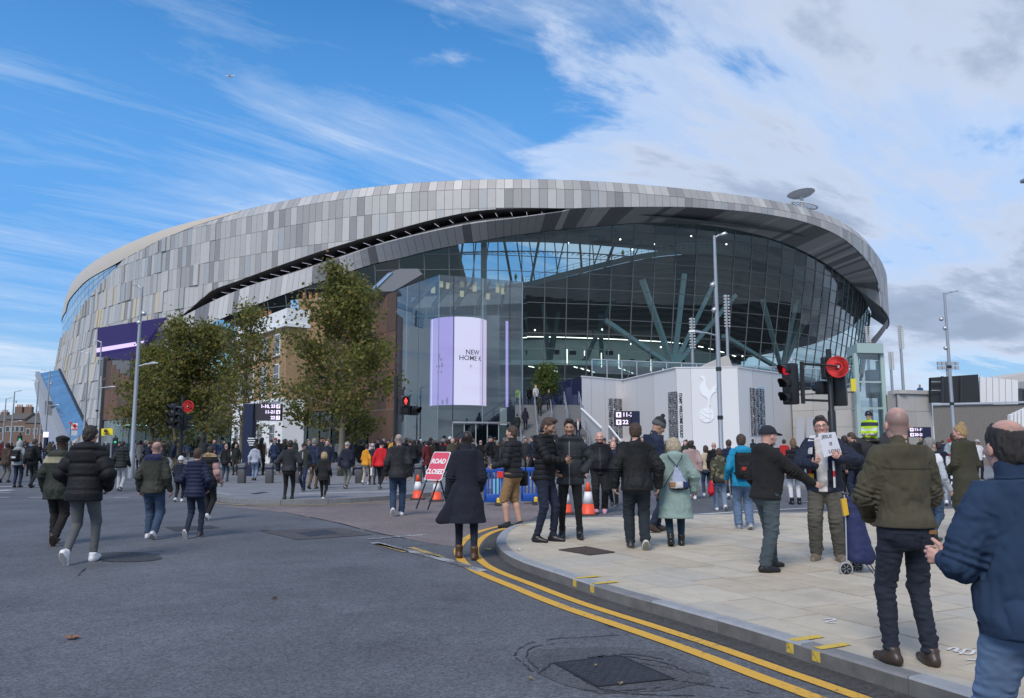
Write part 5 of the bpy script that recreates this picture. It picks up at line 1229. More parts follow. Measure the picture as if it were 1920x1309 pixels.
# ================================================================== TREES
M_bark = mat('plane_bark', (.15, .135, .105), .9, var=.35, vs=5, bump=.6, bs=18)
def leafmat(name, c):
 m = bpy.data.materials.new(name); m.use_nodes = True; t = m.node_tree; t.nodes.clear(); g = NT(t)
 a = g.n('ShaderNodeAttribute', attribute_name='col')
 b = g.n('ShaderNodeBsdfPrincipled', {'Base Color': a.outputs[0], 'Roughness': .55, 'Specular IOR Level': .35})
 tl = g.n('ShaderNodeBsdfTranslucent', {0: a.outputs[0]}); mx = g.n('ShaderNodeMixShader', {0: .6, 1: b.outputs[0], 2: tl.outputs[0]})
 g.n('ShaderNodeOutputMaterial', {0: mx.outputs[0]}); return m
M_lf = leafmat('tree_leaves', None)
def make_tree(base, H, rad, crown0, label, seed, nleaf, lsz, shape=1.0, trunk_r=.12, name='plane_tree', group='plane trees along the plaza', lean=(0, 0), dens=1.0, tint=(1, 1, 1)):
 rg_ = np.random.default_rng(seed); rn = random.Random(seed); base = Vector(base)
 t = thing(name, label, 'tree', tuple(base), group)
 tips = []; mb = MB()
 top = base + V(lean[0], lean[1], H * .96)
 tp = [base + (top - base) * f + V(rn.gauss(0, .05), rn.gauss(0, .05), 0) * (1 if f else 0) for f in np.linspace(0, 1, 9)]
 mb.tube(tp, [trunk_r * (1 - .93 * f) + .008 for f in np.linspace(0, 1, 9)], 9).build('trunk', M_bark, t, smooth='all')
 lm_ = MB()
 nb = 26
 for i in range(nb):
  f = crown0 / H + (0.93 - crown0 / H) * (i / (nb - 1)) ** .9; p0 = base + (top - base) * f
  a = i * 2.4 + rn.random() * .8
  xx = (f - crown0 / H) / (1 - crown0 / H); prof = (1 - xx) ** .62 * min(1, .62 + xx * 3.2)
  ln = max(.4, rad * prof * (.75 + .45 * rn.random()))
  up = .25 + .5 * f + .25 * rn.random(); d = V(math.cos(a), math.sin(a), up).normalized()
  pts = [p0];
  for k in range(4): pts.append(pts[-1] + d * ln / 4); d = (d + V(rn.gauss(0, .22), rn.gauss(0, .22), rn.gauss(-.06, .16))).normalized()
  lm_.tube(pts, [trunk_r * .42 * (1 - f * .6) * (1 - k / 4.6) + .006 for k in range(5)], 5)
  for k in range(1, 5):
   for q in range(3):
    d2 = (d + V(rn.gauss(0, .8), rn.gauss(0, .8), rn.gauss(.1, .5))).normalized(); l2 = ln * .34 * rn.random() + .25
    e = pts[k] + d2 * l2; lm_.tube([pts[k], pts[k].lerp(e, .5) + V(0, 0, .04), e], [.014, .01, .005], 4); tips += [pts[k].lerp(e, .4), e, e]
  tips.append(pts[-1])
 lm_.build('limbs', M_bark, t)
 T_ = np.array([tuple(p) for p in tips]); n = nleaf
 idx = rg_.integers(0, len(T_), n); C_ = T_[idx] + rg_.normal(0, .30, (n, 3)) * np.array([1, 1, .85])
 # leaf blades: folded quads, random facing
 nrm = rg_.normal(0, 1, (n, 3)); nrm[:, 2] = np.abs(nrm[:, 2]) * .8 + .2; nrm /= np.linalg.norm(nrm, axis=1)[:, None]
 ax = np.cross(nrm, rg_.normal(0, 1, (n, 3))); ax /= np.linalg.norm(ax, axis=1)[:, None]; ay = np.cross(nrm, ax)
 s_ = (lsz * rg_.uniform(.6, 1.25, n))[:, None]
 P0, P1, P2, P3 = C_ - ax * s_ * .55, C_ - ay * s_ * .45 + nrm * s_ * .12, C_ + ax * s_ * .6, C_ + ay * s_ * .45 + nrm * s_ * .12
 vs = np.stack([P0, P1, P2, P3], 1).reshape(-1, 3) - np.array(base); me = bpy.data.meshes.new('crown')
 me.vertices.add(n * 4); me.vertices.foreach_set('co', vs.astype(np.float32).ravel()); me.loops.add(n * 4); me.loops.foreach_set('vertex_index', np.arange(n * 4, dtype=np.int32))
 me.polygons.add(n); me.polygons.foreach_set('loop_start', np.arange(0, n * 4, 4, dtype=np.int32)); me.polygons.foreach_set('loop_total', np.full(n, 4, dtype=np.int32)); me.update(calc_edges=True)
 pal = np.array([(.195, .205, .055), (.15, .165, .048), (.23, .225, .066), (.27, .225, .06), (.33, .24, .06), (.23, .155, .055)]); ck = np.sin(T_[:, 0] * 2.1 + seed) + np.sin(T_[:, 2] * 1.7 + T_[:, 1] * 1.3)
 pk_ = np.where(rg_.random(n) < .13 + .08 * (ck[idx] > .8), rg_.integers(3, 6, n), rg_.integers(0, 3, n)); cc_ = pal[pk_] * rg_.uniform(.75, 1.3, n)[:, None] * np.array(tint)
 at = me.color_attributes.new('col', 'FLOAT_COLOR', 'POINT'); at.data.foreach_set('color', np.repeat(np.c_[cc_, np.ones(n)], 4, axis=0).astype(np.float32).ravel())
 me.materials.append(M_lf); o = bpy.data.objects.new('crown', me); COL.objects.link(o); o.parent = t
 return t
def tb(u, Y): p = WP(u, 830, Y); return (p.x, Y, PZ)
make_tree(tb(283, 43), ZH(642, 43), 1.9, 1.8, 'plane tree at the left end of the row beside the tall lamp post', 21, 5800, .165)
make_tree(tb(326, 42), ZH(596, 42), 2.2, 1.9, 'plane tree behind the left traffic light with the red disc', 22, 6200, .165)
make_tree(tb(384, 43), ZH(598, 43), 2.35, 1.9, 'plane tree between the left traffic light and the yellow brick house', 23, 6200, .165)
make_tree(tb(446, 41), ZH(560, 41), 2.0, 2.1, 'plane tree with a visible trunk in front of the yellow brick house', 24, 3800, .155, lean=(.5, 0))
make_tree(tb(640, 36), ZH(500, 36), 3.0, 1.7, 'largest plane tree, tall and broad, right of the yellow brick house', 25, 14500, .16, trunk_r=.16)
make_tree((WP(1025, 712, 66).x, 66, ZPOD), 3.3, .95, 1.0, 'small round evergreen tree standing above the navy hoarding', 26, 2600, .2, name='small_tree', group=None, trunk_r=.06, tint=(.6, .8, .7))

# ================================================================== STREET FURNITURE
M_galv = mat('galvanised_steel', (.36, .385, .41), .45, .55, var=.1, vs=2); M_blk = mat('signal_black', (.011, .012, .014), .42); M_redp = mat('red_plastic', (.68, .035, .03), .4)
M_lampg = mat('lamp_lens', (.75, .77, .78), .25)
def lamp_post(u, Y, vt, label, arm=1.0, z0=PZ, arms2=(), r=.095, collars=(), cams=(), group='lamp posts round the stadium'):
 b = V(WP(u, 830, Y).x, Y, z0); H = ZH(vt, Y); t = thing('lamp_post', label, 'lamp post', tuple(b), group)
 MB().lathe([(r * 1.5, z0), (r * 1.5, z0 + 1.1), (r * 1.02, z0 + 1.25), (r * .95, (H + z0) * .55), (r * .62, H)], (b.x, b.y, 0), 14).build('pole', M_galv, t, smooth=True)
 def head(z, L):
  sg_ = 1 if L > 0 else -1; a = MB(); a.tube([V(b.x, b.y, z), V(b.x + L * .35, b.y, z + .12), V(b.x + L * .55, b.y, z + .14)], .035, 8); h_ = a.build('lamp_arm', M_galv, t)
  m = MB(); x0, x1 = b.x + L * .5, b.x + L; w0 = .11
  m.add([V(x0, b.y - .05, z + .10), V(x0, b.y + .05, z + .10), V(x0 + (x1 - x0) * .6, b.y + w0, z + .15), V(x1, b.y + .05, z + .17), V(x1, b.y - .05, z + .17), V(x0 + (x1 - x0) * .6, b.y - w0, z + .15),
               V(x0, b.y - .05, z + .18), V(x0, b.y + .05, z + .18), V(x0 + (x1 - x0) * .6, b.y + w0 * .8, z + .25), V(x1, b.y + .04, z + .20), V(x1, b.y - .04, z + .20), V(x0 + (x1 - x0) * .6, b.y - w0 * .8, z + .25)],
              [(0, 1, 2, 3, 4, 5), (11, 10, 9, 8, 7, 6)] + [(i, (i + 1) % 6, 6 + (i + 1) % 6, 6 + i) for i in range(6)]); m.build('lamp_head', M_galv, t)
 head(H - .1, arm)
 for v, L in arms2: head(ZH(v, Y), L)
 for v in collars: z = ZH(v, Y); MB().lathe([(r * .8, z - .09), (r * 1.25, z - .07), (r * 1.25, z + .07), (r * .8, z + .09)], (b.x, b.y, 0), 12).build('collar', M_dark, t)
 for v, s_ in cams:
  z = ZH(v, Y); m = MB().bar(V(b.x, b.y, z), V(b.x + s_ * .3, b.y, z + .05), .05).sphere(V(b.x + s_ * .34, b.y, z - .08), .12, 10, 8); m.build('camera_dome', M_alu, t, smooth=True)
 return t
lamp_post(249, 36.5, 538, 'tall grey lamp post at the left end of the trees', -.42, 0.0, ((688, 1.0),), cams=((585, .5), (602, -.1)))
lamp_post(1352, 31.5, 442, 'tall grey lamp post before the white hoarding emblem', .55, PZ, ((630, -1.2),), collars=(692, 783), cams=((531, -.4), (578, -.3)))
lamp_post(1790, 43, 549, 'grey lamp post with cameras above the ribbed wall', .8, PZ, (), collars=(688, 757), cams=((596, -.8), (613, -.3), (650, -.4)))
lamp_post(178, 68, 640, 'grey lamp post at the edge of the corten building', -.8, 0, ((729, 1.5),), collars=(770, 800))
lamp_post(156, 72, 662, 'slim grey lamp post just left of the corten building', -.9, 0, ((748, 1.3),))
lamp_post(84, 88, 695, 'grey lamp post in front of the blue escalator tube', -1.0, 0, ((762, 1.4),), cams=((718, .7),))
lamp_post(64, 100, 714, 'far grey lamp post left of the escalator tube', -1.0, 0)
lamp_post(20, 92, 734, 'far grey lamp post with camera before the brick houses', .9, 0, ((792, 1.2),), cams=((752, .8),))
lamp_post(5, 105, 747, 'far grey lamp post at the left picture edge', .9, 0)
lamp_post(74, 125, 762, 'farthest thin lamp post beside the escalator foot', .8, 0)
p = WP(1921, 339, 20); tq = thing('lamp_post', 'lamp head peeping in at the right picture edge', 'lamp post', (p.x + .9, 20, PZ), 'lamp posts round the stadium')
MB().cyl((p.x + .9, 20, PZ), (p.x + .9, 20, p.z), .09, .06, 10).build('pole', M_galv, tq); MB().bevbox((p.x + .3, 20, p.z), (.75, .2, .1), .03).build('lamp_head', M_galv, tq)
# floodlight masts
M_flood = mat('flood_lens', (.60, .59, .55), .4)
for u, Y, vt, vlo, label in ((1303, 80, 596, 655, 'slim floodlight mast left of the tall lamp post'), (1370, 80, 553, 615, 'slim floodlight mast right of the tall lamp post'), (1637, 84, 612, 650, 'floodlight mast rising behind the lift tower'),
       (1700, 84, 610, 655, 'tallest floodlight mast between lift tower and black board'), (1679, 90, 660, 694, 'short floodlight mast right beside the lift tower')):
 b = WP(u, 830, Y); H = ZH(vt, Y); t = thing('floodlight_mast', label, 'floodlight', (b.x, Y, 4), 'slim floodlight masts on the podium'); zlo = ZH(vlo, Y)
 MB().cyl((b.x, Y, 4), (b.x, Y, H), .17, .13, 10).build('pole', M_galv, t)
 for k in range(11):
  z = zlo + (H - zlo) * (k + .5) / 11
  for s_ in (-1, 1): MB().box((b.x + s_ * .22, Y - .2, z), (.15, .2, .12), Matrix.Rotation(s_ * .35, 3, 'Y')).build('lamp_unit', M_flood, t)
b = WP(1776, 690, 95); t = thing('floodlight_cluster', 'small cluster of floodlights on a post above the black board', 'floodlight', (b.x, 95, 4)); MB().cyl((b.x, 95, 4), (b.x, 95, ZH(678, 95)), .2, .15, 8).build('pole', M_galv, t)
for i in range(5):
 for j in range(2): MB().box((b.x - 1.1 + i * .55, 94.8, ZH(682 + j * 8, 95)), (.42, .2, .42)).build('lamp_unit', M_alu, t)

# traffic signals
def sig_head(par, c, fx, fy, n=3, lit=None, size=1.0, back=None):
 """signal head facing (fx,fy); lit = index of the lit lamp from the top"""
 F = V(fx, fy, 0).normalized(); X = V(-F.y, F.x, 0); M = Matrix((X, F, V(0, 0, 1))).transposed(); c = Vector(c); s_ = size; h = .31 * n * s_
 bd = MB().bevbox(c, (.31 * s_, .22 * s_, h), .03, M); hd = bd.build('signal_head', M_blk, par, smooth=True)
 for i in range(n):
  z = (n / 2 - .5 - i) * .305 * s_; fc = c + F * (.112 * s_) + V(0, 0, z)
  m = MB(); prof = 14; r0 = .115 * s_; ln = .24 * s_
  for k in range(prof):
   a0, a1 = -R(40) + R(260) * k / prof, -R(40) + R(260) * (k + 1) / prof
   def VP(a, L_, r): return fc + X * (math.cos(a) * r) + V(0, 0, math.sin(a) * r) + F * L_
   l0 = ln * (.55 + .45 * max(0, math.sin((a0 + a1) / 2))); m.add([VP(a0, 0, r0), VP(a1, 0, r0), VP(a1, l0, r0), VP(a0, l0, r0)], [(0, 1, 2, 3)]); m.add([VP(a0, 0, r0 - .012), VP(a1, 0, r0 - .012), VP(a1, l0, r0 - .012), VP(a0, l0, r0 - .012)], [(3, 2, 1, 0)])
  m.build('visor', M_blk, hd, fix=False)
  ml = (emat('signal_red_dim', (.35, .01, .02), 1.0) if lit == i else mat('dark_lens', (.02, .02, .022), .2))
  MB().cyl(fc - F * .01, fc + F * .012, r0 * .93, r0 * .93, 16).build('lens', ml, hd)
 return hd
def red_disc(par, c, fx, fy, r=.24, arm=None):
 F = V(fx, fy, 0).normalized(); c = Vector(c); d = MB().cyl(c - F * .02, c + F * .02, r, r, 30)
 o = d.build('red_disc', M_redp, par); M = V(0, 0, 1).rotation_difference(F).to_matrix(); X = V(-F.y, F.x, 0)
 MB().lathe([(r * .93, .02), (r * .93, .032), (r * .99, .032), (r * .99, .02)], c, 30, M).build('disc_rim', M_redp, o)
 MB().lathe([(r * .36, .02), (r * .36, .034), (r * .44, .034), (r * .44, .02)], c, 24, M).build('disc_ring', M_redp, o)
 for a in (0, 90, 180, 270):
  d_ = X * math.cos(R(a)) + V(0, 0, math.sin(R(a))); MB().bar(c + d_ * r * .36 + F * .022, c + d_ * r * .95 + F * .022, .016, .012).build('disc_groove', mat('red_groove', (.35, .02, .02), .5), o)
 MB().cyl(c + F * .02, c + F * .06, .03, .03, 10).build('disc_hub', M_alu, o)
Yt = 17.0; tl = thing('traffic_light', 'near traffic light with side signal head and red disc by the sign holder', 'traffic light', (WP(1562, 830, Yt).x, Yt, PZ))
bx = tl.location.x; H = ZH(655, Yt)
MB().lathe([(.085, PZ), (.085, PZ + 2.2), (.062, PZ + 2.25), (.06, H)], (bx, Yt, 0), 12).build('pole', M_blk, tl, smooth=True)
MB().cyl((bx, Yt, ZH(800, Yt)), (bx, Yt, ZH(787, Yt)), .07, .07, 12).build('sticker_band', M_alu, tl)
c = WP(1482, 720, Yt); sig_head(tl, c, -.88, -.48, 3, 0, .98)
for v in (686, 752): MB().bar(V(bx, Yt, ZH(v, Yt)), V(WP(1504, 700, Yt).x, Yt, ZH(v - (4 if v < 700 else 2), Yt)), .05, .05).build('bracket_arm', M_blk, tl)
MB().bar(WP(1503, 678, Yt), WP(1506, 757, Yt), .07).build('bracket_post', M_blk, tl)
sig_head(tl, WP(1573, 722, Yt + .1), .55, .83, 3, None, 1.0); sig_head(tl, WP(1543, 727, Yt + .2), -.3, .95, 1, None, .95)
MB().bevbox(WP(1548, 690, Yt), (.16, .2, .5), .03).build('signal_box', M_blk, tl)
red_disc(tl, WP(1570, 688, Yt - .28), -.1, -1, .237); MB().tube([WP(1505, 683, Yt), WP(1540, 684, Yt - .34), WP(1570, 687, Yt - .36)], .02, 8).build('disc_arm', M_blk, tl)
MB().cyl(WP(1484, 678, Yt), WP(1484, 672, Yt), .04, .04, 10).build('sensor_cap', M_alu, tl)
Yt = 31.0; t2 = thing('traffic_light', 'traffic light with small red disc in front of the left trees', 'traffic light', (WP(339, 830, Yt).x, Yt, PZ)); bx = t2.location.x
MB().cyl((bx, Yt, PZ), (bx, Yt, ZH(743, Yt)), .085, .06, 12).build('pole', M_blk, t2); sig_head(t2, WP(328, 780, Yt), -.75, -.65, 3, None, 1.05); sig_head(t2, WP(337, 783, Yt - .25), .1, -1, 3, None, .95); sig_head(t2, WP(345, 792, Yt), .9, .3, 2, None, 1.0)
red_disc(t2, WP(353, 762, Yt - .3), -.1, -1, .235); MB().bar(WP(341, 763, Yt), WP(353, 762, Yt - .34), .04).build('disc_arm', M_blk, t2)
Yt = 24.0; t3 = thing('pedestrian_signal', 'pedestrian signal showing a red man beside the largest tree', 'traffic light', (WP(741, 830, Yt).x, Yt, 0)); bx = t3.location.x
MB().cyl((bx, Yt, 0), (bx, Yt, ZH(705, Yt)), .075, .065, 12).build('pole', M_blk, t3)
hd = sig_head(t3, WP(760, 760, Yt - .05), .15, -1, 2, None, .95); sig_head(t3, WP(775, 770, Yt + .1), .75, -.6, 1, None, .95)
MB().bar(V(bx, Yt, ZH(752, Yt)), WP(757, 752, Yt), .05).build('bracket_arm', M_blk, t3)
m = MB(); c = WP(761, 752, Yt - .3); M_rm = emat('red_man', (1.0, .05, .04), 1.6)
m.sphere(c + V(0, 0, .075), .021, 8, 6); m.bevbox(c + V(0, 0, .015), (.055, .02, .085), .008); m.bevbox(c + V(-.013, 0, -.055), (.022, .02, .09), .006); m.bevbox(c + V(.013, 0, -.055), (.022, .02, .09), .006); m.bar(c + V(-.035, 0, .04), c + V(-.04, 0, -.03), .018); m.bar(c + V(.035, 0, .04), c + V(.04, 0, -.03), .018)
m.build('red_man_lamp', M_rm, hd)
# green pedestrian lights far away
for u, v, Y in ((37, 824, 72), (216, 829, 62)):
 t = thing('pedestrian_signal', {37: 'far green pedestrian light below the brick houses', 216: 'far green pedestrian light right of the yellow banner'}[u], 'traffic light', (WP(u, 830, Y).x, Y, 0))
 MB().cyl((t.location.x, Y, 0), (t.location.x, Y, ZH(v - 12, Y)), .08, .07, 8).build('pole', M_blk, t); MB().bevbox(WP(u, v, Y - .15), (.36, .2, .75), .03).build('signal_head', M_blk, t); MB().cyl(WP(u, v, Y - .29), WP(u, v, Y - .26), .09, .09, 12).build('lens', emat('signal_green', (.03, .55, .25), 1.0), t)

# wayfinding totems
M_tot = mat('totem_navy', (.010, .016, .050), .4); M_scr = mat('led_screen_dark', (.030, .027, .034), .5); M_led = emat('led_text', (.80, .70, 1.0), 1.15)
def arrow_box(par, p, s_, d):
 X, Z = V(1, 0, 0), V(0, 0, 1); MB().box(p, (s_, .02, s_)).build('arrow_box', M_led, par); c = p + V(0, -.014, 0)
 q = {'u': [(-.3, 0), (0, .35), (.3, 0), (.1, 0), (.1, -.35), (-.1, -.35), (-.1, 0)], 'r': [(0, .3), (.35, 0), (0, -.3), (0, -.1), (-.35, -.1), (-.35, .1), (0, .1)], 'd': [(-.25, -.32), (.32, .25), (.32, -.05), (.3, .33), (-.05, .32), (.15, .2), (-.32, -.2)]}[d]
 MB().poly([c + X * a * s_ + Z * b * s_ for a, b in q]).build('arrow_mark', M_scr, par)
def totem(name, label, pu0, pu1, su0, su1, vt, vsb, Y, lines, align, box_right):
 t = thing(name, label, 'sign', (WP(pu0, 830, Y).x, Y, PZ)); a, b = WP(pu0, vt, Y), WP(pu1, vt, Y)
 MB().bevbox(((a.x + b.x) / 2, Y, (a.z + PZ) / 2), (b.x - a.x, .5, a.z - PZ), .02).build('pillar', M_tot, t)
 c, d = WP(su0, vt, Y), WP(su1, vsb, Y); MB().box(((c.x + d.x) / 2, Y, (c.z + d.z) / 2), (d.x - c.x, .25, c.z - d.z)).build('screen', M_scr, t)
 hgt = c.z - d.z; n = len(lines)
 for i, (tx, ar) in enumerate(lines):
  z = c.z - hgt * (i + .5) / n; sz = hgt / n * .78; bs = hgt / n * .68
  xb = d.x - bs * .75 if box_right else c.x + bs * .75
  lettering(tx, sz, V(xb - bs * .75 if box_right else xb + bs * .75, Y - .135, z), V(1, 0, 0), V(0, 0, 1), M_led, t, 'RIGHT' if box_right else 'LEFT', offset=.008); arrow_box(t, V(xb, Y - .14, z), bs, ar)
 return t
tt = totem('wayfinding_totem', 'navy totem with dark screen reading 1-10, 23 beside white house', 461, 479, 479, 528, 757, 789, 36, [('1-10, 23', 'u'), ('11-21', 'r'), ('22', 'd')], 'R', True)
for k, w_ in enumerate((.30, .36, .28, .2)): MB().box(WP(471, 822 + k * 4.2, 35.73), (w_, .01, .05)).build('small_print', M_tpw, tt)
totem('wayfinding_totem', 'dark screen totem reading 11-21 and 22 before the white hoarding', 1183, 1198, 1152, 1183, 771, 799, 38, [('11-21', 'u'), ('22', 'u')], 'L', False)
totem('wayfinding_totem', 'dark screen totem reading 11-19 before the pale podium wall', 1726, 1741, 1702, 1726, 801, 820, 44, [('11-19', 'u'), ('20-25', 'u')], 'L', False)
for u, v, Y, nm in ((86, 817, 80, 'far lit screen reading 22 at the escalator foot'),):
 t = thing('wayfinding_totem', nm, 'sign', (WP(u, 830, Y).x, Y, 0)); MB().box((WP(u, 830, Y).x, Y, 1.3), (.3, .3, 2.6)).build('pillar', M_tot, t); MB().box(WP(u, v - 2, Y - .2), (.5, .1, .55)).build('screen', M_led, t)
# yellow banner and bus stop
t = thing('yellow_banner', 'bright yellow board with black emblem above the crowd at left', 'sign', tuple(WP(200, 830, 52))); M_yb = mat('banner_yellow', (.80, .66, .02), .5)
MB().prism([WP(190, 817, 52), WP(211, 816, 52), WP(211, 803, 52), WP(190, 804, 52)], (0, .1, 0)).build('board', M_yb, t); MB().box(WP(198, 808, 51.9), (.2, .04, .2)).build('emblem', M_ink, t)
for k in range(2): MB().box(WP(200, 812.5 + k * 2, 51.9), (.5 - k * .15, .02, .035)).build('small_print', M_ink, t)
for u in (192, 209): MB().cyl((WP(u, 830, 52).x, 52.05, 0), tuple(WP(u, 815, 52.05)), .04, .04, 8).build('post', M_galv, t)
t = thing('bus_stop_flag', 'white bus stop flag with red roundel on a post', 'bus stop', (WP(131.5, 830, 46).x, 46, 0)); MB().cyl((WP(131.5, 830, 46).x, 46, 0), tuple(WP(131.5, 792, 46)), .05, .05, 8).build('post', M_galv, t)
MB().box(WP(140, 799.5, 46), (.36, .05, .36)).build('flag', M_white, t); cR2 = WP(140, 798.5, 45.95); Mx = Matrix.Rotation(R(90), 3, 'X')
MB().lathe([(.075, 0), (.075, .015), (.11, .015), (.11, 0)], cR2, 20, Mx).build('roundel', M_redp, t); MB().box(cR2 + V(0, -.02, 0), (.27, .012, .045)).build('roundel_bar', M_redp, t); MB().box(WP(140, 804.5, 45.95), (.34, .02, .07)).build('route_plate', M_redp, t); MB().box(WP(140, 812, 46), (.36, .05, .28)).build('timetable', mat('timetable', (.45, .48, .5), .5), t)
MB().cyl(WP(132.5, 793, 45.9), WP(132.5, 793, 45.85), .07, .07, 14).build('round_sign', M_redp, t)

# bollards
M_bol = mat('bollard_steel', (.105, .105, .108), .5, .45, var=.12, vs=6); M_bband = mat('bollard_band', (.012, .016, .05), .4)
bol = None; bl_lab = ['grey square bollard behind the fur-hooded figure', 'grey bollard left of the pale grey hoodie', 'grey bollard right of the pale grey hoodie', 'grey bollard mostly hidden behind the black bomber jacket', 'grey bollard by the man in the yellow jacket', 'grey bollard behind the road closed sign']
for u, lab in zip((402, 453, 505, 556, 673, 784), bl_lab):
 p = GP(u, 906, PZ)
 if bol is None:
  bol = thing('bollard', lab, 'bollard', tuple(p), 'grey bollards along the plaza edge'); h = .76
  MB().bevbox(p + V(0, 0, h / 2 - .05), (.27, .27, h - .1), .03).build('post', M_bol, bol, smooth=True); MB().bevbox(p + V(0, 0, h - .19), (.283, .283, .10), .02).build('band', M_bband, bol, smooth=True)
  MB().add([p + V(x * .14, y * .14, h - .1) for x, y in ((-1, -1), (1, -1), (1, 1), (-1, 1))] + [p + V(x * .14, y * .14, h - .04 + .05 * (x > 0)) for x, y in ((-1, -1), (1, -1), (1, 1), (-1, 1))], [(3, 2, 1, 0), (4, 5, 6, 7), (0, 1, 5, 4), (1, 2, 6, 5), (2, 3, 7, 6), (3, 0, 4, 7)]).build('sloping_cap', mat('bollard_cap', (.22, .225, .23), .4, .5), bol)
 else:
  o = copy_tree(bol); o.location = p; o['label'] = lab
# cones
M_cor = mat('cone_orange', (.80, .085, .030), .5, var=.08, vs=6); M_cwh = mat('cone_sleeve', (.72, .72, .73), .4); M_cbase = mat('cone_base', (.04, .035, .035), .7)
cone0 = None
for (u, v, h, lab) in ((783, 937, .70, 'orange traffic cone left of the road closed sign legs'), (818, 940, .72, 'orange traffic cone behind the right leg of the road closed sign'), (1103, 968, .76, 'orange and white cone in front of the bald man in black'), (1061, 964, .62, 'traffic cone partly hidden behind the young man in grey puffer jacket')):
 p = GP(u, v)
 if cone0 is None:
  cone0 = thing('traffic_cone', lab, 'traffic cone', tuple(p), 'orange traffic cones on the road'); b = (p.x, p.y, 0)
  MB().bevbox((p.x, p.y, .025), (.40, .40, .05), .015).build('base', M_cbase, cone0); MB().lathe([(.17, .05), (.155, .07), (.122, .27)], b, 20).build('lower_body', M_cor, cone0, smooth='all')
  MB().lathe([(.124, .27), (.076, .52)], b, 20).build('reflective_sleeve', M_cwh, cone0, smooth='all'); MB().lathe([(.075, .52), (.034, .70), (.022, .72), (.01, .72)], b, 20).build('tip', M_cor, cone0, smooth='all')
 else: o = copy_tree(cone0); o.location = p; o['label'] = lab; o.scale = (1, 1, h / .72) if h > .65 else (.95, .95, .88)
# road closed sign
a_, tau = R(-38), R(27); hx = V(math.cos(a_), math.sin(a_), 0); nb_ = V(-math.sin(a_), math.cos(a_), 0); lx = (nb_ * math.sin(tau) + V(0, 0, math.cos(tau)))
pb = GP(791, 955); rcs = thing('road_closed_sign', 'red ROAD CLOSED sign on a folding black frame', 'road sign', tuple(pb)); W2, Hh = .30, .80
M_sr = mat('sign_red', (.62, .075, .115), .35); Zf = hx.cross(lx); cs = pb + lx * (.78 + Hh / 2) + hx * .02
def plate(c, w_, h_, name, m, off, rad=.05):
 pts = []
 for cx, cy, a0 in ((w_ - rad, h_ - rad, 0), (-w_ + rad, h_ - rad, 90), (-w_ + rad, -h_ + rad, 180), (w_ - rad, -h_ + rad, 270)):
  for k in range(5): a = R(a0 + 22.5 * k); pts.append(c + hx * (cx + rad * math.cos(a)) + lx * (cy + rad * math.sin(a)) + Zf * off)
 return MB().prism(pts, Zf * .012).build(name, m, rcs)
plate(cs, W2, Hh / 2, 'sign_border', M_white, 0.0); plate(cs, W2 - .022, Hh / 2 - .022, 'sign_face', M_sr, .008)
for tx, dz_ in (('ROAD', .12), ('CLOSED', -.17)): lettering(tx, .185, cs + lx * dz_ + Zf * .023, hx, lx, M_white, rcs, offset=.006, spacing=.92)
for s_ in (-.2, .2):
 MB().bar(pb + hx * s_, pb + hx * s_ + lx * 1.5, .03).build('frame_leg', M_dark, rcs); MB().bar(pb + hx * s_ + nb_ * 1.15, pb + hx * s_ + lx * 1.4, .03).build('frame_leg', M_dark, rcs)
MB().bar(pb + hx * -.2 + lx * .7, pb + hx * .2 + lx * .7, .025).build('cross_bar', M_alu, rcs)
# blue chapter barriers
M_bb = mat('barrier_blue', (.012, .075, .36), .4, var=.05); brr = None
for (u0, u1, vt, vb, lab) in ((908, 944, 876, 947, 'blue plastic barrier with red square left of the shorts man'), (977, 1013, 877, 945, 'blue plastic barrier right of the shorts man, partly hidden')):
 p = GP((u0 + u1) / 2, vb)
 if brr is None:
  brr = thing('chapter_barrier', lab, 'barrier', tuple(p), 'blue plastic barriers across the side road'); hw, hh = .27, .98
  fr = MB(); fr.bevbox(p + V(0, 0, hh - .06), (hw * 2, .06, .12), .02); fr.bevbox(p + V(0, 0, .18), (hw * 2, .06, .22), .02)
  for x in (-hw + .04, hw - .04): fr.bevbox(p + V(x, 0, hh / 2 + .05), (.08, .06, hh - .1), .015)
  fr.build('panel_frame', M_bb, brr, smooth=True)
  for k in range(4): MB().bevbox(p + V(-.15 + k * .1, 0, .6), (.045, .045, .62), .01).build('upright_bar', M_bb, brr)
  MB().bevbox(p + V(.17, -.045, .80), (.16, .03, .17), .01).build('red_reflector', M_redp, brr)
  MB().box(p + V(.1, -.1, .045), (.12, .75, .09)).build('foot', M_cbase, brr); MB().bevbox(p + V(.13, -.3, .13), (.1, .16, .16), .03).build('yellow_foot_cap', mat('yellow_plastic', (.75, .50, .03), .4), brr)
 else: o = copy_tree(brr); o.location = p; o['label'] = lab
# pale bag hung on the barrier
p = GP(932, 940); m = MB()
bag = MB().add([p + V(x, y, z) for x, y, z in ((-.1, -.16, .05), (.12, -.14, .04), (.12, -.05, .05), (-.1, -.05, .05), (-.12, -.15, .62), (.10, -.14, .66), (.10, -.08, .66), (-.12, -.08, .62))], [(0, 1, 2, 3), (4, 5, 6, 7), (0, 1, 5, 4), (1, 2, 6, 5), (2, 3, 7, 6), (3, 0, 4, 7)])
tag(bag.build('carrier_bag', mat('pale_blue_bag', (.22, .50, .58), .5, var=.2, vs=8)), 'pale blue bag hanging on the blue barrier', 'bag')
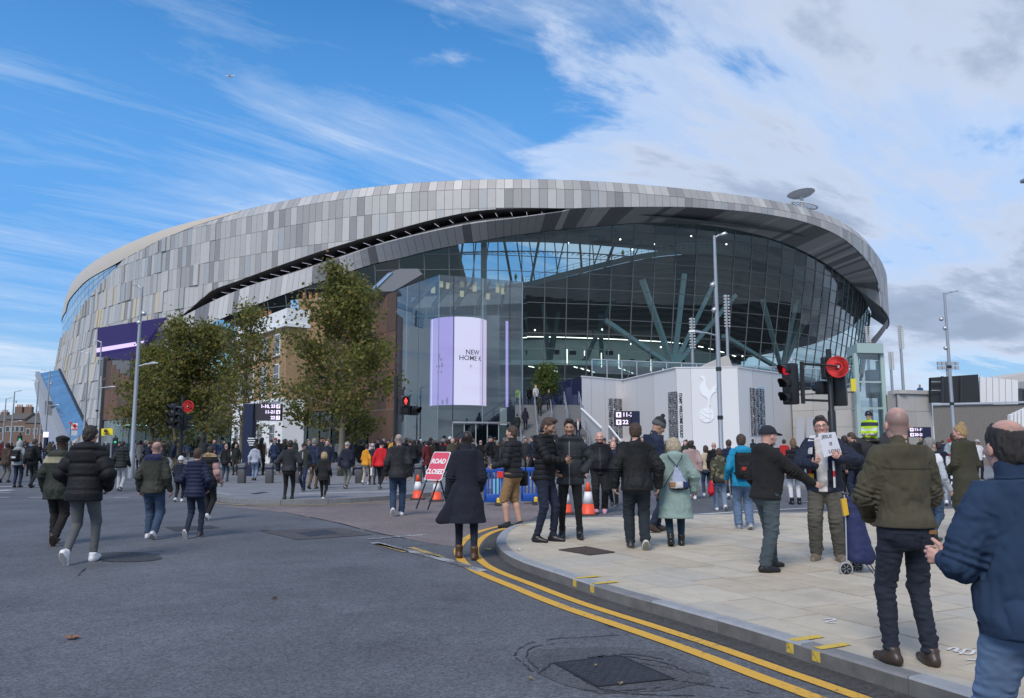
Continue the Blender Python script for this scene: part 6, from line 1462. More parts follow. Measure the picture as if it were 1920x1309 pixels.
# airliner
ap = WP(430, 143, 2600); fl = thing('airliner', 'distant small airliner crossing the blue sky', 'aeroplane', tuple(ap)); M_pl = mat('airliner_paint', (.52, .53, .56), .5)
MB().tube([ap + V(-15, 0, .5), ap + V(-13, 0, 0), ap + V(9, 0, 0), ap + V(16, 0, 1.5)], [.4, 1.9, 1.9, .5], 10).build('fuselage', M_pl, fl); MB().prism([ap + V(-3, -1, -.5), ap + V(4, -1, -.5), ap + V(9, -15, 1), ap + V(7, -15, 1)], (0, 0, .5)).build('wing', M_pl, fl)
MB().prism([ap + V(-3, 1, -.5), ap + V(4, 1, -.5), ap + V(9, 15, 1), ap + V(7, 15, 1)], (0, 0, .5)).build('wing', M_pl, fl); MB().prism([ap + V(11, 0, 1), ap + V(16, 0, 1), ap + V(17.5, 0, 6.5), ap + V(15, 0, 6.5)], (0, .4, 0)).build('tail_fin', M_pl, fl)
for s_ in (-1, 1): MB().cyl(ap + V(-2, s_ * 5, -1.6), ap + V(2, s_ * 5, -1.6), 1.0, .8, 10).build('engine', M_pl, fl)
# ================================================================== PEOPLE
_NT = np.random.default_rng(5).random((32, 32, 32)).astype(np.float32)
def noise3(p):
 p = np.asarray(p, np.float32); i = np.floor(p).astype(int); f = p - i; f = f * f * (3 - 2 * f); i &= 31; j = (i + 1) & 31; r = 0
 for a, xa, wa in ((0, i[:, 0], 1 - f[:, 0]), (1, j[:, 0], f[:, 0])):
  for b, yb, wb in ((0, i[:, 1], 1 - f[:, 1]), (1, j[:, 1], f[:, 1])):
   r = r + wa * wb * (_NT[xa, yb, i[:, 2]] * (1 - f[:, 2]) + _NT[xa, yb, j[:, 2]] * f[:, 2])
 return r
A3 = lambda *a: np.array(a, float)
def unit(v): v = np.asarray(v, float); return v / max(np.linalg.norm(v), 1e-9)
def rotx(a): c, s_ = math.cos(a), math.sin(a); return np.array([[1, 0, 0], [0, c, -s_], [0, s_, c]])
def roty(a): c, s_ = math.cos(a), math.sin(a); return np.array([[c, 0, s_], [0, 1, 0], [-s_, 0, c]])
def rotz(a): c, s_ = math.cos(a), math.sin(a); return np.array([[c, -s_, 0], [s_, c, 0], [0, 0, 1]])
class Grid:
 """distance field on a box grid, turned into a mesh by surface nets"""
 def __init__(s, lo, hi, h):
  s.lo, s.h = np.asarray(lo, float), h; s.n = np.ceil((np.asarray(hi) - s.lo) / h).astype(int) + 1
  s.f = np.full(s.n, 0.5, np.float32); s.ax = [s.lo[a] + h * np.arange(s.n[a]) for a in range(3)]
 def blk(s, lo, hi):
  a = np.clip(np.floor((np.asarray(lo) - s.lo) / s.h).astype(int), 0, s.n); b = np.clip(np.ceil((np.asarray(hi) - s.lo) / s.h).astype(int) + 1, 0, s.n)
  sl = tuple(slice(x, y) for x, y in zip(a, b))
  X, Y, Z = (s.ax[i][sl[i]].astype(np.float32) for i in range(3)); return sl, X[:, None, None], Y[None, :, None], Z[None, None, :]
 def put(s, d, sl, k, mode):
  f = s.f[sl]
  if mode == 'sub': d = -d; s.f[sl] = np.maximum(f, d) if k <= 0 else -Grid.smin(-f, -d, k); return
  s.f[sl] = np.minimum(f, d) if k <= 0 else Grid.smin(f, d, k)
 @staticmethod
 def smin(a, b, k):
  h = np.clip(.5 + .5 * (b - a) / k, 0, 1); return b * (1 - h) + a * h - k * h * (1 - h)
 def cone(s, a, b, ra, rb, k=.02, mode='add', flat=None):
  a, b = np.asarray(a, float), np.asarray(b, float); pad = max(ra, rb) + k + 2 * s.h
  sl, X, Y, Z = s.blk(np.minimum(a, b) - pad, np.maximum(a, b) + pad)
  if 0 in s.f[sl].shape: return s
  ba = b - a; L2 = max(ba @ ba, 1e-9); px, py, pz = X - a[0], Y - a[1], Z - a[2]; t = np.clip((px * ba[0] + py * ba[1] + pz * ba[2]) / L2, 0, 1)
  dx_, dy_, dz_ = px - t * ba[0], py - t * ba[1], pz - t * ba[2]
  if flat is not None:
   n, m = flat; q = (dx_ * n[0] + dy_ * n[1] + dz_ * n[2]) * (m - 1); dx_, dy_, dz_ = dx_ + q * n[0], dy_ + q * n[1], dz_ + q * n[2]
  d = np.sqrt(dx_ * dx_ + dy_ * dy_ + dz_ * dz_) - (ra + (rb - ra) * t)
  s.put(d if flat is None else d * .8, sl, k, mode); return s
 def ell(s, c, r, k=.02, mode='add', M=None):
  c, r = np.asarray(c, float), np.asarray(r, float); pad = max(r) + k + 2 * s.h; sl, X, Y, Z = s.blk(c - pad, c + pad)
  if 0 in s.f[sl].shape: return s
  x, y, z = X - c[0], Y - c[1], Z - c[2]
  if M is not None: x, y, z = (x * M[0, i] + y * M[1, i] + z * M[2, i] for i in range(3))
  q = np.sqrt((x / r[0]) ** 2 + (y / r[1]) ** 2 + (z / r[2]) ** 2); s.put((q - 1) * min(r) * .9, sl, k, mode); return s
 def rbox(s, c, hs, rad, k=.01, M=None):
  c, hs = np.asarray(c, float), np.asarray(hs, float); pad = np.linalg.norm(hs) + rad + k + 2 * s.h; sl, X, Y, Z = s.blk(c - pad, c + pad)
  x, y, z = X - c[0], Y - c[1], Z - c[2]
  if M is not None: x, y, z = (x * M[0, i] + y * M[1, i] + z * M[2, i] for i in range(3))
  qx, qy, qz = np.abs(x) - hs[0] + rad, np.abs(y) - hs[1] + rad, np.abs(z) - hs[2] + rad
  d = np.sqrt(np.maximum(qx, 0) ** 2 + np.maximum(qy, 0) ** 2 + np.maximum(qz, 0) ** 2) + np.minimum(np.maximum(np.maximum(qx, qy), qz), 0) - rad; s.put(d, sl, k, 'add'); return s
 def loft(s, o, M, prof, k=.03, add=0.0):
  """stack of ellipses (z, half width, half depth, y centre) in the frame o, M (columns are the axes)"""
  P = np.array(prof, float); zs = P[:, 0]; R_ = max(P[:, 1].max(), P[:, 2].max()) + .1 + add; cs = [o + M @ A3(x, y, z) for x in (-R_, R_) for y in (-R_, R_) for z in (zs[0] - .03, zs[-1] + .03)]
  sl, X, Y, Z = s.blk(np.min(cs, 0), np.max(cs, 0)); x, y, z = X - o[0], Y - o[1], Z - o[2]
  x, y, z = (x * M[0, i] + y * M[1, i] + z * M[2, i] for i in range(3))
  ax, ay, yc = (np.interp(z, zs, P[:, i]).astype(np.float32) for i in (1, 2, 3)); ax = ax + add; ay = ay + add
  q = np.sqrt((x / ax) ** 2 + ((y - yc) / ay) ** 2); d = (q - 1) * np.minimum(ax, ay) * .92
  d = np.maximum(d, np.maximum(zs[0] - z, z - zs[-1])); s.put(d, sl, k, 'add'); return s
 def cut(s, p, n):
  """remove everything on the n side of the plane through p"""
  p, n = np.asarray(p, float), unit(n); X, Y, Z = s.ax[0][:, None, None], s.ax[1][None, :, None], s.ax[2][None, None, :]
  d = (X - p[0]) * n[0] + (Y - p[1]) * n[1] + (Z - p[2]) * n[2]; s.f = np.maximum(s.f, d.astype(np.float32)); return s
 def mesh(s):
  f = s.f; f[0], f[-1] = .5, .5; f[:, 0], f[:, -1] = .5, .5; f[:, :, 0], f[:, :, -1] = .5, .5
  g = f < 0; c = np.zeros(np.array(f.shape) - 1, np.int8)
  for i in (0, 1):
   for j in (0, 1):
    for k in (0, 1): c += g[i:f.shape[0] - 1 + i, j:f.shape[1] - 1 + j, k:f.shape[2] - 1 + k]
  act = (c > 0) & (c < 8); idx = np.argwhere(act)
  if not len(idx): return np.zeros((0, 3)), np.zeros((0, 4), int)
  cor = [np.array((i, j, k)) for i in (0, 1) for j in (0, 1) for k in (0, 1)]; val = [f[tuple((idx + o).T)] for o in cor]; acc = np.zeros((len(idx), 3)); cnt = np.zeros(len(idx))
  for a in range(8):
   for b in range(a + 1, 8):
    if np.abs(cor[a] - cor[b]).sum() != 1: continue
    fa, fb = val[a], val[b]; m = (fa < 0) != (fb < 0); t = np.where(m, fa / np.where(m, fa - fb, 1), 0)
    acc += np.where(m[:, None], cor[a] + (cor[b] - cor[a]) * t[:, None], 0); cnt += m
  vs = s.lo + s.h * (idx + acc / cnt[:, None]); vid = np.full(act.shape, -1, np.int64); vid[tuple(idx.T)] = np.arange(len(idx)); fs = []
  for a in range(3):
   b, c_ = (a + 1) % 3, (a + 2) % 3; n0 = [slice(None)] * 3; n1 = [slice(None)] * 3; n0[a] = slice(0, -1); n1[a] = slice(1, None)
   g0, g1 = g[tuple(n0)], g[tuple(n1)]; e = np.argwhere(g0 != g1); e = e[(e[:, b] > 0) & (e[:, c_] > 0)]
   if not len(e): continue
   fl = g0[tuple(e.T)]; q = []
   for db, dc_ in ((1, 1), (0, 1), (0, 0), (1, 0)):
    w_ = e.copy(); w_[:, b] -= db; w_[:, c_] -= dc_; q.append(vid[tuple(w_.T)])
   q = np.stack(q, 1); q[~fl] = q[~fl][:, ::-1]; fs.append(q)
  return vs, np.concatenate(fs)
def vnormals(v, f):
 n = np.cross(v[f[:, 2]] - v[f[:, 0]], v[f[:, 3]] - v[f[:, 1]]); N = np.zeros_like(v)
 for i in range(4):
  for a in range(3): N[:, a] += np.bincount(f[:, i], n[:, a], len(v))
 return N / np.maximum(np.linalg.norm(N, axis=1), 1e-9)[:, None]
def to_obj(name, v, f, col, material, parent):
 me = bpy.data.meshes.new(name); n, k = len(v), len(f); me.vertices.add(n); me.vertices.foreach_set('co', v.astype(np.float32).ravel()); me.loops.add(k * 4); me.loops.foreach_set('vertex_index', f.astype(np.int32).ravel())
 me.polygons.add(k); me.polygons.foreach_set('loop_start', np.arange(0, k * 4, 4, dtype=np.int32)); me.polygons.foreach_set('loop_total', np.full(k, 4, dtype=np.int32)); me.polygons.foreach_set('use_smooth', np.ones(k, bool)); me.update(calc_edges=True)
 c = np.asarray(col, float); c = np.tile(c, (n, 1)) if c.ndim == 1 else c
 at = me.color_attributes.new('col', 'FLOAT_COLOR', 'POINT'); at.data.foreach_set('color', np.c_[c, np.ones(n)].astype(np.float32).ravel()); me.materials.append(material)
 o = bpy.data.objects.new(name, me); COL.objects.link(o); o.parent = parent; o.color = (1, 1, 1, 1); return o
CM = {'woven': mat('woven_cloth', (.5,) * 3, .92, attr=True, var=.10, vs=22, bump=.25, bs=260), 'nylon': mat('nylon_cloth', (.5,) * 3, .72, spec=.3, attr=True, var=.04, vs=14, bump=.12, bs=120), 'denim': mat('denim_cloth', (.5,) * 3, .9, attr=True, var=.12, vs=16, bump=.3, bs=300),
      'leather': mat('shoe_leather', (.5,) * 3, .42, attr=True, var=.06, vs=30), 'skin': mat('skin', (.5,) * 3, .48, attr=True, var=.04, vs=30, spec=.45), 'hair': mat('hair', (.5,) * 3, .55, attr=True, var=.22, vs=60, bump=.5, bs=220)}
FAIR, TAN, BROWN, PINK = (.50, .295, .215), (.36, .20, .135), (.052, .030, .021), (.55, .31, .245)
H_DK, H_BR, H_GR, H_BL, H_GING = (.026, .018, .013), (.060, .036, .022), (.22, .21, .20), (.40, .29, .15), (.13, .06, .03)
def ik(a, t, l1, l2, hint):
 a, t = np.asarray(a, float), np.asarray(t, float); d = t - a; L_ = np.linalg.norm(d); L_c = min(max(L_, abs(l1 - l2) + .01), l1 + l2 - .002); q = d / max(L_, 1e-9); t = a + q * L_c
 x = (l1 * l1 - l2 * l2 + L_c * L_c) / (2 * L_c); h = math.sqrt(max(l1 * l1 - x * x, 0)); p = np.asarray(hint, float); p = unit(p - q * (p @ q)); return a + q * x + p * h, t
STAND = dict(pel=(0, 0, .935), fl=(-.10, .0, .088, 0, .18), fr=(.10, .0, .088, 0, -.18), hl=(-.232, .03, .875), hr=(.232, .03, .875))
def walk(side=1, st=1.0, lift=55, arms=1.0):
 s_ = side; p = dict(pel=(0, 0, .925), lean=.04); a, b = ('fl', 'fr') if s_ > 0 else ('fr', 'fl'); xa = -.085 * s_
 p[a] = (xa, .24 * st, .09, R(-8), 0); p[b] = (-xa, -.30 * st, .088 + .10 * st, R(lift), 0)
 ha, hb_ = ('hl', 'hr') if s_ > 0 else ('hr', 'hl'); p[ha] = (-.235 * s_, -.13 * arms, .885); p[hb_] = (.23 * s_, .16 * arms, .90); return p
POCK = dict(hl=(-.215, .10, 1.0), hr=(.215, .10, 1.0), el=(-.8, -.7, 0), er=(.8, -.7, 0))
TORSO = [(.79, .10, .09, -.01), (.84, .150, .115, -.012), (.90, .168, .128, -.02), (.98, .160, .116, -.008), (1.06, .146, .106, .002), (1.18, .152, .112, .002), (1.30, .165, .118, -.004), (1.39, .160, .105, -.012), (1.45, .118, .086, -.018), (1.50, .070, .066, -.016), (1.55, .056, .058, -.008)]
def fold(v, n, amp, fr, seed, sx=(1, 1, 1)):
 q = noise3(v * np.array(sx) * fr + seed) + .5 * noise3(v * np.array(sx) * fr * 2.1 + seed * 1.7 + 9); r_ = np.abs(q / 1.5 - .5) * 2; return v + n * ((r_ - .35) * amp)[:, None]
def person(loc, rz, H, pose, o, label, group=None, vox=.012, name='person', seed=1, proto=False):
 P = dict(STAND); P.update(pose); sc = H / 1.78; t = thing(name, label, 'person', tuple(loc), group, rz=0.0); ORG[t.name] = Vector((0, 0, 0)); t.rotation_euler = (0, 0, rz); w_ = o.get('w', 1.0); t.scale = (sc * w_, sc * w_, sc)
 h = vox / sc; belly = o.get('belly', 0.0); fem = o.get('fem', 0); sh_w = .174 - .020 * fem
 pel = A3(*P['pel']); lean, twist = P.get('lean', 0), P.get('twist', 0); Rt = rotz(twist) @ rotx(-lean) @ roty(P.get('side', 0)); T = lambda x, y, z: pel + Rt @ A3(x, y, z - .935); to = pel - Rt @ A3(0, 0, .935)
 prof = [(z, ax * (1 - .07 * fem * (z > 1.2)) + .012 * fem * (.84 <= z <= .98), ay + (belly * .06 if .95 < z < 1.25 else 0), yc + (belly * .035 if .95 < z < 1.25 else 0)) for z, ax, ay, yc in TORSO]
 sl_, sr_ = T(-sh_w, -.012, 1.415), T(sh_w, -.012, 1.415); hl_, hr_ = pel + A3(-.088, 0, -.02), pel + A3(.088, 0, -.02)
 el, wl = ik(sl_, P['hl'], .295, .262, P.get('el', (-.25, -1, -.2))); er, wr = ik(sr_, P['hr'], .295, .262, P.get('er', (.25, -1, -.2)))
 kl, al = ik(hl_, P['fl'][:3], .425, .42, (-.08, 1, 0)); kr, ar_ = ik(hr_, P['fr'][:3], .425, .42, (.08, 1, 0))
 yaw, pit, rol = P.get('head', (0, 0, 0)); Rh = rotz(twist + yaw) @ rotx(-(lean * .35 + pit)) @ roty(rol); nb_ = T(0, -.012, 1.49); hc_ = nb_ + Rt @ A3(0, .012, .05) + Rh @ A3(0, .018, .105); HS = o.get('hs', 1.0); HP_ = lambda x, y, z: hc_ + Rh @ (A3(x, y, z) * HS)
 sk = np.array(o.get('skin', FAIR)); hst, hcol = o.get('hair', ('short', H_DK)); hcol = np.array(hcol)
 # ---- body: inner figure, then fine head and hands in the same mesh
 hb = max(h, .02); gb = Grid(np.min([al, ar_, wl, wr, el, er, to + A3(-.25, -.2, .8)], 0) - .14, np.max([hc_, wl, wr, al, ar_, T(.25, .2, 1.5)], 0) + .12, hb)
 gb.loft(to, Rt, [(z, a * .9, b * .9, c) for z, a, b, c in prof], .03)
 for a, b, c in ((sl_, el, wl), (sr_, er, wr)): gb.cone(a, b, .045, .037, .03).cone(b, c, .037, .027, .02)
 shorts = o['bottom'][0] == 'shorts'
 for a, b, c in ((hl_, kl, al), (hr_, kr, ar_)):
  gb.cone(a, b, .078, .050, .03).cone(b, c, .048, .034, .02)
  if shorts: m_ = b + (c - b) * .30 + Rt @ A3(0, -.012, 0); gb.cone(b, m_, .050, .058, .02).cone(m_, c, .058, .037, .02)
 gb.cone(nb_, hc_ + Rh @ A3(0, -.01, -.04), .054, .05, .03)
 parts = [gb.mesh()]; kinds = [0]
 hh = min(max(h * .5, .0042), .011)
 gh = Grid(hc_ - .2, hc_ + .2, hh)
 gh.ell(HP_(0, -.012, .034), A3(.0745, .095, .087) * HS, .02, M=Rh).ell(HP_(0, .022, -.03), A3(.060, .070, .082) * HS, .03, M=Rh).cone(HP_(-.03, .02, -.066), HP_(-.008, .062, -.092), .034, .02, .02).cone(HP_(.03, .02, -.066), HP_(.008, .062, -.092), .034, .02, .02)
 gh.cone(HP_(0, .086, .012), HP_(0, .103, -.026), .010, .0145, .014).ell(HP_(-.013, .092, -.030), A3(.010, .011, .009), .008).ell(HP_(.013, .092, -.030), A3(.010, .011, .009), .008)
 gh.cone(HP_(-.036, .074, .026), HP_(.036, .074, .026), .013, .013, .02)
 for x in (-1, 1):
  gh.ell(HP_(x * .031, .098, .004), A3(.016, .014, .010) * HS, .012, 'sub', M=Rh).ell(HP_(x * .031, .077, .004), A3(.0135, .0125, .0105) * HS, .004, M=Rh).ell(HP_(x * .042, .062, -.022), A3(.022, .02, .02), .025)
  gh.ell(HP_(x * .077, -.008, -.012), A3(.010, .021, .032) * HS, .008, M=Rh)
 gh.cone(HP_(-.016, .084, -.052), HP_(.016, .084, -.052), .0075, .0075, .008).cone(HP_(-.013, .083, -.061), HP_(.013, .083, -.061), .008, .008, .008).ell(HP_(0, .078, -.092), A3(.020, .016, .016), .02)
 gh.cone(HP_(0, -.03, -.05), nb_ + Rt @ A3(0, 0, -.01), .053, .06, .03)
 parts.append(gh.mesh()); kinds.append(1)
 hv = min(max(h * .5, .0036), .009)
 for s_, wv, ev, hd in ((-1, wl, el, P.get('hdl', {})), (1, wr, er, P.get('hdr', {}))):
  if hd.get('hide'): continue
  f_ = unit(hd.get('f', unit(wv - ev) + A3(0, .0, -.12))); wt = np.asarray(hd.get('t', (0, .6, .8)), float); wt = unit(wt - f_ * (f_ @ wt)); n_ = np.cross(f_, wt) * (-1 if s_ > 0 else 1); cu = hd.get('curl', .55); gp = Grid(wv - .22, wv + .22, hv)
  gp.cone(wv - f_ * .03, wv + f_ * .02, .029, .027, .015, flat=(n_, 1.25)); gp.cone(wv + f_ * .01, wv + f_ * .078 + wt * .024, .022, .016, .015, flat=(n_, 1.15)).cone(wv + f_ * .01, wv + f_ * .074 - wt * .024, .022, .015, .015, flat=(n_, 1.15)).cone(wv + f_ * .02, wv + f_ * .08, .02, .016, .012)
  cs = hd.get('curls', (cu, cu * 1.05, cu * 1.1, cu * 1.15))
  for i, (ln, of, r_) in enumerate(((.070, .030, .0092), (.079, .0105, .0095), (.073, -.0095, .009), (.057, -.0285, .008))):
   p0 = wv + f_ * (.080 - .004 * abs(i - 1)) + wt * of; an = 0
   for j, (fr, bend) in enumerate(((.42, .55), (.32, .95), (.26, .7))):
    an += cs[i] * bend; d_ = f_ * math.cos(an) + n_ * math.sin(an) + wt * (.05 * (1.5 - i) if j == 0 else 0); p1 = p0 + d_ * ln * fr * 1.15; gp.cone(p0, p1, r_ * (1 - .08 * j), r_ * (.94 - .08 * j), .003); p0 = p1
  tv = hd.get('thumb', (.62, .62, .35)); b0 = wv + f_ * .022 + wt * .022; d1 = unit(f_ * tv[0] + wt * tv[1] + n_ * tv[2]); b1 = b0 + d1 * .042; d2 = unit(f_ * (tv[0] + .35) + wt * tv[1] * .55 + n_ * (tv[2] + .1)); gp.cone(b0, b1, .0145, .0115, .008).cone(b1, b1 + d2 * .038, .0115, .0085, .004)
  parts.append(gp.mesh()); kinds.append(2)
 off = 0; V_, F_, K_ = [], [], []
 for (v, f), k in zip(parts, kinds): V_.append(v); F_.append(f + off); K_.append(np.full(len(v), k)); off += len(v)
 v, f, kk = np.concatenate(V_), np.concatenate(F_), np.concatenate(K_); q = (v - hc_) @ Rh / HS; c = np.tile(sk, (len(v), 1)) * (1 + .10 * (noise3(v * 18)[:, None] - .5)); x, y, z = q.T; hd_ = kk == 1
 def blend(m, col, a): c[m] = c[m] * (1 - a) + np.array(col) * a
 if proto: c = c / sk
 fc = lambda *m: hd_ & np.logical_and.reduce(m); bl = (lambda col: np.array(col) / sk) if proto else np.array
 blend(fc(y > .05, z < -.005, z > -.05, np.abs(x) > .02), bl(sk * A3(1.08, .86, .82)), .4)
 g_hair = (y + .06) * .74 - (z + .075) * .67
 if o.get('buzz'): m_ = fc(g_hair < .004, z > -.08, ~((np.abs(x) > .068) & (y > -.03) & (z < .015))); a_ = o['buzz'] * np.clip((.105 - z + .02 * noise3(v * 60)) / .05, .12, 1)[:, None]; c[m_] = (c * (1 - a_) + bl(hcol) * a_)[m_]
 if o.get('beard'): blend(fc(z < -.034, y > .0, ~((np.abs(x) < .02) & (z > -.066) & (z < -.048)), z > -.125), bl(hcol), o['beard'])
 blend(fc(np.abs(x) < .023, z > -.066, z < -.047, y > .078), bl(sk * A3(.80, .48, .46)), .75); blend(fc(np.abs(np.abs(x) - .032) < .018, np.abs(z - .0275 + .06 * np.abs(np.abs(x) - .03)) < .0055, y > .06), bl(hcol * .8), .75)
 blend(fc(((np.abs(x) - .031) / .0135) ** 2 + ((z - .004) / .0068) ** 2 < 1, y > .06), bl((.42, .40, .38)), .85); blend(fc(((np.abs(x) - .031) / .0065) ** 2 + ((z - .0045) / .0066) ** 2 < 1, y > .06), bl((.012, .010, .009)), .95); blend(fc(np.abs(np.abs(x) - .031) < .015, np.abs(z - .0115) < .003, y > .06), bl(sk * .25), .7)
 to_obj('body', v, f, c, CM['skin'], t)
 # ---- hair or hat
 if hst != 'none':
  g = Grid(hc_ - A3(.26, .3, .32), hc_ + A3(.26, .3, .26), min(max(h * .6, .005), .013)); CE, ER = (0, -.012, .034), A3(.0745, .095, .087); pc = lambda: g.cut(HP_(0, -.06, -.075), Rh @ A3(0, .74, -.67)); E_ = lambda tt, k=.01: g.ell(HP_(*CE), (ER + tt) * HS, k, M=Rh); kind = 'hair'
  if hst in ('short', 'quiff', 'long', 'bob', 'bun', 'pony'):
   E_(.010); g.ell(HP_(0, -.042, -.035), A3(.069, .066, .068) * HS, .03, M=Rh)
   if hst == 'quiff': g.ell(HP_(0, .052, .118), A3(.052, .045, .026), .03, M=Rh)
   pc()
   if hst == 'long': g.ell(HP_(0, -.045, -.075), A3(.088, .062, .16), .04, M=Rh)
   if hst == 'bob': g.ell(HP_(0, -.03, -.045), A3(.105, .082, .115), .04, M=Rh).ell(HP_(-.075, .0, -.03), A3(.03, .05, .10), .03, M=Rh).ell(HP_(.075, .0, -.03), A3(.03, .05, .10), .03, M=Rh)
   if hst == 'bun': g.ell(HP_(0, -.055, .125), A3(.05, .05, .045), .02)
   if hst == 'pony': g.cone(HP_(0, -.105, .03), HP_(0, -.125, -.16), .028, .02, .02)
  elif hst == 'ring': E_(.007); pc(); g.cut(HP_(0, -.03, .045), Rh @ A3(0, .35, 1))
  elif hst == 'balding': E_(.006); g.ell(HP_(0, -.042, -.035), A3(.067, .064, .066) * HS, .03, M=Rh); pc(); g.ell(HP_(0, -.045, .140), A3(.070, .088, .086), .01, 'sub', M=Rh)
  elif hst == 'cap': E_(.016); g.cut(HP_(0, 0, .022), Rh @ A3(0, .12, -1)); g.ell(HP_(0, .128, .034), A3(.066, .066, .013), .012, M=Rh @ rotx(-.22)); kind = 'woven'
  elif hst == 'flatcap': g.ell(HP_(0, .004, .078), A3(.098, .128, .050), .02, M=Rh @ rotx(-.08)); E_(.012); g.cut(HP_(0, 0, .03), Rh @ A3(0, .05, -1)); kind = 'woven'
  elif hst in ('beanie', 'bobble'):
   E_(.016); g.ell(HP_(0, -.02, .10), A3(.072, .085, .065), .03, M=Rh); g.cut(HP_(0, 0, .012), Rh @ A3(0, .22, -1)); g.loft(hc_, Rh, [(.008, .091, .112, -.014), (.06, .091, .112, -.014)], .01)
   if hst == 'bobble': g.ell(HP_(0, -.02, .185), A3(.036, .036, .034), .01)
   kind = 'woven'
  elif hst == 'helmet': E_(.034); g.cut(HP_(0, 0, -.01), Rh @ A3(0, .25, -1)); g.ell(HP_(0, .11, .03), A3(.08, .04, .012), .015, M=Rh); kind = 'leather'
  elif hst == 'hoodup': E_(.028); g.ell(HP_(0, -.04, -.06), A3(.11, .10, .12), .05); g.ell(HP_(0, .11, -.01), A3(.07, .10, .10), .03, 'sub'); kind = 'woven'
  v, f = g.mesh()
  if len(v):
   n = vnormals(v, f); v = v + n * ((noise3(v * (70, 70, 40) + seed) - .5) * (.012 if kind == 'hair' else .003))[:, None]; cc = np.tile(hcol, (len(v), 1)) * (.7 + .6 * noise3(v * (90, 90, 25) + 3)[:, None]) if kind == 'hair' else np.tile(hcol, (len(v), 1))
   if o.get('hairtop') is not None: zt = ((v - hc_) @ Rh)[:, 2]; cc = np.where((zt > .075)[:, None], cc, np.array(o['hairtop']))
   to_obj('hair' if kind == 'hair' else ('hat' if hst != 'hoodup' else 'hood'), v, f, np.ones_like(cc) if proto else cc, CM[kind], t)
 # ---- trousers
 bst, bc, bo = o['bottom'][0], np.array(o['bottom'][1]), (o['bottom'][2] if len(o['bottom']) > 2 else {}); lo = np.min([al, ar_, kl, kr, hl_ - .1], 0) - .13; hi = np.max([kl, kr, al, ar_, T(.2, .2, 1.06)], 0) + .12; g = Grid(lo, hi, max(h * .85, .0075)); fit = bo.get('fit', 0.0)
 g.loft(to, Rt, [p for p in prof if p[0] <= 1.0], .03, .010)
 for a, b, c_ in ((hl_, kl, al), (hr_, kr, ar_)):
  e_ = c_ + unit(b - c_) * .015
  if bst == 'shorts': g.cone(a, a + (b - a) * 1.0, .100, .088, .035)
  else: g.cone(a, b, .096 + fit * .4, .066 + fit * .7, .03).cone(b, e_, .065 + fit * .8, .050 + fit, .02)
 g.ell(T(0, -.075, .885), A3(.15, .085, .10), .04)
 v, f = g.mesh(); n = vnormals(v, f); A_ = .015 if not bo.get('tight') else .005; kz = np.minimum(np.linalg.norm(v - kl, axis=1), np.linalg.norm(v - kr, axis=1)); wz_ = np.clip((.97 - (v - to)[:, 2]) / .1, .1, 1); az_ = np.minimum(np.linalg.norm(v - al, axis=1), np.linalg.norm(v - ar_, axis=1)); bo_ = 1 + 1.3 * np.exp(-(kz / .11) ** 2) + 1.6 * np.exp(-(az_ / .14) ** 2)
 q = noise3(v * (9, 9, 24) + seed) + .5 * noise3(v * (20, 20, 46) + seed + 4); v2 = v + n * ((np.abs(q / 1.5 - .5) * 2 - .3) * A_ * bo_ * wz_)[:, None]; cc = np.tile(bc, (len(v), 1)) * (.86 + .28 * noise3(v * (6, 6, 5) + seed)[:, None])
 if bst == 'jeans': fd = np.clip((n[:, 1] * .6 + .25) * np.exp(-((v[:, 2] - .66) / .22) ** 2), 0, 1); cc = cc * (1 + .5 * fd[:, None])
 to_obj('shorts' if bst == 'shorts' else 'trousers', v2, f, np.ones_like(cc) if proto else cc, CM['denim' if bst == 'jeans' else 'woven'], t)
 # ---- shoes
 sc_, sole = np.array(o['shoes'][0]), np.array(o['shoes'][1]); boot = len(o['shoes']) > 2; hs_ = max(min(h * .7, .011), .006)
 for ft, s_, a in ((P['fl'], -1, al), (P['fr'], 1, ar_)):
  Rf = rotz(ft[4]) @ rotx(-ft[3]); Q = lambda x, y, z: a + Rf @ A3(x, y, z); g = Grid(a - .27, a + .27, hs_)
  g.cone(Q(0, -.048, -.050), Q(0, .05, -.052), .039, .044, .02, flat=(Rf[:, 2], .9)).cone(Q(0, .05, -.052), Q(-s_ * .008, .150, -.062), .045, .031, .02, flat=(Rf[:, 2], 1.1)).cone(Q(0, -.01, .01 + .06 * boot), Q(0, .005, -.05), .047 + .008 * boot, .046, .03); g.cut(Q(0, 0, -.088), Rf @ A3(0, 0, -1)); g.cut(Q(0, 0, .035 + .07 * boot), Rf @ A3(0, 0, 1))
  v, f = g.mesh(); lz = ((v - a) @ Rf)[:, 2]; cc = np.where((lz < -.064)[:, None], sole, sc_) * np.ones((len(v), 1)); cc = np.where((lz < -.084)[:, None], sole * .45 if sole.mean() > .2 else sole, cc); to_obj('shoe', v, f, np.ones_like(cc) if proto else cc, CM['leather'], t)
 # ---- top
 ts, tcol, hem = o['top'][0], np.array(o['top'][1]), o['top'][2]; to_ = o['top'][3] if len(o['top']) > 3 else {}; inf = to_.get('infl', .024); sl = to_.get('sleeve', 0.0); kind = to_.get('mat', 'nylon' if ts in ('puffer', 'shell') else 'woven'); low = min(hem, .86)
 pr = [p for p in prof if p[0] > max(hem, .80) and p[0] <= 1.50]
 zt_ = pr[0][0]; flare = to_.get('flare', 0.0); base_w, base_d = np.interp(max(hem, .8), [p[0] for p in prof], [p[1] for p in prof]), np.interp(max(hem, .8), [p[0] for p in prof], [p[2] for p in prof])
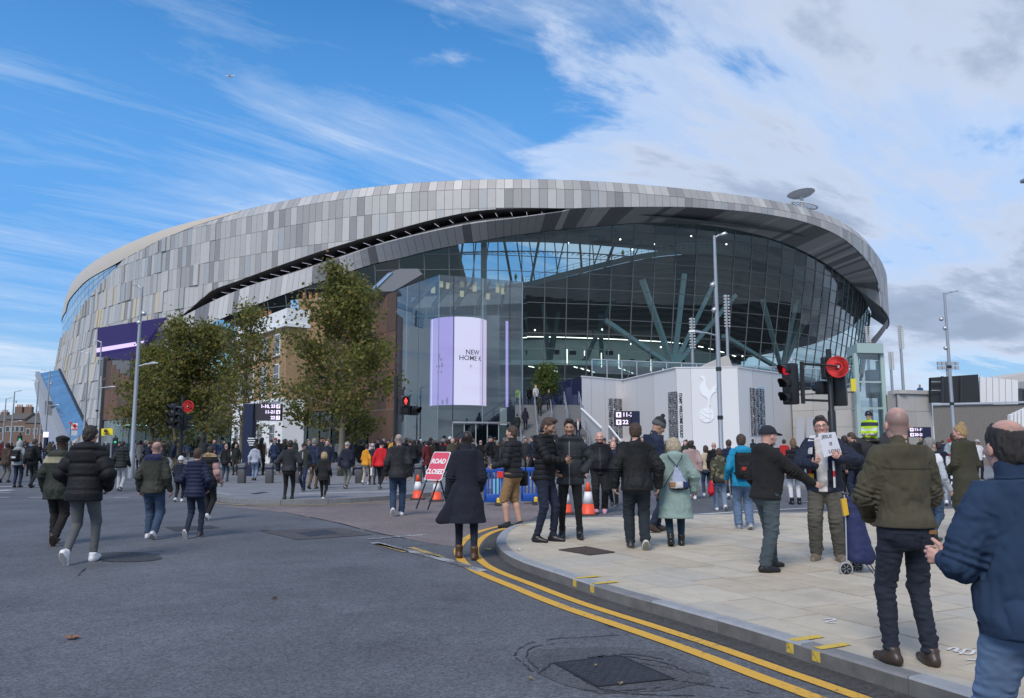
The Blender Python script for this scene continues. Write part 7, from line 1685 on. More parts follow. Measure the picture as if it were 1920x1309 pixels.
 if hem < .84: pr = [(hem, .175 + flare, .135 + flare * .8, -.015), (.80, .172 + flare * .4, .135 + flare * .4, -.015)] + [(z, max(a, .160), max(b, .118), c) for z, a, b, c in pr if z > .84]
 else: pr = [(hem, base_w + .006, base_d + .006, -.01)] + [(z, max(a, .155 - .01 * fem), max(b, .112), c) for z, a, b, c in pr]
 pr = [(z, a if z < 1.40 else (a if z < 1.46 else a * .92), b, c) for z, a, b, c in pr]
 g = Grid(np.min([wl, wr, el, er, T(-.3, -.3, hem), T(.3, .3, hem), to + A3(-.2 - flare, -.2 - flare, hem - .05)], 0) - .12, np.max([wl, wr, el, er, T(.28, .25, 1.55), T(-.28, -.25, 1.55)], 0) + .13, max(h * .85, .0075))
 pcu = min(1.0, to_.get('slv', 1.0))
 g.loft(to, Rt, pr, .03, inf)
 if not to_.get('sleeveless'):
  for a, b, c_ in ((sl_, el, wl), (sr_, er, wr)):
   g.cone(a + unit(T(0, 0, 1.2) - a) * .02, b, .052 + inf * .62 + sl, .045 + inf * .58 + sl, .04)
   if pcu > .6: g.cone(b, b + (c_ - b) * 1.0, .044 + inf * .58 + sl, .035 + inf * .42 + sl * .7, .025)
 else:
  for a in (sl_, sr_): g.cone(a, a + A3(0, 0, -.03), .065 + inf, .06 + inf, .03)
 cl = to_.get('collar', .03)
 if cl: g.cone(T(0, -.014, 1.475), T(0, -.005, 1.495 + cl), .075, .066, .02)
 if to_.get('hood'): g.ell(T(0, -.105, 1.475), A3(.125, .062, .075), .03, M=Rt).cone(T(-.09, -.05, 1.495), T(-.055, .055, 1.45), .04, .025, .02).cone(T(.09, -.05, 1.495), T(.055, .055, 1.45), .04, .025, .02)
 if to_.get('fur'): g.cone(T(-.12, -.02, 1.52), T(0, -.10, 1.56), .05, .055, .02).cone(T(.12, -.02, 1.52), T(0, -.10, 1.56), .05, .055, .02)
 if hem < .96: g.ell(T(0, -.066, max(hem, .86) + .03), A3(.155 + inf * .6, .094 + inf * .75, .12), .03)
 g.cut(T(0, 0, hem), Rt @ A3(0, 0, -1)) if hem > .84 else g.cut(A3(0, 0, hem + pel[2] - .935), A3(0, 0, -1))
 v, f = g.mesh(); n = vnormals(v, f); q = (v - to) @ Rt
 def seg_t(v, a, b): d = b - a; tt = np.clip(((v - a) @ d) / (d @ d), 0, 1); return np.linalg.norm(v - a - tt[:, None] * d, axis=1), tt
 dm = np.full(len(v), 9.0); ph = q[:, 2].copy(); arm = np.zeros(len(v), bool); along = np.zeros(len(v)); ta = np.maximum(np.abs(q[:, 0]) - .155, np.abs(q[:, 1]) - .14)
 for a, b, c_ in ((sl_, el, wl), (sr_, er, wr)):
  d1, t1 = seg_t(v, a, b); d2, t2 = seg_t(v, b, c_); s1 = np.where(d1 < d2, t1 * .295, .295 + t2 * .262); dd = np.minimum(d1, d2); m = (dd < dm); dm = np.where(m, dd, dm); along = np.where(m, s1, along)
 arm = (ta > -.012) & (dm < .11) & (along > .05); ph = np.where(arm, along, q[:, 2])
 lam = to_.get('rib', .085)
 if ts == 'puffer': p_ = (ph / lam) % 1.0; v2 = v + n * (-.017 * np.exp(-((p_ - .5) / .13) ** 2) + .005)[:, None]; v2 = fold(v2, n, .007, 16, seed)
 else:
  am = to_.get('fold', .016) * 1.2 * np.clip((q[:, 2] - hem - .012) / .05, 0, 1); qq = np.where(arm[:, None], v * (8, 8, 8), v * (7, 7, 4.5)) + seed; r_ = noise3(qq) + .5 * noise3(qq * 2.2 + 5) + .3 * (noise3(qq * 5 + 9) - .5); bst_ = np.where(arm, 1.25, .8 + .8 * np.exp(-((q[:, 2] - hem - .1) / .16) ** 2)); bend = np.exp(-((along - .30) / .07) ** 2) * arm
  v2 = v + n * ((np.abs(r_ / 1.5 - .5) * 2 - .35) * am * bst_ + bend * .008 * np.sin(along * 190))[:, None]
 cc = np.tile(tcol, (len(v), 1)) * (.93 + .14 * noise3(v * 5 + seed)[:, None])
 if proto: cc = np.ones_like(cc)
 if 'arms' in to_: cc = np.where(arm[:, None], np.array(to_['arms']), cc)
 if 'yoke' in to_: cc = np.where(((q[:, 2] > 1.33) & (q[:, 2] < 1.44))[:, None], np.array(to_['yoke']), cc)
 if 'camo' in to_: m1 = noise3(v * 13 + 2); m2 = noise3(v * 17 + 11); cc = np.where((m1 > .56)[:, None], np.array((.030, .026, .018)), cc); cc = np.where(((m2 > .60) & (m1 < .56))[:, None], np.array((.17, .15, .09)), cc)
 if 'band' in to_: cc = np.where(((np.abs(q[:, 2] - 1.08) < .03) | (np.abs(q[:, 2] - 1.22) < .025) | (arm & (np.abs(along - .2) < .03)))[:, None], np.array(to_['band']), cc)
 if 'hoodcol' in to_: cc = np.where(((q[:, 2] > 1.42) & (q[:, 1] < .0) & (np.abs(q[:, 0]) < .14))[:, None], np.array(to_['hoodcol']), cc)
 if 'front' in to_: cc = np.where(((np.abs(q[:, 0]) < .06 + .05 * (q[:, 2] - 1.1)) & (q[:, 1] > .03) & ~arm)[:, None], np.array(to_['front']), cc)
 if 'zip' in to_: cc = np.where(((np.abs(q[:, 0]) < .008) & (q[:, 1] > .03) & ~arm & (q[:, 2] < 1.44))[:, None], np.array(to_['zip']), cc)
 if 'furcol' in to_: cc = np.where(((q[:, 2] > 1.50))[:, None], np.array(to_['furcol']) * (.6 + .8 * noise3(v * 60)[:, None]), cc)
 to_obj({'coat': 'coat', 'hoodie': 'hoodie', 'sweater': 'sweater'}.get(ts, 'jacket'), v2, f, cc, CM[kind], t)
 if 'shirt' in o:      # collar of what is worn beneath
  g = Grid(nb_ - .2, nb_ + .2, max(h * .8, .008)); g.cone(T(0, -.005, 1.43), T(0, .0, 1.51), .082, .064, .02).ell(T(0, .075, 1.36), A3(.055, .05, .13), .03); v, f = g.mesh(); to_obj('shirt', v, f, np.array(o['shirt']), CM['woven'], t)
 info = dict(root=t, T=T, wl=wl, wr=wr, el=el, er=er, hc=hc_, Rh=Rh, Rt=Rt, HP=HP_, sl=sl_, sr=sr_, to=to, al=al, ar=ar_, kl=kl, h=h); return info
def overlay(info, part, cond, off, col, name, kind='woven'):
 """a seam, pocket or band: the faces of a garment that cond picks, set slightly proud"""
 o = next(c for c in info['root'].children if c.name.split('.')[0] == part); me = o.data; n = len(me.vertices); v = np.zeros(n * 3, np.float32); me.vertices.foreach_get('co', v); v = v.reshape(-1, 3).astype(float); f = np.zeros(len(me.polygons) * 4, np.int32); me.polygons.foreach_get('vertices', f); f = f.reshape(-1, 4)
 m = cond((v - info['to']) @ info['Rt']); keep = m[f].all(1); f = f[keep]
 if not len(f): return
 nn_ = vnormals(v, f); u_, inv = np.unique(f, return_inverse=True); to_obj(name, v[u_] + nn_[u_] * off, inv.reshape(-1, 4), np.array(col), CM[kind], info['root'])
def worn(info, name, label, cat, group=None):
 """a thing worn or carried by a figure: own Empty with the figure's placement"""
 r_ = info['root']; t = thing(name, label, cat, tuple(r_.location), group); t.rotation_euler = r_.rotation_euler; t.scale = r_.scale; ORG[t.name] = Vector((0, 0, 0)); return t
def local(info, p):
 """world point -> the figure's own coordinates"""
 r_ = info['root']; M = Matrix.LocRotScale(r_.location, r_.rotation_euler, r_.scale); return A3(*(M.inverted() @ Vector(p)))
def backpack(info, label, col, w_=.15, hgt=.22, dep=.085, z=1.20, accent=None):
 t = worn(info, 'backpack', label, 'backpack'); T = info['T']; g = Grid(T(0, -.22, z) - .45, T(0, -.22, z) + .45, max(info['h'], .01)); g.rbox(T(0, -.215, z), (w_, dep, hgt), .06, .01, info['Rt']).rbox(T(0, -.30, z - .07), (w_ * .78, .035, hgt * .48), .03, .02, info['Rt'])
 v, f = g.mesh(); n = vnormals(v, f); v = fold(v, n, .010, 14, 3); to_obj('pack_body', v, f, np.array(col) * np.ones((len(v), 1)), CM['nylon'], t)
 for s_ in (-1, 1):
  g = Grid(T(0, 0, 1.2) - .5, T(0, 0, 1.2) + .5, max(info['h'], .012)); pts = [T(s_ * .10, -.17, 1.38), T(s_ * .115, -.06, 1.485), T(s_ * .12, .09, 1.42), T(s_ * .14, .14, 1.22), T(s_ * .17, .03, 1.06), T(s_ * .13, -.16, 1.03)]
  for a, b in zip(pts, pts[1:]): g.cone(a, b, .022, .022, .01)
  v, f = g.mesh(); to_obj('strap', v, f, np.array(col) * .8, CM['nylon'], t)
 if accent is not None:
  g = Grid(T(0, -.33, z - .07) - .15, T(0, -.33, z - .07) + .15, .01); g.rbox(T(0, -.338, z - .06), (.075, .012, .035), .01, .0, info['Rt']); v, f = g.mesh(); to_obj('badge', v, f, np.array(accent), CM['woven'], t)
 return t
def place(u, vf, vh, z0=0.0):
 p = GP(u, vf, z0); H = ZH(vh, p.y) - z0; return p, H
KN = 0
def pers(u, vf, vh, z0, rz, pose, o, label, group=None, vk=.00115, **kw):
 global KN
 KN += 1; p, H = place(u, vf, vh, z0); return person(p, R(rz), H, pose, o, label, group, vox=min(max(p.y * vk, .0062), .024), seed=KN * 3.7, **kw)
J_D, J_L, J_M = (.012, .020, .042), (.13, .19, .28), (.035, .062, .115)
BLK, NAVY, CHAR, OLIVE, DKG, WHT, GREYL = (.0085, .009, .0105), (.012, .017, .035), (.022, .024, .028), (.060, .055, .032), (.022, .026, .020), (.66, .66, .66), (.33, .34, .38)
WS, BS, BRS = (WHT, (.6, .6, .6)), (BLK, BLK), ((.055, .032, .020), (.03, .02, .015))
G1 = None
# -- left group walking away
a = pers(150, 1056, 795, 0, 2, dict(walk(-1, .62, 62), lean=.05, hl=(-.22, .14, .96), hr=(.22, .14, .96), el=(-.7, -.8, 0), er=(.7, -.8, 0)), dict(top=('puffer', BLK, .80, dict(infl=.045, rib=.17, hood=1, mat='nylon', sleeve=.012)), bottom=('trousers', (.095, .10, .105), dict(tight=1, fit=-.004)), shoes=((.72, .72, .73), (.75, .75, .75)), hair=('short', H_DK), w=1.03), 'man in black hooded puffer jacket, grey jeans and white trainers walking away')
pers(101, 1022, 815, 0, 3, dict(walk(1, .55, 68), hl=(-.26, .05, .9)), dict(top=('shell', DKG, .74, dict(infl=.036, yoke=(.32, .29, .20), hood=1, hoodcol=(.035, .04, .03), fold=.02)), bottom=('trousers', (.012, .010, .010), dict(fit=.012)), shoes=((.035, .020, .013), (.03, .018, .012), 1), hair=('flatcap', (.010, .010, .011)), skin=BROWN), 'man in black flat cap and green parka with cream shoulder band')
pers(283, 1011, 826, 0, 2, dict(walk(1, .35, 48), hl=(-.25, .02, .89), hr=(.26, .06, .88)), dict(top=('shell', (.036, .038, .030), .83, dict(infl=.034, hood=1, hoodcol=(.014, .018, .06), fold=.02)), bottom=('jeans', J_M, dict(fit=.016)), shoes=((.55, .56, .58), (.6, .6, .6)), hair=('none', (.06, .045, .035)), buzz=.55, skin=PINK, w=1.06, belly=.5), 'stocky man in dark olive jacket with navy hood and blue jeans')
pers(362, 1009, 838, 0, -2, dict(walk(-1, .45, 70), hl=(-.21, .12, .95), hr=(.21, .12, .95), el=(-.6, -.9, 0), er=(.6, -.9, 0)), dict(top=('puffer', (.014, .019, .050), .80, dict(infl=.030, rib=.075)), bottom=('jeans', J_D, {}), shoes=((.03, .03, .035), (.6, .6, .6)), hair=('short', H_BR), skin=FAIR, w=.98), 'youth in navy quilted puffer jacket walking away')
pers(388, 976, 834, 0, -12, dict(walk(1, .4, 50)), dict(top=('puffer', BLK, .76, dict(infl=.04, rib=.14, arms=(.42, .25, .24), fur=1, furcol=(.30, .21, .11))), bottom=('trousers', BLK, dict(tight=1)), shoes=WS, hair=('short', H_DK), fem=1), 'figure in black gilet with fur-trimmed hood and pink sleeves')
pers(335, 941, 856, 0, 4, dict(walk(-1, .3, 40)), dict(top=('puffer', NAVY, .78, dict(rib=.09)), bottom=('trousers', BLK), shoes=WS, hair=('beanie', (.62, .62, .64)), hs=1.12, w=1.1), 'small child in navy puffer and white knitted hat')
pers(224, 921, 826, 0, 2, dict(walk(1, .3, 30), **{}), dict(top=('puffer', (.014, .020, .019), .82, dict(infl=.045, rib=.11)), bottom=('trousers', (.36, .37, .39), dict(fit=.012)), shoes=((.02, .02, .022), (.5, .5, .5)), hair=('short', H_DK)), 'person in dark puffer jacket and pale grey joggers walking away')
i1 = pers(31, 914, 826, 0, 2, dict(STAND, **{}), dict(top=('hoodie', (.34, .35, .36), .84, dict(hood=1)), bottom=('jeans', J_D), shoes=BS, hair=('hoodup', (.34, .35, .36))), 'person in pale grey hoodie with hood up wearing a black backpack')
backpack(i1, 'black backpack with white flash worn over the pale grey hoodie', BLK, z=1.2, accent=(.6, .6, .6))
i1 = pers(58, 915, 822, 0, -4, walk(1, .5, 40), dict(top=('shell', BLK, .86, dict(infl=.03)), bottom=('trousers', (.012, .013, .018)), shoes=BS, hair=('short', H_BR)), 'man in black top with white hem showing, walking at far left')
backpack(i1, 'plain black backpack worn over the black top at far left', (.012, .012, .014), z=1.22)
pers(8, 905, 829, 0, -8, walk(-1, .4, 40), dict(top=('shell', (.06, .038, .028), .78, {}), bottom=('trousers', (.14, .12, .10)), shoes=BS, hair=('short', H_DK), skin=BROWN), 'person in brown coat at the very left edge')
pers(45, 893, 828, 0, 5, walk(-1, .3, 40), dict(top=('coat', BLK, .62, {}), bottom=('trousers', BLK), shoes=BS, hair=('short', H_DK)), 'person in black coat behind the grey hoodie at far left')
# -- plaza front row
pers(540, 944, 824, 0, 3, dict(walk(-1, .35, 42), hl=(-.30, .02, .90), hr=(.30, 0, .90), el=(-.7, -.5, 0), er=(.7, -.5, 0)), dict(top=('shell', CHAR, .90, dict(infl=.045, sleeve=.012, fold=.02)), bottom=('trousers', BLK, dict(tight=1, fit=-.012)), shoes=(BLK, BLK, 1), hair=('short', H_DK)), 'man in boxy black bomber jacket and skinny black jeans stepping off the kerb')
pers(568, 922, 830, PZ, 172, dict(walk(1, .5, 30), hr=(.22, .24, 1.08)), dict(top=('hoodie', (.035, .042, .030), .88, dict(hood=1, arms=(.012, .016, .03), zip=(.5, .5, .5))), bottom=('jeans', J_D), shoes=((.02, .02, .02), (.6, .6, .6)), hair=('cap', (.02, .018, .018)), skin=FAIR), 'man in green gilet and flat cap walking towards the camera')
pers(605, 943, 846, 0, -3, dict(walk(1, .75, 62), hl=(-.26, .1, .95), hr=(.25, .1, .95)), dict(top=('coat', (.012, .012, .014), .78, dict(infl=.03, fold=.02)), bottom=('trousers', BLK, dict(tight=1, fit=-.014)), shoes=WS, hair=('bob', H_BL), fem=1), 'blonde woman in black with white trainers stepping off the kerb')
pers(586, 917, 821, PZ, -15, walk(-1, .3, 30), dict(top=('shell', (.016, .024, .055), .86, {}), bottom=('trousers', (.10, .062, .028)), shoes=BRS, hair=('short', H_GR)), 'grey-haired man in navy jacket and brown trousers')
pers(612, 910, 824, PZ, 175, STAND, dict(top=('shell', NAVY, .84, {}), bottom=('trousers', CHAR), shoes=BS, hair=('short', H_GING), skin=PINK, beard=.3), 'ginger-haired man in navy facing the camera behind the blonde woman')
pers(648, 917, 828, PZ, -20, walk(1, .3, 40), dict(top=('shell', (.014, .019, .035), .78, dict(infl=.03)), bottom=('trousers', (.15, .15, .13)), shoes=((.02, .02, .02), (.5, .5, .5)), hair=('cap', (.35, .32, .27))), 'man in navy jacket, pale cap and light combat trousers')
pers(476, 901, 832, PZ, 0, walk(1, .25, 35), dict(top=('hoodie', (.36, .38, .45), .86, dict(hood=1, infl=.03, sleeve=.01)), bottom=('jeans', (.16, .23, .33)), shoes=BRS, hair=('short', H_DK)), 'man in pale grey hoodie and light jeans between two bollards')
pers(421, 903, 832, PZ, 0, walk(-1, .3, 30), dict(top=('shell', BLK, .80, {}), bottom=('jeans', (.03, .045, .06)), shoes=BS, hair=('none', H_DK), skin=PINK, buzz=.2), 'bald man in black jacket walking left of the first bollards')
pers(441, 891, 832, PZ, 178, STAND, dict(top=('shell', (.016, .018, .016), .78, {}), bottom=('trousers', (.03, .03, .028)), shoes=BS, hair=('none', H_DK), skin=FAIR, buzz=.4), 'man in black jacket facing the camera beside the white house')
i1 = pers(712, 918, 826, PZ, -16, dict(walk(1, .7, 58), lean=.12), dict(top=('shell', (.52, .012, .020), .84, dict(infl=.035, fold=.022)), bottom=('trousers', BLK), shoes=((.03, .03, .035), (.45, .45, .45)), hair=('beanie', (.012, .012, .022))), 'person in bright red jacket and dark beanie walking over the plaza')
t = worn(i1, 'carrier_bag', 'white paper carrier bag held by the figure in the red jacket', 'bag'); g = Grid(i1['wl'] - .4, i1['wl'] + .3, .014); g.rbox(i1['wl'] + A3(-.02, .02, -.24), (.035, .11, .15), .02, .0); v, f = g.mesh(); to_obj('bag_body', v, f, np.array(WHT), CM['woven'], t)
pers(686, 909, 832, PZ, -10, walk(-1, .5, 40), dict(top=('shell', (.62, .27, .02), .84, {}), bottom=('trousers', (.42, .36, .30)), shoes=WS, hair=('short', H_DK), fem=1), 'person in mustard yellow jacket and pale trousers by a bollard')
pers(697, 909, 831, PZ, 0, STAND, dict(top=('shell', (.02, .024, .034), .76, {}), bottom=('trousers', CHAR), shoes=BS, hair=('cap', (.40, .36, .40))), 'man in dark jacket and pale cap beside the yellow jacket')
pers(745, 968, 812, 0, 6, dict(walk(-1, .5, 66), hl=(-.26, .02, .89), hr=(.25, -.03, .88)), dict(top=('shell', (.020, .021, .024), .82, dict(infl=.036, fold=.02, collar=.04)), bottom=('jeans', (.020, .042, .085), dict(fit=.014)), shoes=WS, hair=('none', H_GR), buzz=.75, skin=FAIR, w=1.02), 'grey cropped-haired man in dark jacket and jeans nearing the road closed sign')
# -- the man in the long coat
i1 = pers(874, 1048, 806, 0, 4, dict(STAND, fl=(-.10, .06, .088, 0, .1), fr=(.11, -.12, .088, 0, -.22), hl=(-.26, .0, .87), hr=(.20, .14, .95), hdl=dict(curl=.7), hdr=dict(hide=1)), dict(top=('coat', (.0085, .010, .020), .50, dict(infl=.030, flare=.075, collar=.05, fold=.014, sleeve=.008)), bottom=('trousers', (.010, .014, .026), dict(tight=1, fit=-.006)), shoes=((.075, .035, .016), (.04, .02, .012), 1), hair=('none', (.008, .006, .005)), buzz=.7, skin=BROWN), 'man in long flaring navy overcoat and brown boots, seen from behind')
overlay(i1, 'coat', lambda q: (np.abs(q[:, 0]) < .006) & (q[:, 1] < -.03) & (q[:, 2] < 1.45), .003, (.004, .005, .010), 'back_seam')
g = Grid(i1['to'] + A3(-.75, -.45, .4), i1['to'] + A3(.1, .3, 1.1), .012)
fy = (A3(0, 1, 0), 2.2); [g.cone(i1['T'](-.12, -.08, .98 - .04 * k), A3(-.20 - .06 * k, -.11, .54), .09, .05, .05, flat=fy) for k in range(4)]; g.cut(A3(0, 0, .515), A3(.10, 0, -1)); v, f = g.mesh(); n = vnormals(v, f); v = fold(v, n, .016, 8, 2, (1, 1, .4)); to_obj('coat_tail', v, f, np.array((.0085, .010, .020)), CM['woven'], i1['root'])
# -- by the barrier and on the corner
i1 = pers(961, 990, 797, 0, 62, dict(STAND, fl=(-.10, .05, .088, 0, .1), fr=(.09, -.10, .088, 0, -.1), hl=(-.2, .26, 1.06), hr=(.20, .28, 1.08), er=(.6, -.8, -.4)), dict(top=('puffer', (.016, .017, .020), .86, dict(infl=.03, rib=.09, collar=.04)), bottom=('shorts', (.27, .16, .075)), shoes=(BLK, BLK), hair=('short', H_BR), skin=FAIR, beard=.25), 'man in black quilted jacket and tan shorts beside the blue barrier')
t = worn(i1, 'shoulder_bag', 'small black shoulder bag worn by the man in tan shorts', 'bag'); T = i1['T']; g = Grid(T(.2, -.05, .86) - .3, T(.2, -.05, .86) + .3, .012); g.rbox(T(.235, -.04, .84), (.05, .13, .13), .03, 0, rotz(.2)); v, f = g.mesh(); to_obj('bag_body', v, f, np.array(BLK), CM['nylon'], t)
MB().tube([Vector(T(.23, .06, .96)), Vector(T(.20, .15, 1.15)), Vector(T(.0, .15, 1.38)), Vector(T(-.14, .0, 1.49)), Vector(T(-.05, -.15, 1.38)), Vector(T(.20, -.17, 1.1)), Vector(T(.25, -.12, .95))], .012, 6).build('strap', mat('strap_black', BLK, .6), t)
i1 = pers(1022, 1016, 780, PZ, -118, dict(STAND, fl=(-.11, .08, .088, 0, .12), fr=(.10, -.08, .088, 0, -.12), head=(.10, .42, 0), hl=(-.03, .33, 1.14), hr=(.05, .33, 1.13), el=(-1, -.25, -.5), er=(1, -.25, -.5), hdl=dict(f=(.55, .8, .1), t=(0, 0, 1), curl=.9), hdr=dict(f=(-.5, .85, .15), t=(0, .2, 1), curl=1.0)), dict(top=('puffer', BLK, .86, dict(infl=.028, rib=.075, collar=.05)), bottom=('jeans', (.009, .014, .032), dict(fit=.002)), shoes=BS, hair=('quiff', H_BR), skin=TAN, beard=.62), 'bearded man in black padded jacket looking down at his phone')
t = worn(i1, 'mobile_phone', 'dark phone held in both hands by the bearded man', 'phone'); pc_ = (i1['wl'] + i1['wr']) / 2 + A3(0, .09, .035); MB().bevbox(pc_, (.072, .145, .010), .004, Matrix(rotx(.6).tolist())).build('phone_body', mat('phone_glass', (.01, .01, .012), .15), t)
pers(1070, 1010, 785, PZ, 172, dict(STAND, **POCK, fl=(-.14, .05, .088, 0, .25), fr=(.13, -.03, .088, 0, -.2), head=(0, .12, 0), hdl=dict(hide=1), hdr=dict(curl=.6)), dict(top=('puffer', (.026, .029, .034), .80, dict(infl=.036, rib=.26, hood=1, zip=(.22, .22, .23), collar=.02)), bottom=('trousers', BLK, dict(tight=1, fit=-.008)), shoes=(BLK, BLK, 1), hair=('quiff', H_DK), skin=TAN, beard=.3, shirt=(.30, .31, .33)), 'young man in grey hooded puffer jacket with hands in pockets facing the camera')
pers(1126, 962, 808, 0, 176, dict(walk(-1, .2, 15), hl=(-.27, .08, .88), hr=(.27, .08, .88)), dict(top=('shell', (.010, .011, .014), .84, dict(infl=.034, zip=(.05, .05, .055))), bottom=('trousers', BLK, dict(fit=.016)), shoes=((.60, .30, .40), (.62, .55, .58)), hair=('none', H_GING), beard=.45, skin=PINK, w=1.10, belly=.8), 'stout bald bearded man in black tracksuit with pink trainers')
pers(1152, 950, 826, 0, 160, walk(1, .4, 30), dict(top=('shell', (.020, .032, .085), .84, {}), bottom=('trousers', BLK), shoes=((.02, .02, .02), (.6, .6, .6)), hair=('ring', H_GR), skin=PINK), 'balding grey-haired man in blue jacket behind the stout man')
pers(1196, 1030, 790, PZ, -3, dict(walk(1, .35, 55), hl=(-.285, .0, .885), hr=(.285, .02, .885), el=(-.6, -.6, 0), er=(.6, -.6, 0)), dict(top=('shell', (.011, .012, .013), .82, dict(infl=.040, fold=.018, collar=.035, sleeve=.012)), bottom=('jeans', (.012, .019, .026), dict(fit=.018)), shoes=((.03, .03, .03), (.55, .52, .45)), hair=('short', H_BR), skin=FAIR, w=1.07), 'broad man in black jacket and dark jeans walking away on the pavement')
pers(1229, 998, 780, PZ, -80, dict(walk(1, .3, 20), head=(0, .5, 0), hr=(.1, .3, 1.1), hl=(-.1, .3, 1.1)), dict(top=('shell', (.015, .022, .048), .80, dict(infl=.035, front=(.55, .55, .56))), bottom=('jeans', J_D), shoes=BRS, hair=('bobble', (.020, .024, .024)), hairtop=(.085, .09, .09), skin=TAN), 'tall person in bobble hat looking down behind the couple')
i1 = pers(1268, 1024, 818, PZ, -6, dict(walk(-1, .25, 25), hl=(-.26, .06, .89), hr=(.30, .08, .90), er=(.7, -.6, 0)), dict(top=('coat', (.235, .325, .300), .46, dict(infl=.042, flare=.05, hood=1, fold=.016, sleeve=.014)), bottom=('jeans', (.014, .034, .058), dict(tight=1)), shoes=(BLK, BLK, 1), hair=('bob', (.42, .34, .24)), skin=PINK, fem=1, w=1.08), 'blonde woman in long mint green raincoat walking away')
t = worn(i1, 'drawstring_bag', 'white and navy drawstring bag on the back of the mint raincoat', 'bag'); T = i1['T']; g = Grid(T(0, -.25, 1.05) - .4, T(0, -.25, 1.05) + .4, .011)
g.cone(T(.02, -.19, 1.30), T(.03, -.225, 1.04), .03, .125, .03, flat=(Rf_ := i1['Rt'][:, 1], 1.9)).cone(T(-.06, -.225, .99), T(.14, -.225, .97), .05, .05, .04, flat=(Rf_, 1.2)); v, f = g.mesh(); n = vnormals(v, f); v = fold(v, n, .018, 12, 4); z = ((v - i1['to']) @ i1['Rt']); cc = np.tile((.30, .34, .45), (len(v), 1)); cc = np.where((z[:, 2] < 1.05)[:, None], np.array((.55, .54, .55)), cc); cc = np.where(((z[:, 2] < 1.05) & (z[:, 0] > .09))[:, None], np.array((.015, .03, .09)), cc); cc = np.where(((z[:, 2] < 1.04) & (z[:, 2] > .96) & (z[:, 0] < -.01))[:, None], np.array((.30, .17, .09)), cc); cc = np.where((z[:, 2] < .945)[:, None], np.array((.02, .02, .025)), cc); to_obj('bag_body', v, f, cc, CM['nylon'], t)
for x0, x1 in ((-.12, -.16), (.12, .20)): MB().tube([Vector(T(x0, -.08, 1.53)), Vector(T(x0 * .8, -.19, 1.44)), Vector(T(.02, -.215, 1.30)), Vector(T(x1 * .6, -.20, 1.12)), Vector(T(x1 * 1.15, -.16, .95))], .008, 5).build('cord', mat('cord_navy', (.012, .02, .05), .7), t)
# -- beyond the side road
pers(1298, 937, 825, 0, -4, walk(-1, .3, 30), dict(top=('sweater', (.37, .26, .245), .84, dict(infl=.036, sleeve=.014)), bottom=('jeans', J_D), shoes=WS, hair=('short', H_DK), skin=BROWN, w=1.08), 'broad man in dusty pink sweatshirt crossing the side road')
pers(1326, 931, 834, 0, -3, walk(1, .3, 30), dict(top=('sweater', (.50, .43, .31), .92, dict(infl=.02)), bottom=('jeans', J_M, dict(tight=1)), shoes=WS, hair=('long', H_BR), fem=1), 'woman with long brown hair in cream top and jeans')
pers(1341, 925, 829, PZ, -30, STAND, dict(top=('shell', BLK, .84, {}), bottom=('trousers', BLK), shoes=BS, hair=('none', H_GR), skin=PINK, buzz=.1), 'bald man in black near the base of the tall lamp post')
i1 = pers(1352, 958, 839, 0, -5, dict(walk(1, .55, 50)), dict(top=('shell', (.060, .062, .038), .80, dict(infl=.04, camo=1, hood=1)), bottom=('jeans', (.15, .21, .30), dict(fit=.016)), shoes=WS, hair=('short', H_BR), w=1.05), 'boy in camouflage hooded jacket and pale jeans')
t = worn(i1, 'red_bag', 'red bag hanging from the left hand of the boy in camouflage', 'bag'); g = Grid(i1['wl'] - .5, i1['wl'] + .4, .013); g.cone(i1['wl'] + A3(-.02, .03, -.05), i1['wl'] + A3(-.03, .03, -.33), .06, .13, .03, flat=(A3(1, 0, 0), 1.4)); v, f = g.mesh(); n = vnormals(v, f); v = fold(v, n, .02, 9, 2); to_obj('bag_body', v, f, np.array((.52, .012, .03)), CM['nylon'], t)
pers(1370, 936, 823, 0, -6, walk(-1, .4, 40), dict(top=('puffer', (.013, .016, .040), .84, dict(rib=.08, infl=.032)), bottom=('trousers', BLK), shoes=WS, hair=('short', H_BR)), 'man in navy quilted jacket and black trousers right of the lamp post')
i1 = pers(1396, 993, 812, PZ, -6, dict(walk(1, .25, 30), hl=(-.27, .1, .93)), dict(top=('shell', (.012, .24, .42), .80, dict(infl=.034, hood=1, fold=.02)), bottom=('jeans', (.10, .155, .255), dict(fit=.022)), shoes=((.2, .22, .26), (.6, .6, .6)), hair=('short', H_BR), w=1.04), 'person in bright blue jacket and pale jeans wearing a black backpack')
backpack(i1, 'large black backpack with red tag worn over the bright blue jacket', BLK, .16, .24, .09, 1.18, (.35, .03, .02))
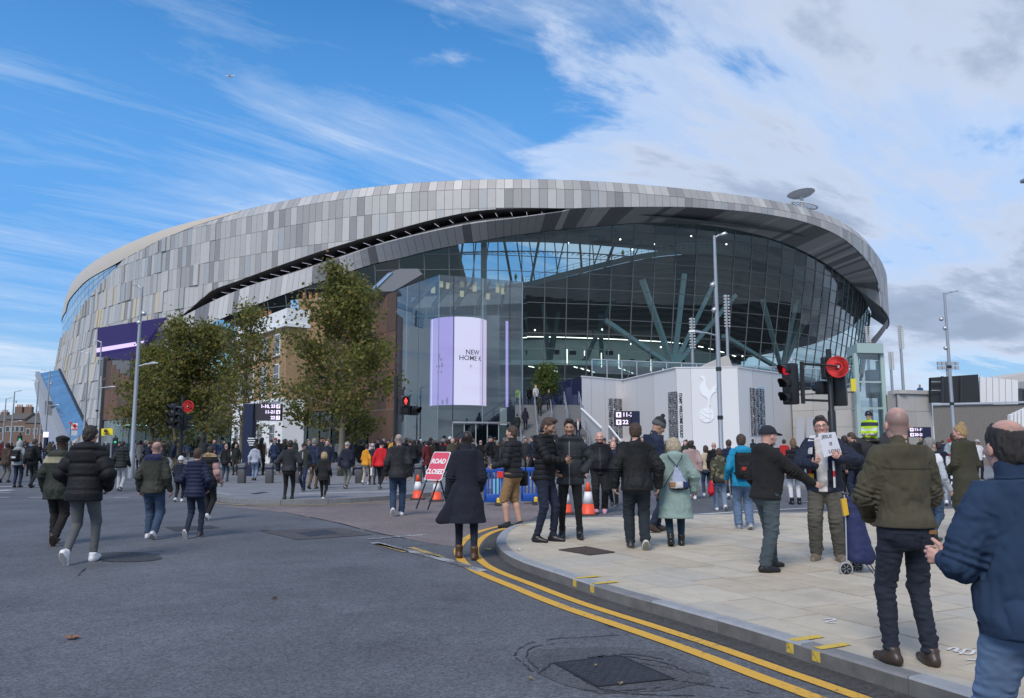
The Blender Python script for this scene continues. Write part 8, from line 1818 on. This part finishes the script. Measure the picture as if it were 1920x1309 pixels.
# -- cap man and sign holder
pers(1443, 1069, 797, PZ, -74, dict(STAND, fl=(-.16, .14, .088, 0, .1), fr=(.13, -.14, .088, 0, -.25), hr=(.26, .50, 1.02), er=(.3, -.6, -.7), hl=(-.24, .10, .92), hdr=dict(f=(.05, .95, -.30), t=(-.35, .1, .9), curl=.18), lean=.06, head=(.12, .05, 0)), dict(top=('hoodie', (.0085, .0085, .009), .86, dict(infl=.038, hood=1, sleeve=.010, fold=.018)), bottom=('jeans', (.050, .068, .078), dict(fit=.022)), shoes=BS, hair=('cap', (.016, .018, .028)), skin=PINK, w=1.05, belly=.4), 'man in black hoodie and navy cap holding out his hand')
i2 = pers(1553, 1050, 780, PZ, 152, dict(STAND, fl=(-.13, .0, .088, 0, .3), fr=(.12, .06, .088, 0, -.2), hr=(.07, .36, 1.17), hl=(-.23, .31, 1.25), er=(1, -.2, -.6), el=(-1, -.1, -.7), hdr=dict(f=(-.55, .25, .6), t=(.3, .75, .3), curl=.65), hdl=dict(f=(.55, .3, .35), t=(-.1, .4, .85), curl=.8), head=(.18, .0, .10)), dict(top=('shell', (.013, .018, .036), .84, dict(infl=.045, front=(.56, .54, .52), fold=.022, collar=.05, sleeve=.01)), bottom=('trousers', (.085, .080, .066), dict(fit=.024)), shoes=((.20, .15, .10), (.28, .25, .2)), hair=('quiff', (.045, .034, .028)), skin=PINK, w=1.06, belly=.5), 'grinning man in glasses and open navy coat holding a handwritten sign')
def inv_pt(u, v, Y): return WP(u, v, Y)
r0 = i2['root'].location; Ys = r0.y - .40
sb = thing('handheld_sign', 'white handwritten JESUS IS LORD card held at the chest', 'sign', tuple(WP(1555, 835, Ys)))
qd = [WP(1533.5, 813, Ys - .02), WP(1566, 810, Ys), WP(1578, 848, Ys + .01), WP(1545, 858, Ys - .02)]; MB().prism(qd, (0, .006, 0)).build('card', mat('card_white', (.62, .63, .68), .6), sb)
ex = (qd[1] - qd[0]).normalized(); ey = (qd[0] - qd[3]); ey = (ey - ex * ey.dot(ex)).normalized(); cn = ex.cross(ey); ctr = sum(qd, Vector()) / 4; M_pen = mat('pen_ink', (.03, .03, .06), .7)
for tx, fx, fy in (('JESUS', -.03, .095), ('IS', .01, .0), ('LORD', .045, -.095)): lettering(tx, .058, ctr + ex * fx + ey * fy + cn * .008, ex, ey, M_pen, sb, extrude=.001, shear=.05)
gl = MB(); HPs = i2['HP']
for s_ in (-1, 1): gl.tube([Vector(HPs(s_ * .033 + .022 * math.cos(k), .104 - .008 * abs(math.cos(k)), .002 + .018 * math.sin(k))) for k in np.linspace(0, 6.283, 15)], .0024, 5); gl.tube([Vector(HPs(s_ * .055, .098, .005)), Vector(HPs(s_ * .078, .04, .006)), Vector(HPs(s_ * .08, -.01, -.004))], .0022, 5)
gl.tube([Vector(HPs(-.012, .108, .006)), Vector(HPs(.012, .108, .006))], .002, 5); gl.build('glasses', mat('spectacle_frame', (.03, .03, .032), .3), i2['root'])
sf = worn(i2, 'football_scarf', 'navy and white football scarf round the neck of the sign holder', 'scarf'); T = i2['T']
def scarf(pts, wd_, name, cols):
 for k, (a, b) in enumerate(zip(pts, pts[1:])):
  a, b = Vector(T(*a)), Vector(T(*b)); MB().bevbox((a + b) / 2, (wd_, .02, (b - a).length + .004), .006, V(0, 0, 1).rotation_difference((b - a).normalized()).to_matrix()).build(name, cols[k % len(cols)], sf)
SWH, SNV, SRD, SYL = mat('scarf_white', (.55, .55, .55), .9), mat('scarf_navy', (.010, .014, .045), .9), mat('scarf_red', (.40, .02, .02), .9), mat('scarf_yellow', (.60, .36, .03), .9)
scarf([(.10, .02, 1.53), (.115, .12, 1.46), (.12, .165, 1.38), (.125, .175, 1.30), (.13, .18, 1.22), (.13, .18, 1.14)], .075, 'scarf_band', [SWH, SNV]); scarf([(.13, .182, 1.13), (.13, .182, 1.06), (.13, .18, 1.0)], .075, 'scarf_end', [SRD, SYL]); scarf([(-.10, .02, 1.53), (-.115, .12, 1.46), (-.12, .165, 1.36), (-.125, .185, 1.22), (-.13, .19, 1.10)], .075, 'scarf_band', [SNV, SWH]); scarf([(-.13, .20, 1.10), (-.13, .20, 1.03), (-.13, .20, .96), (-.13, .20, .90)], .085, 'scarf_end', [SRD, SWH, SWH, SNV])
# shopping trolley
pT = GP(1590, 1076, PZ); tr_ = thing('shopping_trolley', 'navy fabric shopping trolley with two wheels and yellow flap', 'shopping trolley', tuple(pT)); sT = pT.y / 1440
def tp(u, v, dy=0): return WP(u, v, pT.y + dy)
g = Grid(np.array(tp(1612, 1000)) - .45, np.array(tp(1612, 1000)) + .5, .012); c0_ = np.array(tp(1607, 1043, .06)); c1_ = np.array(tp(1595, 955, .10)); g.cone(c0_, c1_, .125, .095, .05, flat=(A3(0, 1, 0), .9)).cone(np.array(tp(1622, 1044, .06)), np.array(tp(1604, 970, .08)), .115, .085, .05).rbox(np.array(tp(1596, 940, .09)), A3(.085, .08, .06), .03, .05); g.cut(np.array(tp(1607, 1056)), A3(-.2, 0, -1)); v, f = g.mesh(); n = vnormals(v, f); v = fold(v, n, .025, 8, 3); v = v - np.array(pT); to_obj('bag', v, f, np.array((.020, .028, .085)), CM['nylon'], tr_)
MB().tube([tp(1588, 1066, .02), tp(1586, 985, .04), tp(1583, 930, .05), tp(1580, 922, .05)], .010, 8).build('frame', M_alu, tr_); MB().tube([tp(1596, 1066, .2), tp(1592, 985, .2), tp(1588, 925, .2)], .010, 8).build('frame', M_alu, tr_); MB().cyl(tp(1580, 926, .03), tp(1590, 926, .22), .016, .016, 8).build('handle', M_blk, tr_); MB().tube([tp(1622, 1056, .02), tp(1640, 1079, .0), tp(1644, 1077, .16), tp(1628, 1052, .2)], .006, 6).build('stand_leg', M_blk, tr_)
for u, v, dy in ((1586, 1066.5, -.02), (1606, 1062, .22)):
 c = tp(u, v, dy); wh_ = MB(); rW = .082; Mx = Matrix.Rotation(R(90), 3, 'X') @ Matrix.Rotation(R(0), 3, 'Y'); wh_.lathe([(rW - .018, -.014), (rW, -.010), (rW, .010), (rW - .018, .014)], c, 22, Mx); wo = wh_.build('wheel', mat('tyre_grey', (.30, .30, .30), .7), tr_, smooth=True); MB().lathe([(.006, -.008), (rW - .016, -.008), (rW - .016, .008), (.006, .008)], c, 18, Mx).build('wheel_disc', M_blk, wo)
 for k in range(6): a = k * math.pi / 3; MB().bar(c + V(math.cos(a) * .015, -.012, math.sin(a) * .015), c + V(math.cos(a) * .052, -.012, math.sin(a) * .052), .008, .006).build('spoke', M_galv, wo)
q = [tp(1578, 937, .0), tp(1587, 934, .02), tp(1592, 965, .0), tp(1583, 968, -.02)]; MB().prism(q, (0, .04, 0)).build('yellow_flap', SYL, tr_)
i1 = pers(1492, 946, 823, 0, -4, STAND, dict(top=('puffer', (.011, .011, .015), .70, dict(rib=.12, infl=.035, flare=.015)), bottom=('trousers', (.60, .60, .62), dict(tight=1)), shoes=(BLK, BLK, 1), hair=('bun', (.17, .10, .05)), fem=1), 'woman with hair tied up in black puffer coat and white trousers')
pers(1607, 946, 809, 0, 25, dict(STAND, head=(.3, .35, 0)), dict(top=('shell', BLK, .84, dict(infl=.035)), bottom=('jeans', J_D), shoes=((.10, .05, .022), (.06, .04, .02), 1), hair=('short', H_BR), skin=FAIR), 'man in black jacket and tan boots looking down behind the sign holder')
pers(1590, 938, 816, 0, 20, STAND, dict(top=('shell', (.014, .014, .017), .80, {}), bottom=('trousers', BLK), shoes=BS, hair=('short', H_DK), skin=BROWN), 'person in black half hidden behind the sign holder')
# -- foreground pair
i1 = pers(1712, 1246, 760, PZ, 3, dict(STAND, pel=(0, 0, .935), fl=(-.135, .02, .088, 0, .22), fr=(.115, -.03, .088, 0, -.12), hl=(-.13, .24, .99), hr=(.14, .24, .98), el=(-.8, -.7, 0), er=(.8, -.7, 0), head=(-.16, .02, 0), lean=.02), dict(top=('shell', (.064, .056, .033), .93, dict(infl=.034, fold=.024, collar=.05, sleeve=.012, mat='woven')), bottom=('jeans', (.0105, .0155, .029), dict(fit=.006)), shoes=((.042, .027, .020), (.03, .022, .018)), hair=('none', (.11, .10, .095)), buzz=.62, skin=PINK, w=1.0), 'man in olive jacket and dark jeans standing with his back to us')
T = i1['T']
bl_ = MB().bevbox(Vector(T(.105, -.152, .905)), (.055, .02, .028), .003); bl_.build('waist_patch', mat('tan_patch', (.22, .10, .04), .6), i1['root'])
for s_ in (-1, 1): overlay(i1, 'trousers', lambda q, s_=s_: (np.abs(q[:, 0] - s_ * .078) < .056 - .25 * np.maximum(.80 - q[:, 2], 0)) & (q[:, 2] > .765) & (q[:, 2] < .895) & (q[:, 1] < -.03), .004, (.0125, .019, .036), 'back_pocket', 'denim')
overlay(i1, 'jacket', lambda q: (q[:, 2] > .933) & (q[:, 2] < .985) & (np.abs(q[:, 0]) < .24), .005, (.056, .049, .029), 'hem_band'); overlay(i1, 'jacket', lambda q: (np.abs(q[:, 2] - 1.335) < .007) & (q[:, 1] < 0) & (np.abs(q[:, 0]) < .17), .004, (.05, .044, .026), 'yoke_seam')
pF = Vector((2.215, 3.42, 0.0)); HF = ZH(781, 3.42)
i1 = person(pF, R(9), HF, dict(STAND, hl=(-.14, .27, 1.12), el=(-.6, -.6, -.5), hr=(.20, .22, 1.0), lean=.04, head=(-.22, .0, 0), fl=(-.12, .05, .088, 0, .1), fr=(.12, -.06, .088, 0, -.1), hdl=dict(f=(-.5, .85, .10), t=(-.1, .1, 1), curl=1.15, thumb=(.45, .9, .0))), dict(top=('shell', (.014, .036, .078), .84, dict(infl=.040, fold=.022, collar=.06, sleeve=.004, mat='woven')), bottom=('jeans', (.105, .165, .265), dict(fit=.014)), shoes=WS, hair=('balding', (.022, .018, .016)), buzz=.6, skin=PINK, w=1.02, belly=.3), 'balding man in blue fleece jacket at the right edge, hand raised', vox=.0064, seed=77.0)
overlay(i1, 'jacket', lambda q: (np.abs(q[:, 2] - 1.36) < .006) & (q[:, 1] < .02) & (np.abs(q[:, 0]) < .2), .004, (.010, .028, .062), 'yoke_seam'); overlay(i1, 'jacket', lambda q: (q[:, 2] < .885) & (q[:, 2] > .843), .005, (.012, .030, .066), 'hem_band'); overlay(i1, 'jacket', lambda q: (q[:, 2] > 1.50) & (q[:, 1] > -.3), .005, (.010, .026, .060), 'collar')

# -- right side, beyond
i1 = pers(1817, 1002, 795, PZ, 12, dict(STAND, head=(.5, .15, 0), hl=(-.18, .2, 1.0), hr=(.2, .2, 1.0)), dict(top=('coat', (.040, .038, .022), .42, dict(infl=.034, flare=.03)), bottom=('trousers', (.036, .034, .022)), shoes=WS, hair=('bun', (.34, .22, .10)), skin=PINK, fem=1), 'woman with blonde topknot in long olive coat at the right')
pers(1797, 948, 811, 0, -20, STAND, dict(top=('hoodie', (.30, .36, .40), .86, dict(hood=1, hoodcol=(.35, .40, .44), band=(.38, .02, .04))), bottom=('jeans', J_D), shoes=WS, hair=('short', H_BR)), 'youth in pale blue hoodie with red panel beside the olive coat')
pers(1752, 1020, 818, PZ, -60, dict(walk(1, .7, 60)), dict(top=('shell', (.60, .60, .63), .88, dict(arms=(.40, .43, .47))), bottom=('jeans', (.03, .06, .11)), shoes=((.03, .022, .02), (.03, .02, .02), 1), hair=('short', H_GR), skin=PINK), 'grey-haired person in white top striding behind the olive jacket man')
i3 = pers(1768, 948, 827, 0, -25, walk(1, .3, 30), dict(top=('shell', (.012, .014, .028), .82, dict(arms=(.55, .56, .58))), bottom=('trousers', (.22, .24, .28)), shoes=WS, hair=('short', H_DK), skin=BROWN), 'person in dark gilet with white sleeves right of the olive jacket man')
t = worn(i3, 'checked_bag', 'white and navy checked bag hanging beside the dark gilet', 'bag'); m = MB(); cb_ = i3['wr'] + A3(.03, .02, -.28)
for i in range(4):
 for j in range(5): m.cur = (i + j) % 2; m.box(Vector(cb_) + V(0, (i - 1.5) * .08, (j - 2) * .08), (.05, .08, .08))
m.build('bag_body', [M_white, mat('check_navy', (.012, .02, .07), .6)], t, fix=False)
# -- people far up: on the wall, inside the stadium, on the steps
HV = (.42, .62, .02)
pe = lambda loc, rz, H, o, label, pose=STAND, vox=.03, **k: person(loc, R(rz), H, pose, o, label, None, vox=vox, seed=3.3, **k)
pe(Vector(WP(1725, 730, 62)) - V(0, 0, 1.35), 150, 1.75, dict(top=('shell', (.03, .09, .22), .84, {}), bottom=('trousers', BLK), shoes=BS, hair=('short', (.2, .1, .04)), skin=PINK), 'person in blue leaning over the top of the podium wall')
for u, v, d, lab in ((1168, 479, 15.6, 'steward in yellow hi-vis high on the walkway inside the glass'), (967, 521, 15.6, 'steward in yellow hi-vis above the right corner of the glass hall')):
 t_, h_ = px2th(u, v, d); pe(SP(t_, d, float(band(t_)) + .25 if u > 1000 else h_ - .9), 170, 1.8, dict(top=('shell', HV, .84, dict(infl=.05)), bottom=('trousers', BLK), shoes=BS, hair=('short', H_DK)), lab)
def on_step(u, y): i = int((y - Y0s) / going); return V(WP(u, 830, y).x, y, PZ + rise * (min(max(i, -1), NS_ - 1) + 1))
for u, y, rz, tp_, bt, hr_, lab in ((972, YPOD + 3, 10, ('shell', HV, .80, dict(infl=.05)), CHAR, ('short', H_DK), 'steward in yellow hi-vis at the top of the steps'), (1005, YPOD + .6, 5, ('puffer', (.45, .44, .43), .76, {}), BLK, ('bob', (.4, .3, .2)), 'woman in pale grey puffer at the top of the steps'),
                               (1012, YPOD - 2.2, 0, ('coat', (.02, .02, .015), .66, {}), BLK, ('short', H_DK), 'figure in black coat climbing the upper steps'), (1030, YPOD - 1.2, 20, ('coat', (.012, .014, .02), .6, {}), BLK, ('cap', (.2, .17, .1)), 'figure with tan cap and black coat on the upper steps'),
                               (985, Y0s + 5.2, -5, ('coat', (.008, .009, .022), .6, {}), BLK, ('hoodup', (.008, .009, .02)), 'hooded figure in navy on the middle of the steps'), (1084, Y0s + 3.4, 178, ('shell', BLK, .84, dict(front=(.5, .5, .5))), J_D, ('short', H_BR), 'man in black jacket over white shirt coming down the steps'),
                               (970, Y0s + 4.2, 5, ('shell', (.014, .022, .02), .8, {}), CHAR, ('short', H_DK), 'figure in dark green at the left side of the steps'), (993, YPOD + 2.2, 8, ('shell', BLK, .84, {}), J_D, ('short', H_DK), 'figure in black behind the hi-vis steward on the steps'), (1040, Y0s + 1.2, 3, ('shell', (.03, .03, .035), .84, {}), J_D, ('short', H_BR), 'man in dark grey low on the steps')):
 pe(on_step(u, y), rz, 1.74, dict(top=tp_, bottom=('trousers', bt), shoes=BS, hair=hr_), lab, pose=walk(1, .4, 30))
# -- mounted police officer
pH = Vector((WP(1630, 830, 23.5).x, 23.5, 0)); hz = thing('police_horse', 'dark brown police horse standing beyond the crowd at right', 'horse', tuple(pH)); ORG[hz.name] = Vector((0, 0, 0)); hz.rotation_euler = (0, 0, R(-60)); hz.scale = (1.15, 1.15, 1.15)
g = Grid((-.45, -1.5, -.02), (.45, 1.9, 2.45), .024); MQ = A3
g.cone((0, -.62, 1.22), (0, .45, 1.20), .32, .30, .10).ell((0, -.72, 1.26), (.30, .36, .34), .1).ell((0, .52, 1.22), (.27, .30, .36), .1).cone((0, .66, 1.36), (0, 1.12, 1.86), .21, .125, .1).cone((0, 1.10, 1.90), (0, 1.50, 1.62), .125, .072, .05).ell((0, 1.2, 1.86), (.09, .13, .13), .05)
for s_ in (-1, 1):
 g.cone((s_ * .055, 1.10, 1.99), (s_ * .07, 1.09, 2.12), .03, .012, .02); x = s_ * .17
 g.cone((x, -.80, 1.16), (x, -.70, .86), .19, .12, .06).cone((x, -.70, .86), (x, -.92, .56), .10, .062, .04).cone((x, -.92, .56), (x, -.86, .12), .056, .045, .03).cone((x, -.86, .12), (x, -.82, .04), .055, .075, .02)
 g.cone((x, .55, 1.02), (x, .56, .58), .13, .068, .05).cone((x, .56, .58), (x, .56, .12), .058, .043, .03).cone((x, .56, .12), (x, .60, .04), .052, .072, .02)
g.cut((0, 0, .0), (0, 0, -1)); v, f = g.mesh(); to_obj('body', v, f, (.018, .014, .012), CM['hair'], hz)
MB().tube([V(0, -1.05, 1.36), V(0, -1.2, 1.2), V(0, -1.22, .7)], [.05, .07, .03], 8).build('tail', mat('horse_hair', (.008, .007, .006), .7), hz); m = MB()
for k in range(7): a_ = k / 6; m.sphere((0, .66 + .40 * a_, 1.52 + .46 * a_), .075, 8, 6, (.5, 1, 1))
m.build('mane', MATS['horse_hair'], hz); g = Grid((-.4, -.5, 1.2), (.4, .4, 1.75), .02); g.ell((0, -.05, 1.48), (.30, .32, .10), .03); v, f = g.mesh(); to_obj('saddle', v, f, (.02, .014, .01), CM['leather'], hz)
pM = pH + V(.12, .0, .0); pv_ = person(Vector((WP(1632, 830, 23.5).x, pH.y, .84)), R(140), 1.80, dict(pel=(0, 0, .90), fl=(-.36, .10, .22, .1, .3), fr=(.36, .10, .22, .1, -.3), hl=(-.12, .33, 1.05), hr=(.12, .33, 1.05)), dict(top=('shell', HV, .84, dict(infl=.05, band=(.55, .57, .58), yoke=(.03, .035, .05))), bottom=('trousers', BLK), shoes=(BLK, BLK, 1), hair=('helmet', (.008, .010, .022)), skin=FAIR), 'mounted police officer in hi-vis jacket and dark helmet', vox=.02, seed=9.1)

# ------------------------------------------------------------------ the crowd: a dozen figures, copied with their own colours
def proto_p(kind, pose, top, bottom, hair, fem=0, w_=1.0):
 return person((0, -40, 0), 0, 1.78, pose, dict(top=top, bottom=bottom, shoes=(BLK, (.25, .25, .25)), hair=hair, fem=fem, w=w_, skin=(.5, .3, .22)), kind, None, vox=.026, seed=len(kind) * 1.3, proto=True)['root']
W1 = (1, 1, 1)
PROTO = [(proto_p('walking', walk(1, .5, 40), ('shell', W1, .84, {}), ('trousers', W1), ('short', W1)), 'jacket'), (proto_p('walking again', walk(-1, .5, 40), ('shell', W1, .80, dict(hood=1)), ('trousers', W1), ('short', W1)), 'hooded jacket'),
         (proto_p('stood', STAND, ('puffer', W1, .82, dict(infl=.036)), ('trousers', W1), ('short', W1)), 'puffer jacket'), (proto_p('pocketed', dict(STAND, **POCK, hdl=dict(hide=1), hdr=dict(hide=1)), ('shell', W1, .84, {}), ('trousers', W1), ('cap', W1)), 'jacket and cap'),
         (proto_p('coat man', walk(1, .3, 30), ('coat', W1, .58, {}), ('trousers', W1), ('short', W1)), 'long coat'), (proto_p('woman stroll', walk(-1, .4, 35), ('puffer', W1, .80, {}), ('trousers', W1, dict(tight=1)), ('long', W1), 1), 'puffer and long hair'),
         (proto_p('woman coat', STAND, ('coat', W1, .60, {}), ('trousers', W1, dict(tight=1)), ('bob', W1), 1), 'coat and bobbed hair'), (proto_p('beanie man', walk(1, .35, 30), ('hoodie', W1, .84, dict(hood=1)), ('trousers', W1), ('beanie', W1)), 'hoodie and beanie'),
         (proto_p('bald', walk(-1, .35, 30), ('shell', W1, .84, dict(infl=.034)), ('trousers', W1), ('ring', W1), 0, 1.06), 'jacket, balding'), (proto_p('pony', walk(1, .4, 40), ('sweater', W1, .88, {}), ('trousers', W1, dict(tight=1)), ('pony', W1), 1), 'top and ponytail')]
JC = [('black', BLK, 9), ('charcoal', CHAR, 5), ('navy', NAVY, 7), ('dark blue', (.016, .03, .075), 4), ('dark green', (.02, .03, .02), 3), ('olive', (.055, .05, .03), 2), ('grey', (.13, .13, .14), 3), ('pale grey', (.33, .34, .36), 2), ('brown', (.06, .036, .022), 2), ('maroon', (.10, .012, .016), 1.5), ('cream', (.48, .42, .33), 1), ('white', (.60, .60, .61), 1.2), ('red', (.42, .02, .02), .8), ('sky blue', (.12, .28, .48), .8), ('mustard', (.50, .25, .03), .6)]
TC = [('black', BLK, 5), ('dark jeans', J_D, 5), ('blue jeans', J_M, 4), ('pale jeans', (.16, .22, .31), 2), ('grey', (.10, .10, .105), 2), ('khaki', (.15, .12, .075), 1.2)]
HC = [('dark', H_DK, 6), ('brown', H_BR, 5), ('grey', H_GR, 3), ('fair', (.32, .22, .11), 2), ('ginger', H_GING, .8)]
SKN = [(FAIR, 5), (PINK, 4), (TAN, 2), (BROWN, 2.5)]
rc = random.Random(99); used = set(); placed = [(o.location.x, o.location.y) for o in COL.objects if o.get('category') == 'person']; ncrowd = 0
ZONES = [(-10, 60, 846, 878, 16, 0.0, 'at the far left'), (60, 150, 846, 880, 20, 0.0, 'below the escalator tube'), (150, 250, 846, 884, 20, 0.0, 'below the yellow banner'), (250, 345, 850, 890, 24, PZ, 'before the corten wall'), (345, 450, 850, 892, 26, PZ, 'behind the left traffic light'),
         (450, 545, 850, 892, 24, PZ, 'below the tall totem'), (545, 640, 852, 894, 28, PZ, 'left of the largest tree'), (640, 740, 852, 896, 30, PZ, 'below the largest tree'), (740, 830, 853, 897, 26, PZ, 'behind the road closed sign'), (830, 965, 853, 900, 38, PZ, 'outside the glass hall doors'),
         (965, 1100, 856, 900, 26, PZ, 'at the foot of the steps'), (1100, 1200, 862, 902, 13, PZ, 'left of the printed strip'), (1200, 1330, 872, 905, 6, PZ, 'below the pale emblem'), (1400, 1500, 872, 905, 5, PZ, 'right of the tall lamp post'), (1560, 1680, 868, 906, 9, PZ, 'below the lift tower'), (1700, 1900, 870, 908, 11, PZ, 'before the ribbed wall')]
for (u0, u1, v0, v1, cnt, z0, where) in ZONES:
 for _ in range(cnt):
  for _try in range(30):
   u = rc.uniform(u0, u1); v = v0 + (v1 - v0) * rc.random() ** 1.5; p = GP(u, v, z0)
   if all((p.x - x) ** 2 + (p.y - y) ** 2 > .36 for x, y in placed) and not (960 < u < 1110 and p.y > Y0s - .4) and not (p.y > 60 and u > 735): break
  for _try in range(60):
   k = rc.randrange(len(PROTO)); root, what = PROTO[k]; jc = rc.choices(JC, [j[2] for j in JC])[0]; tcx = rc.choices(TC, [j[2] for j in TC])[0]; hcx = rc.choices(HC, [j[2] for j in HC])[0]; away = rc.random() < .72; key = (where, what, jc[0], tcx[0], away)
   if key not in used: used.add(key); break
  placed.append((p.x, p.y)); ncrowd += 1
  c = copy_tree(root); c.location = p; c.rotation_euler = (0, 0, R((0 if away else 175) + rc.gauss(0, 28))); s_ = rc.gauss(1.72, .075) / 1.78; c.scale = (s_ * rc.uniform(.96, 1.08), s_ * rc.uniform(.96, 1.08), s_)
  top_w = {'jacket': 'jacket', 'hooded jacket': 'hooded jacket', 'puffer jacket': 'puffer jacket', 'jacket and cap': 'jacket with a cap', 'long coat': 'long coat', 'puffer and long hair': 'puffer with long hair', 'coat and bobbed hair': 'coat with bobbed hair', 'hoodie and beanie': 'hoodie with a beanie', 'jacket, balding': 'jacket with balding head', 'top and ponytail': 'top with a ponytail'}[what]
  c['label'] = ('%s %s, %s%s, %s %s' % (jc[0], top_w, tcx[0], '' if 'jeans' in tcx[0] else ' trousers', 'heading away' if away else 'facing us', where)); c['group'] = 'match-day crowd'
  skc = rc.choices([x[0] for x in SKN], [x[1] for x in SKN])[0]
  for ch in c.children:
   b_ = ch.name.split('.')[0]
   ch.color = (*(jc[1] if b_ in ('jacket', 'coat', 'hoodie', 'sweater', 'hood') else tcx[1] if b_ == 'trousers' else hcx[1] if b_ == 'hair' else rc.choice(JC)[1] if b_ == 'hat' else skc if b_ == 'body' else rc.choice([(.015, .015, .016), (.02, .018, .016), (.5, .5, .5)])), 1)
for root, _ in PROTO:
 for ch in list(root.children): bpy.data.objects.remove(ch)
 bpy.data.objects.remove(root)
print('CROWD', ncrowd)
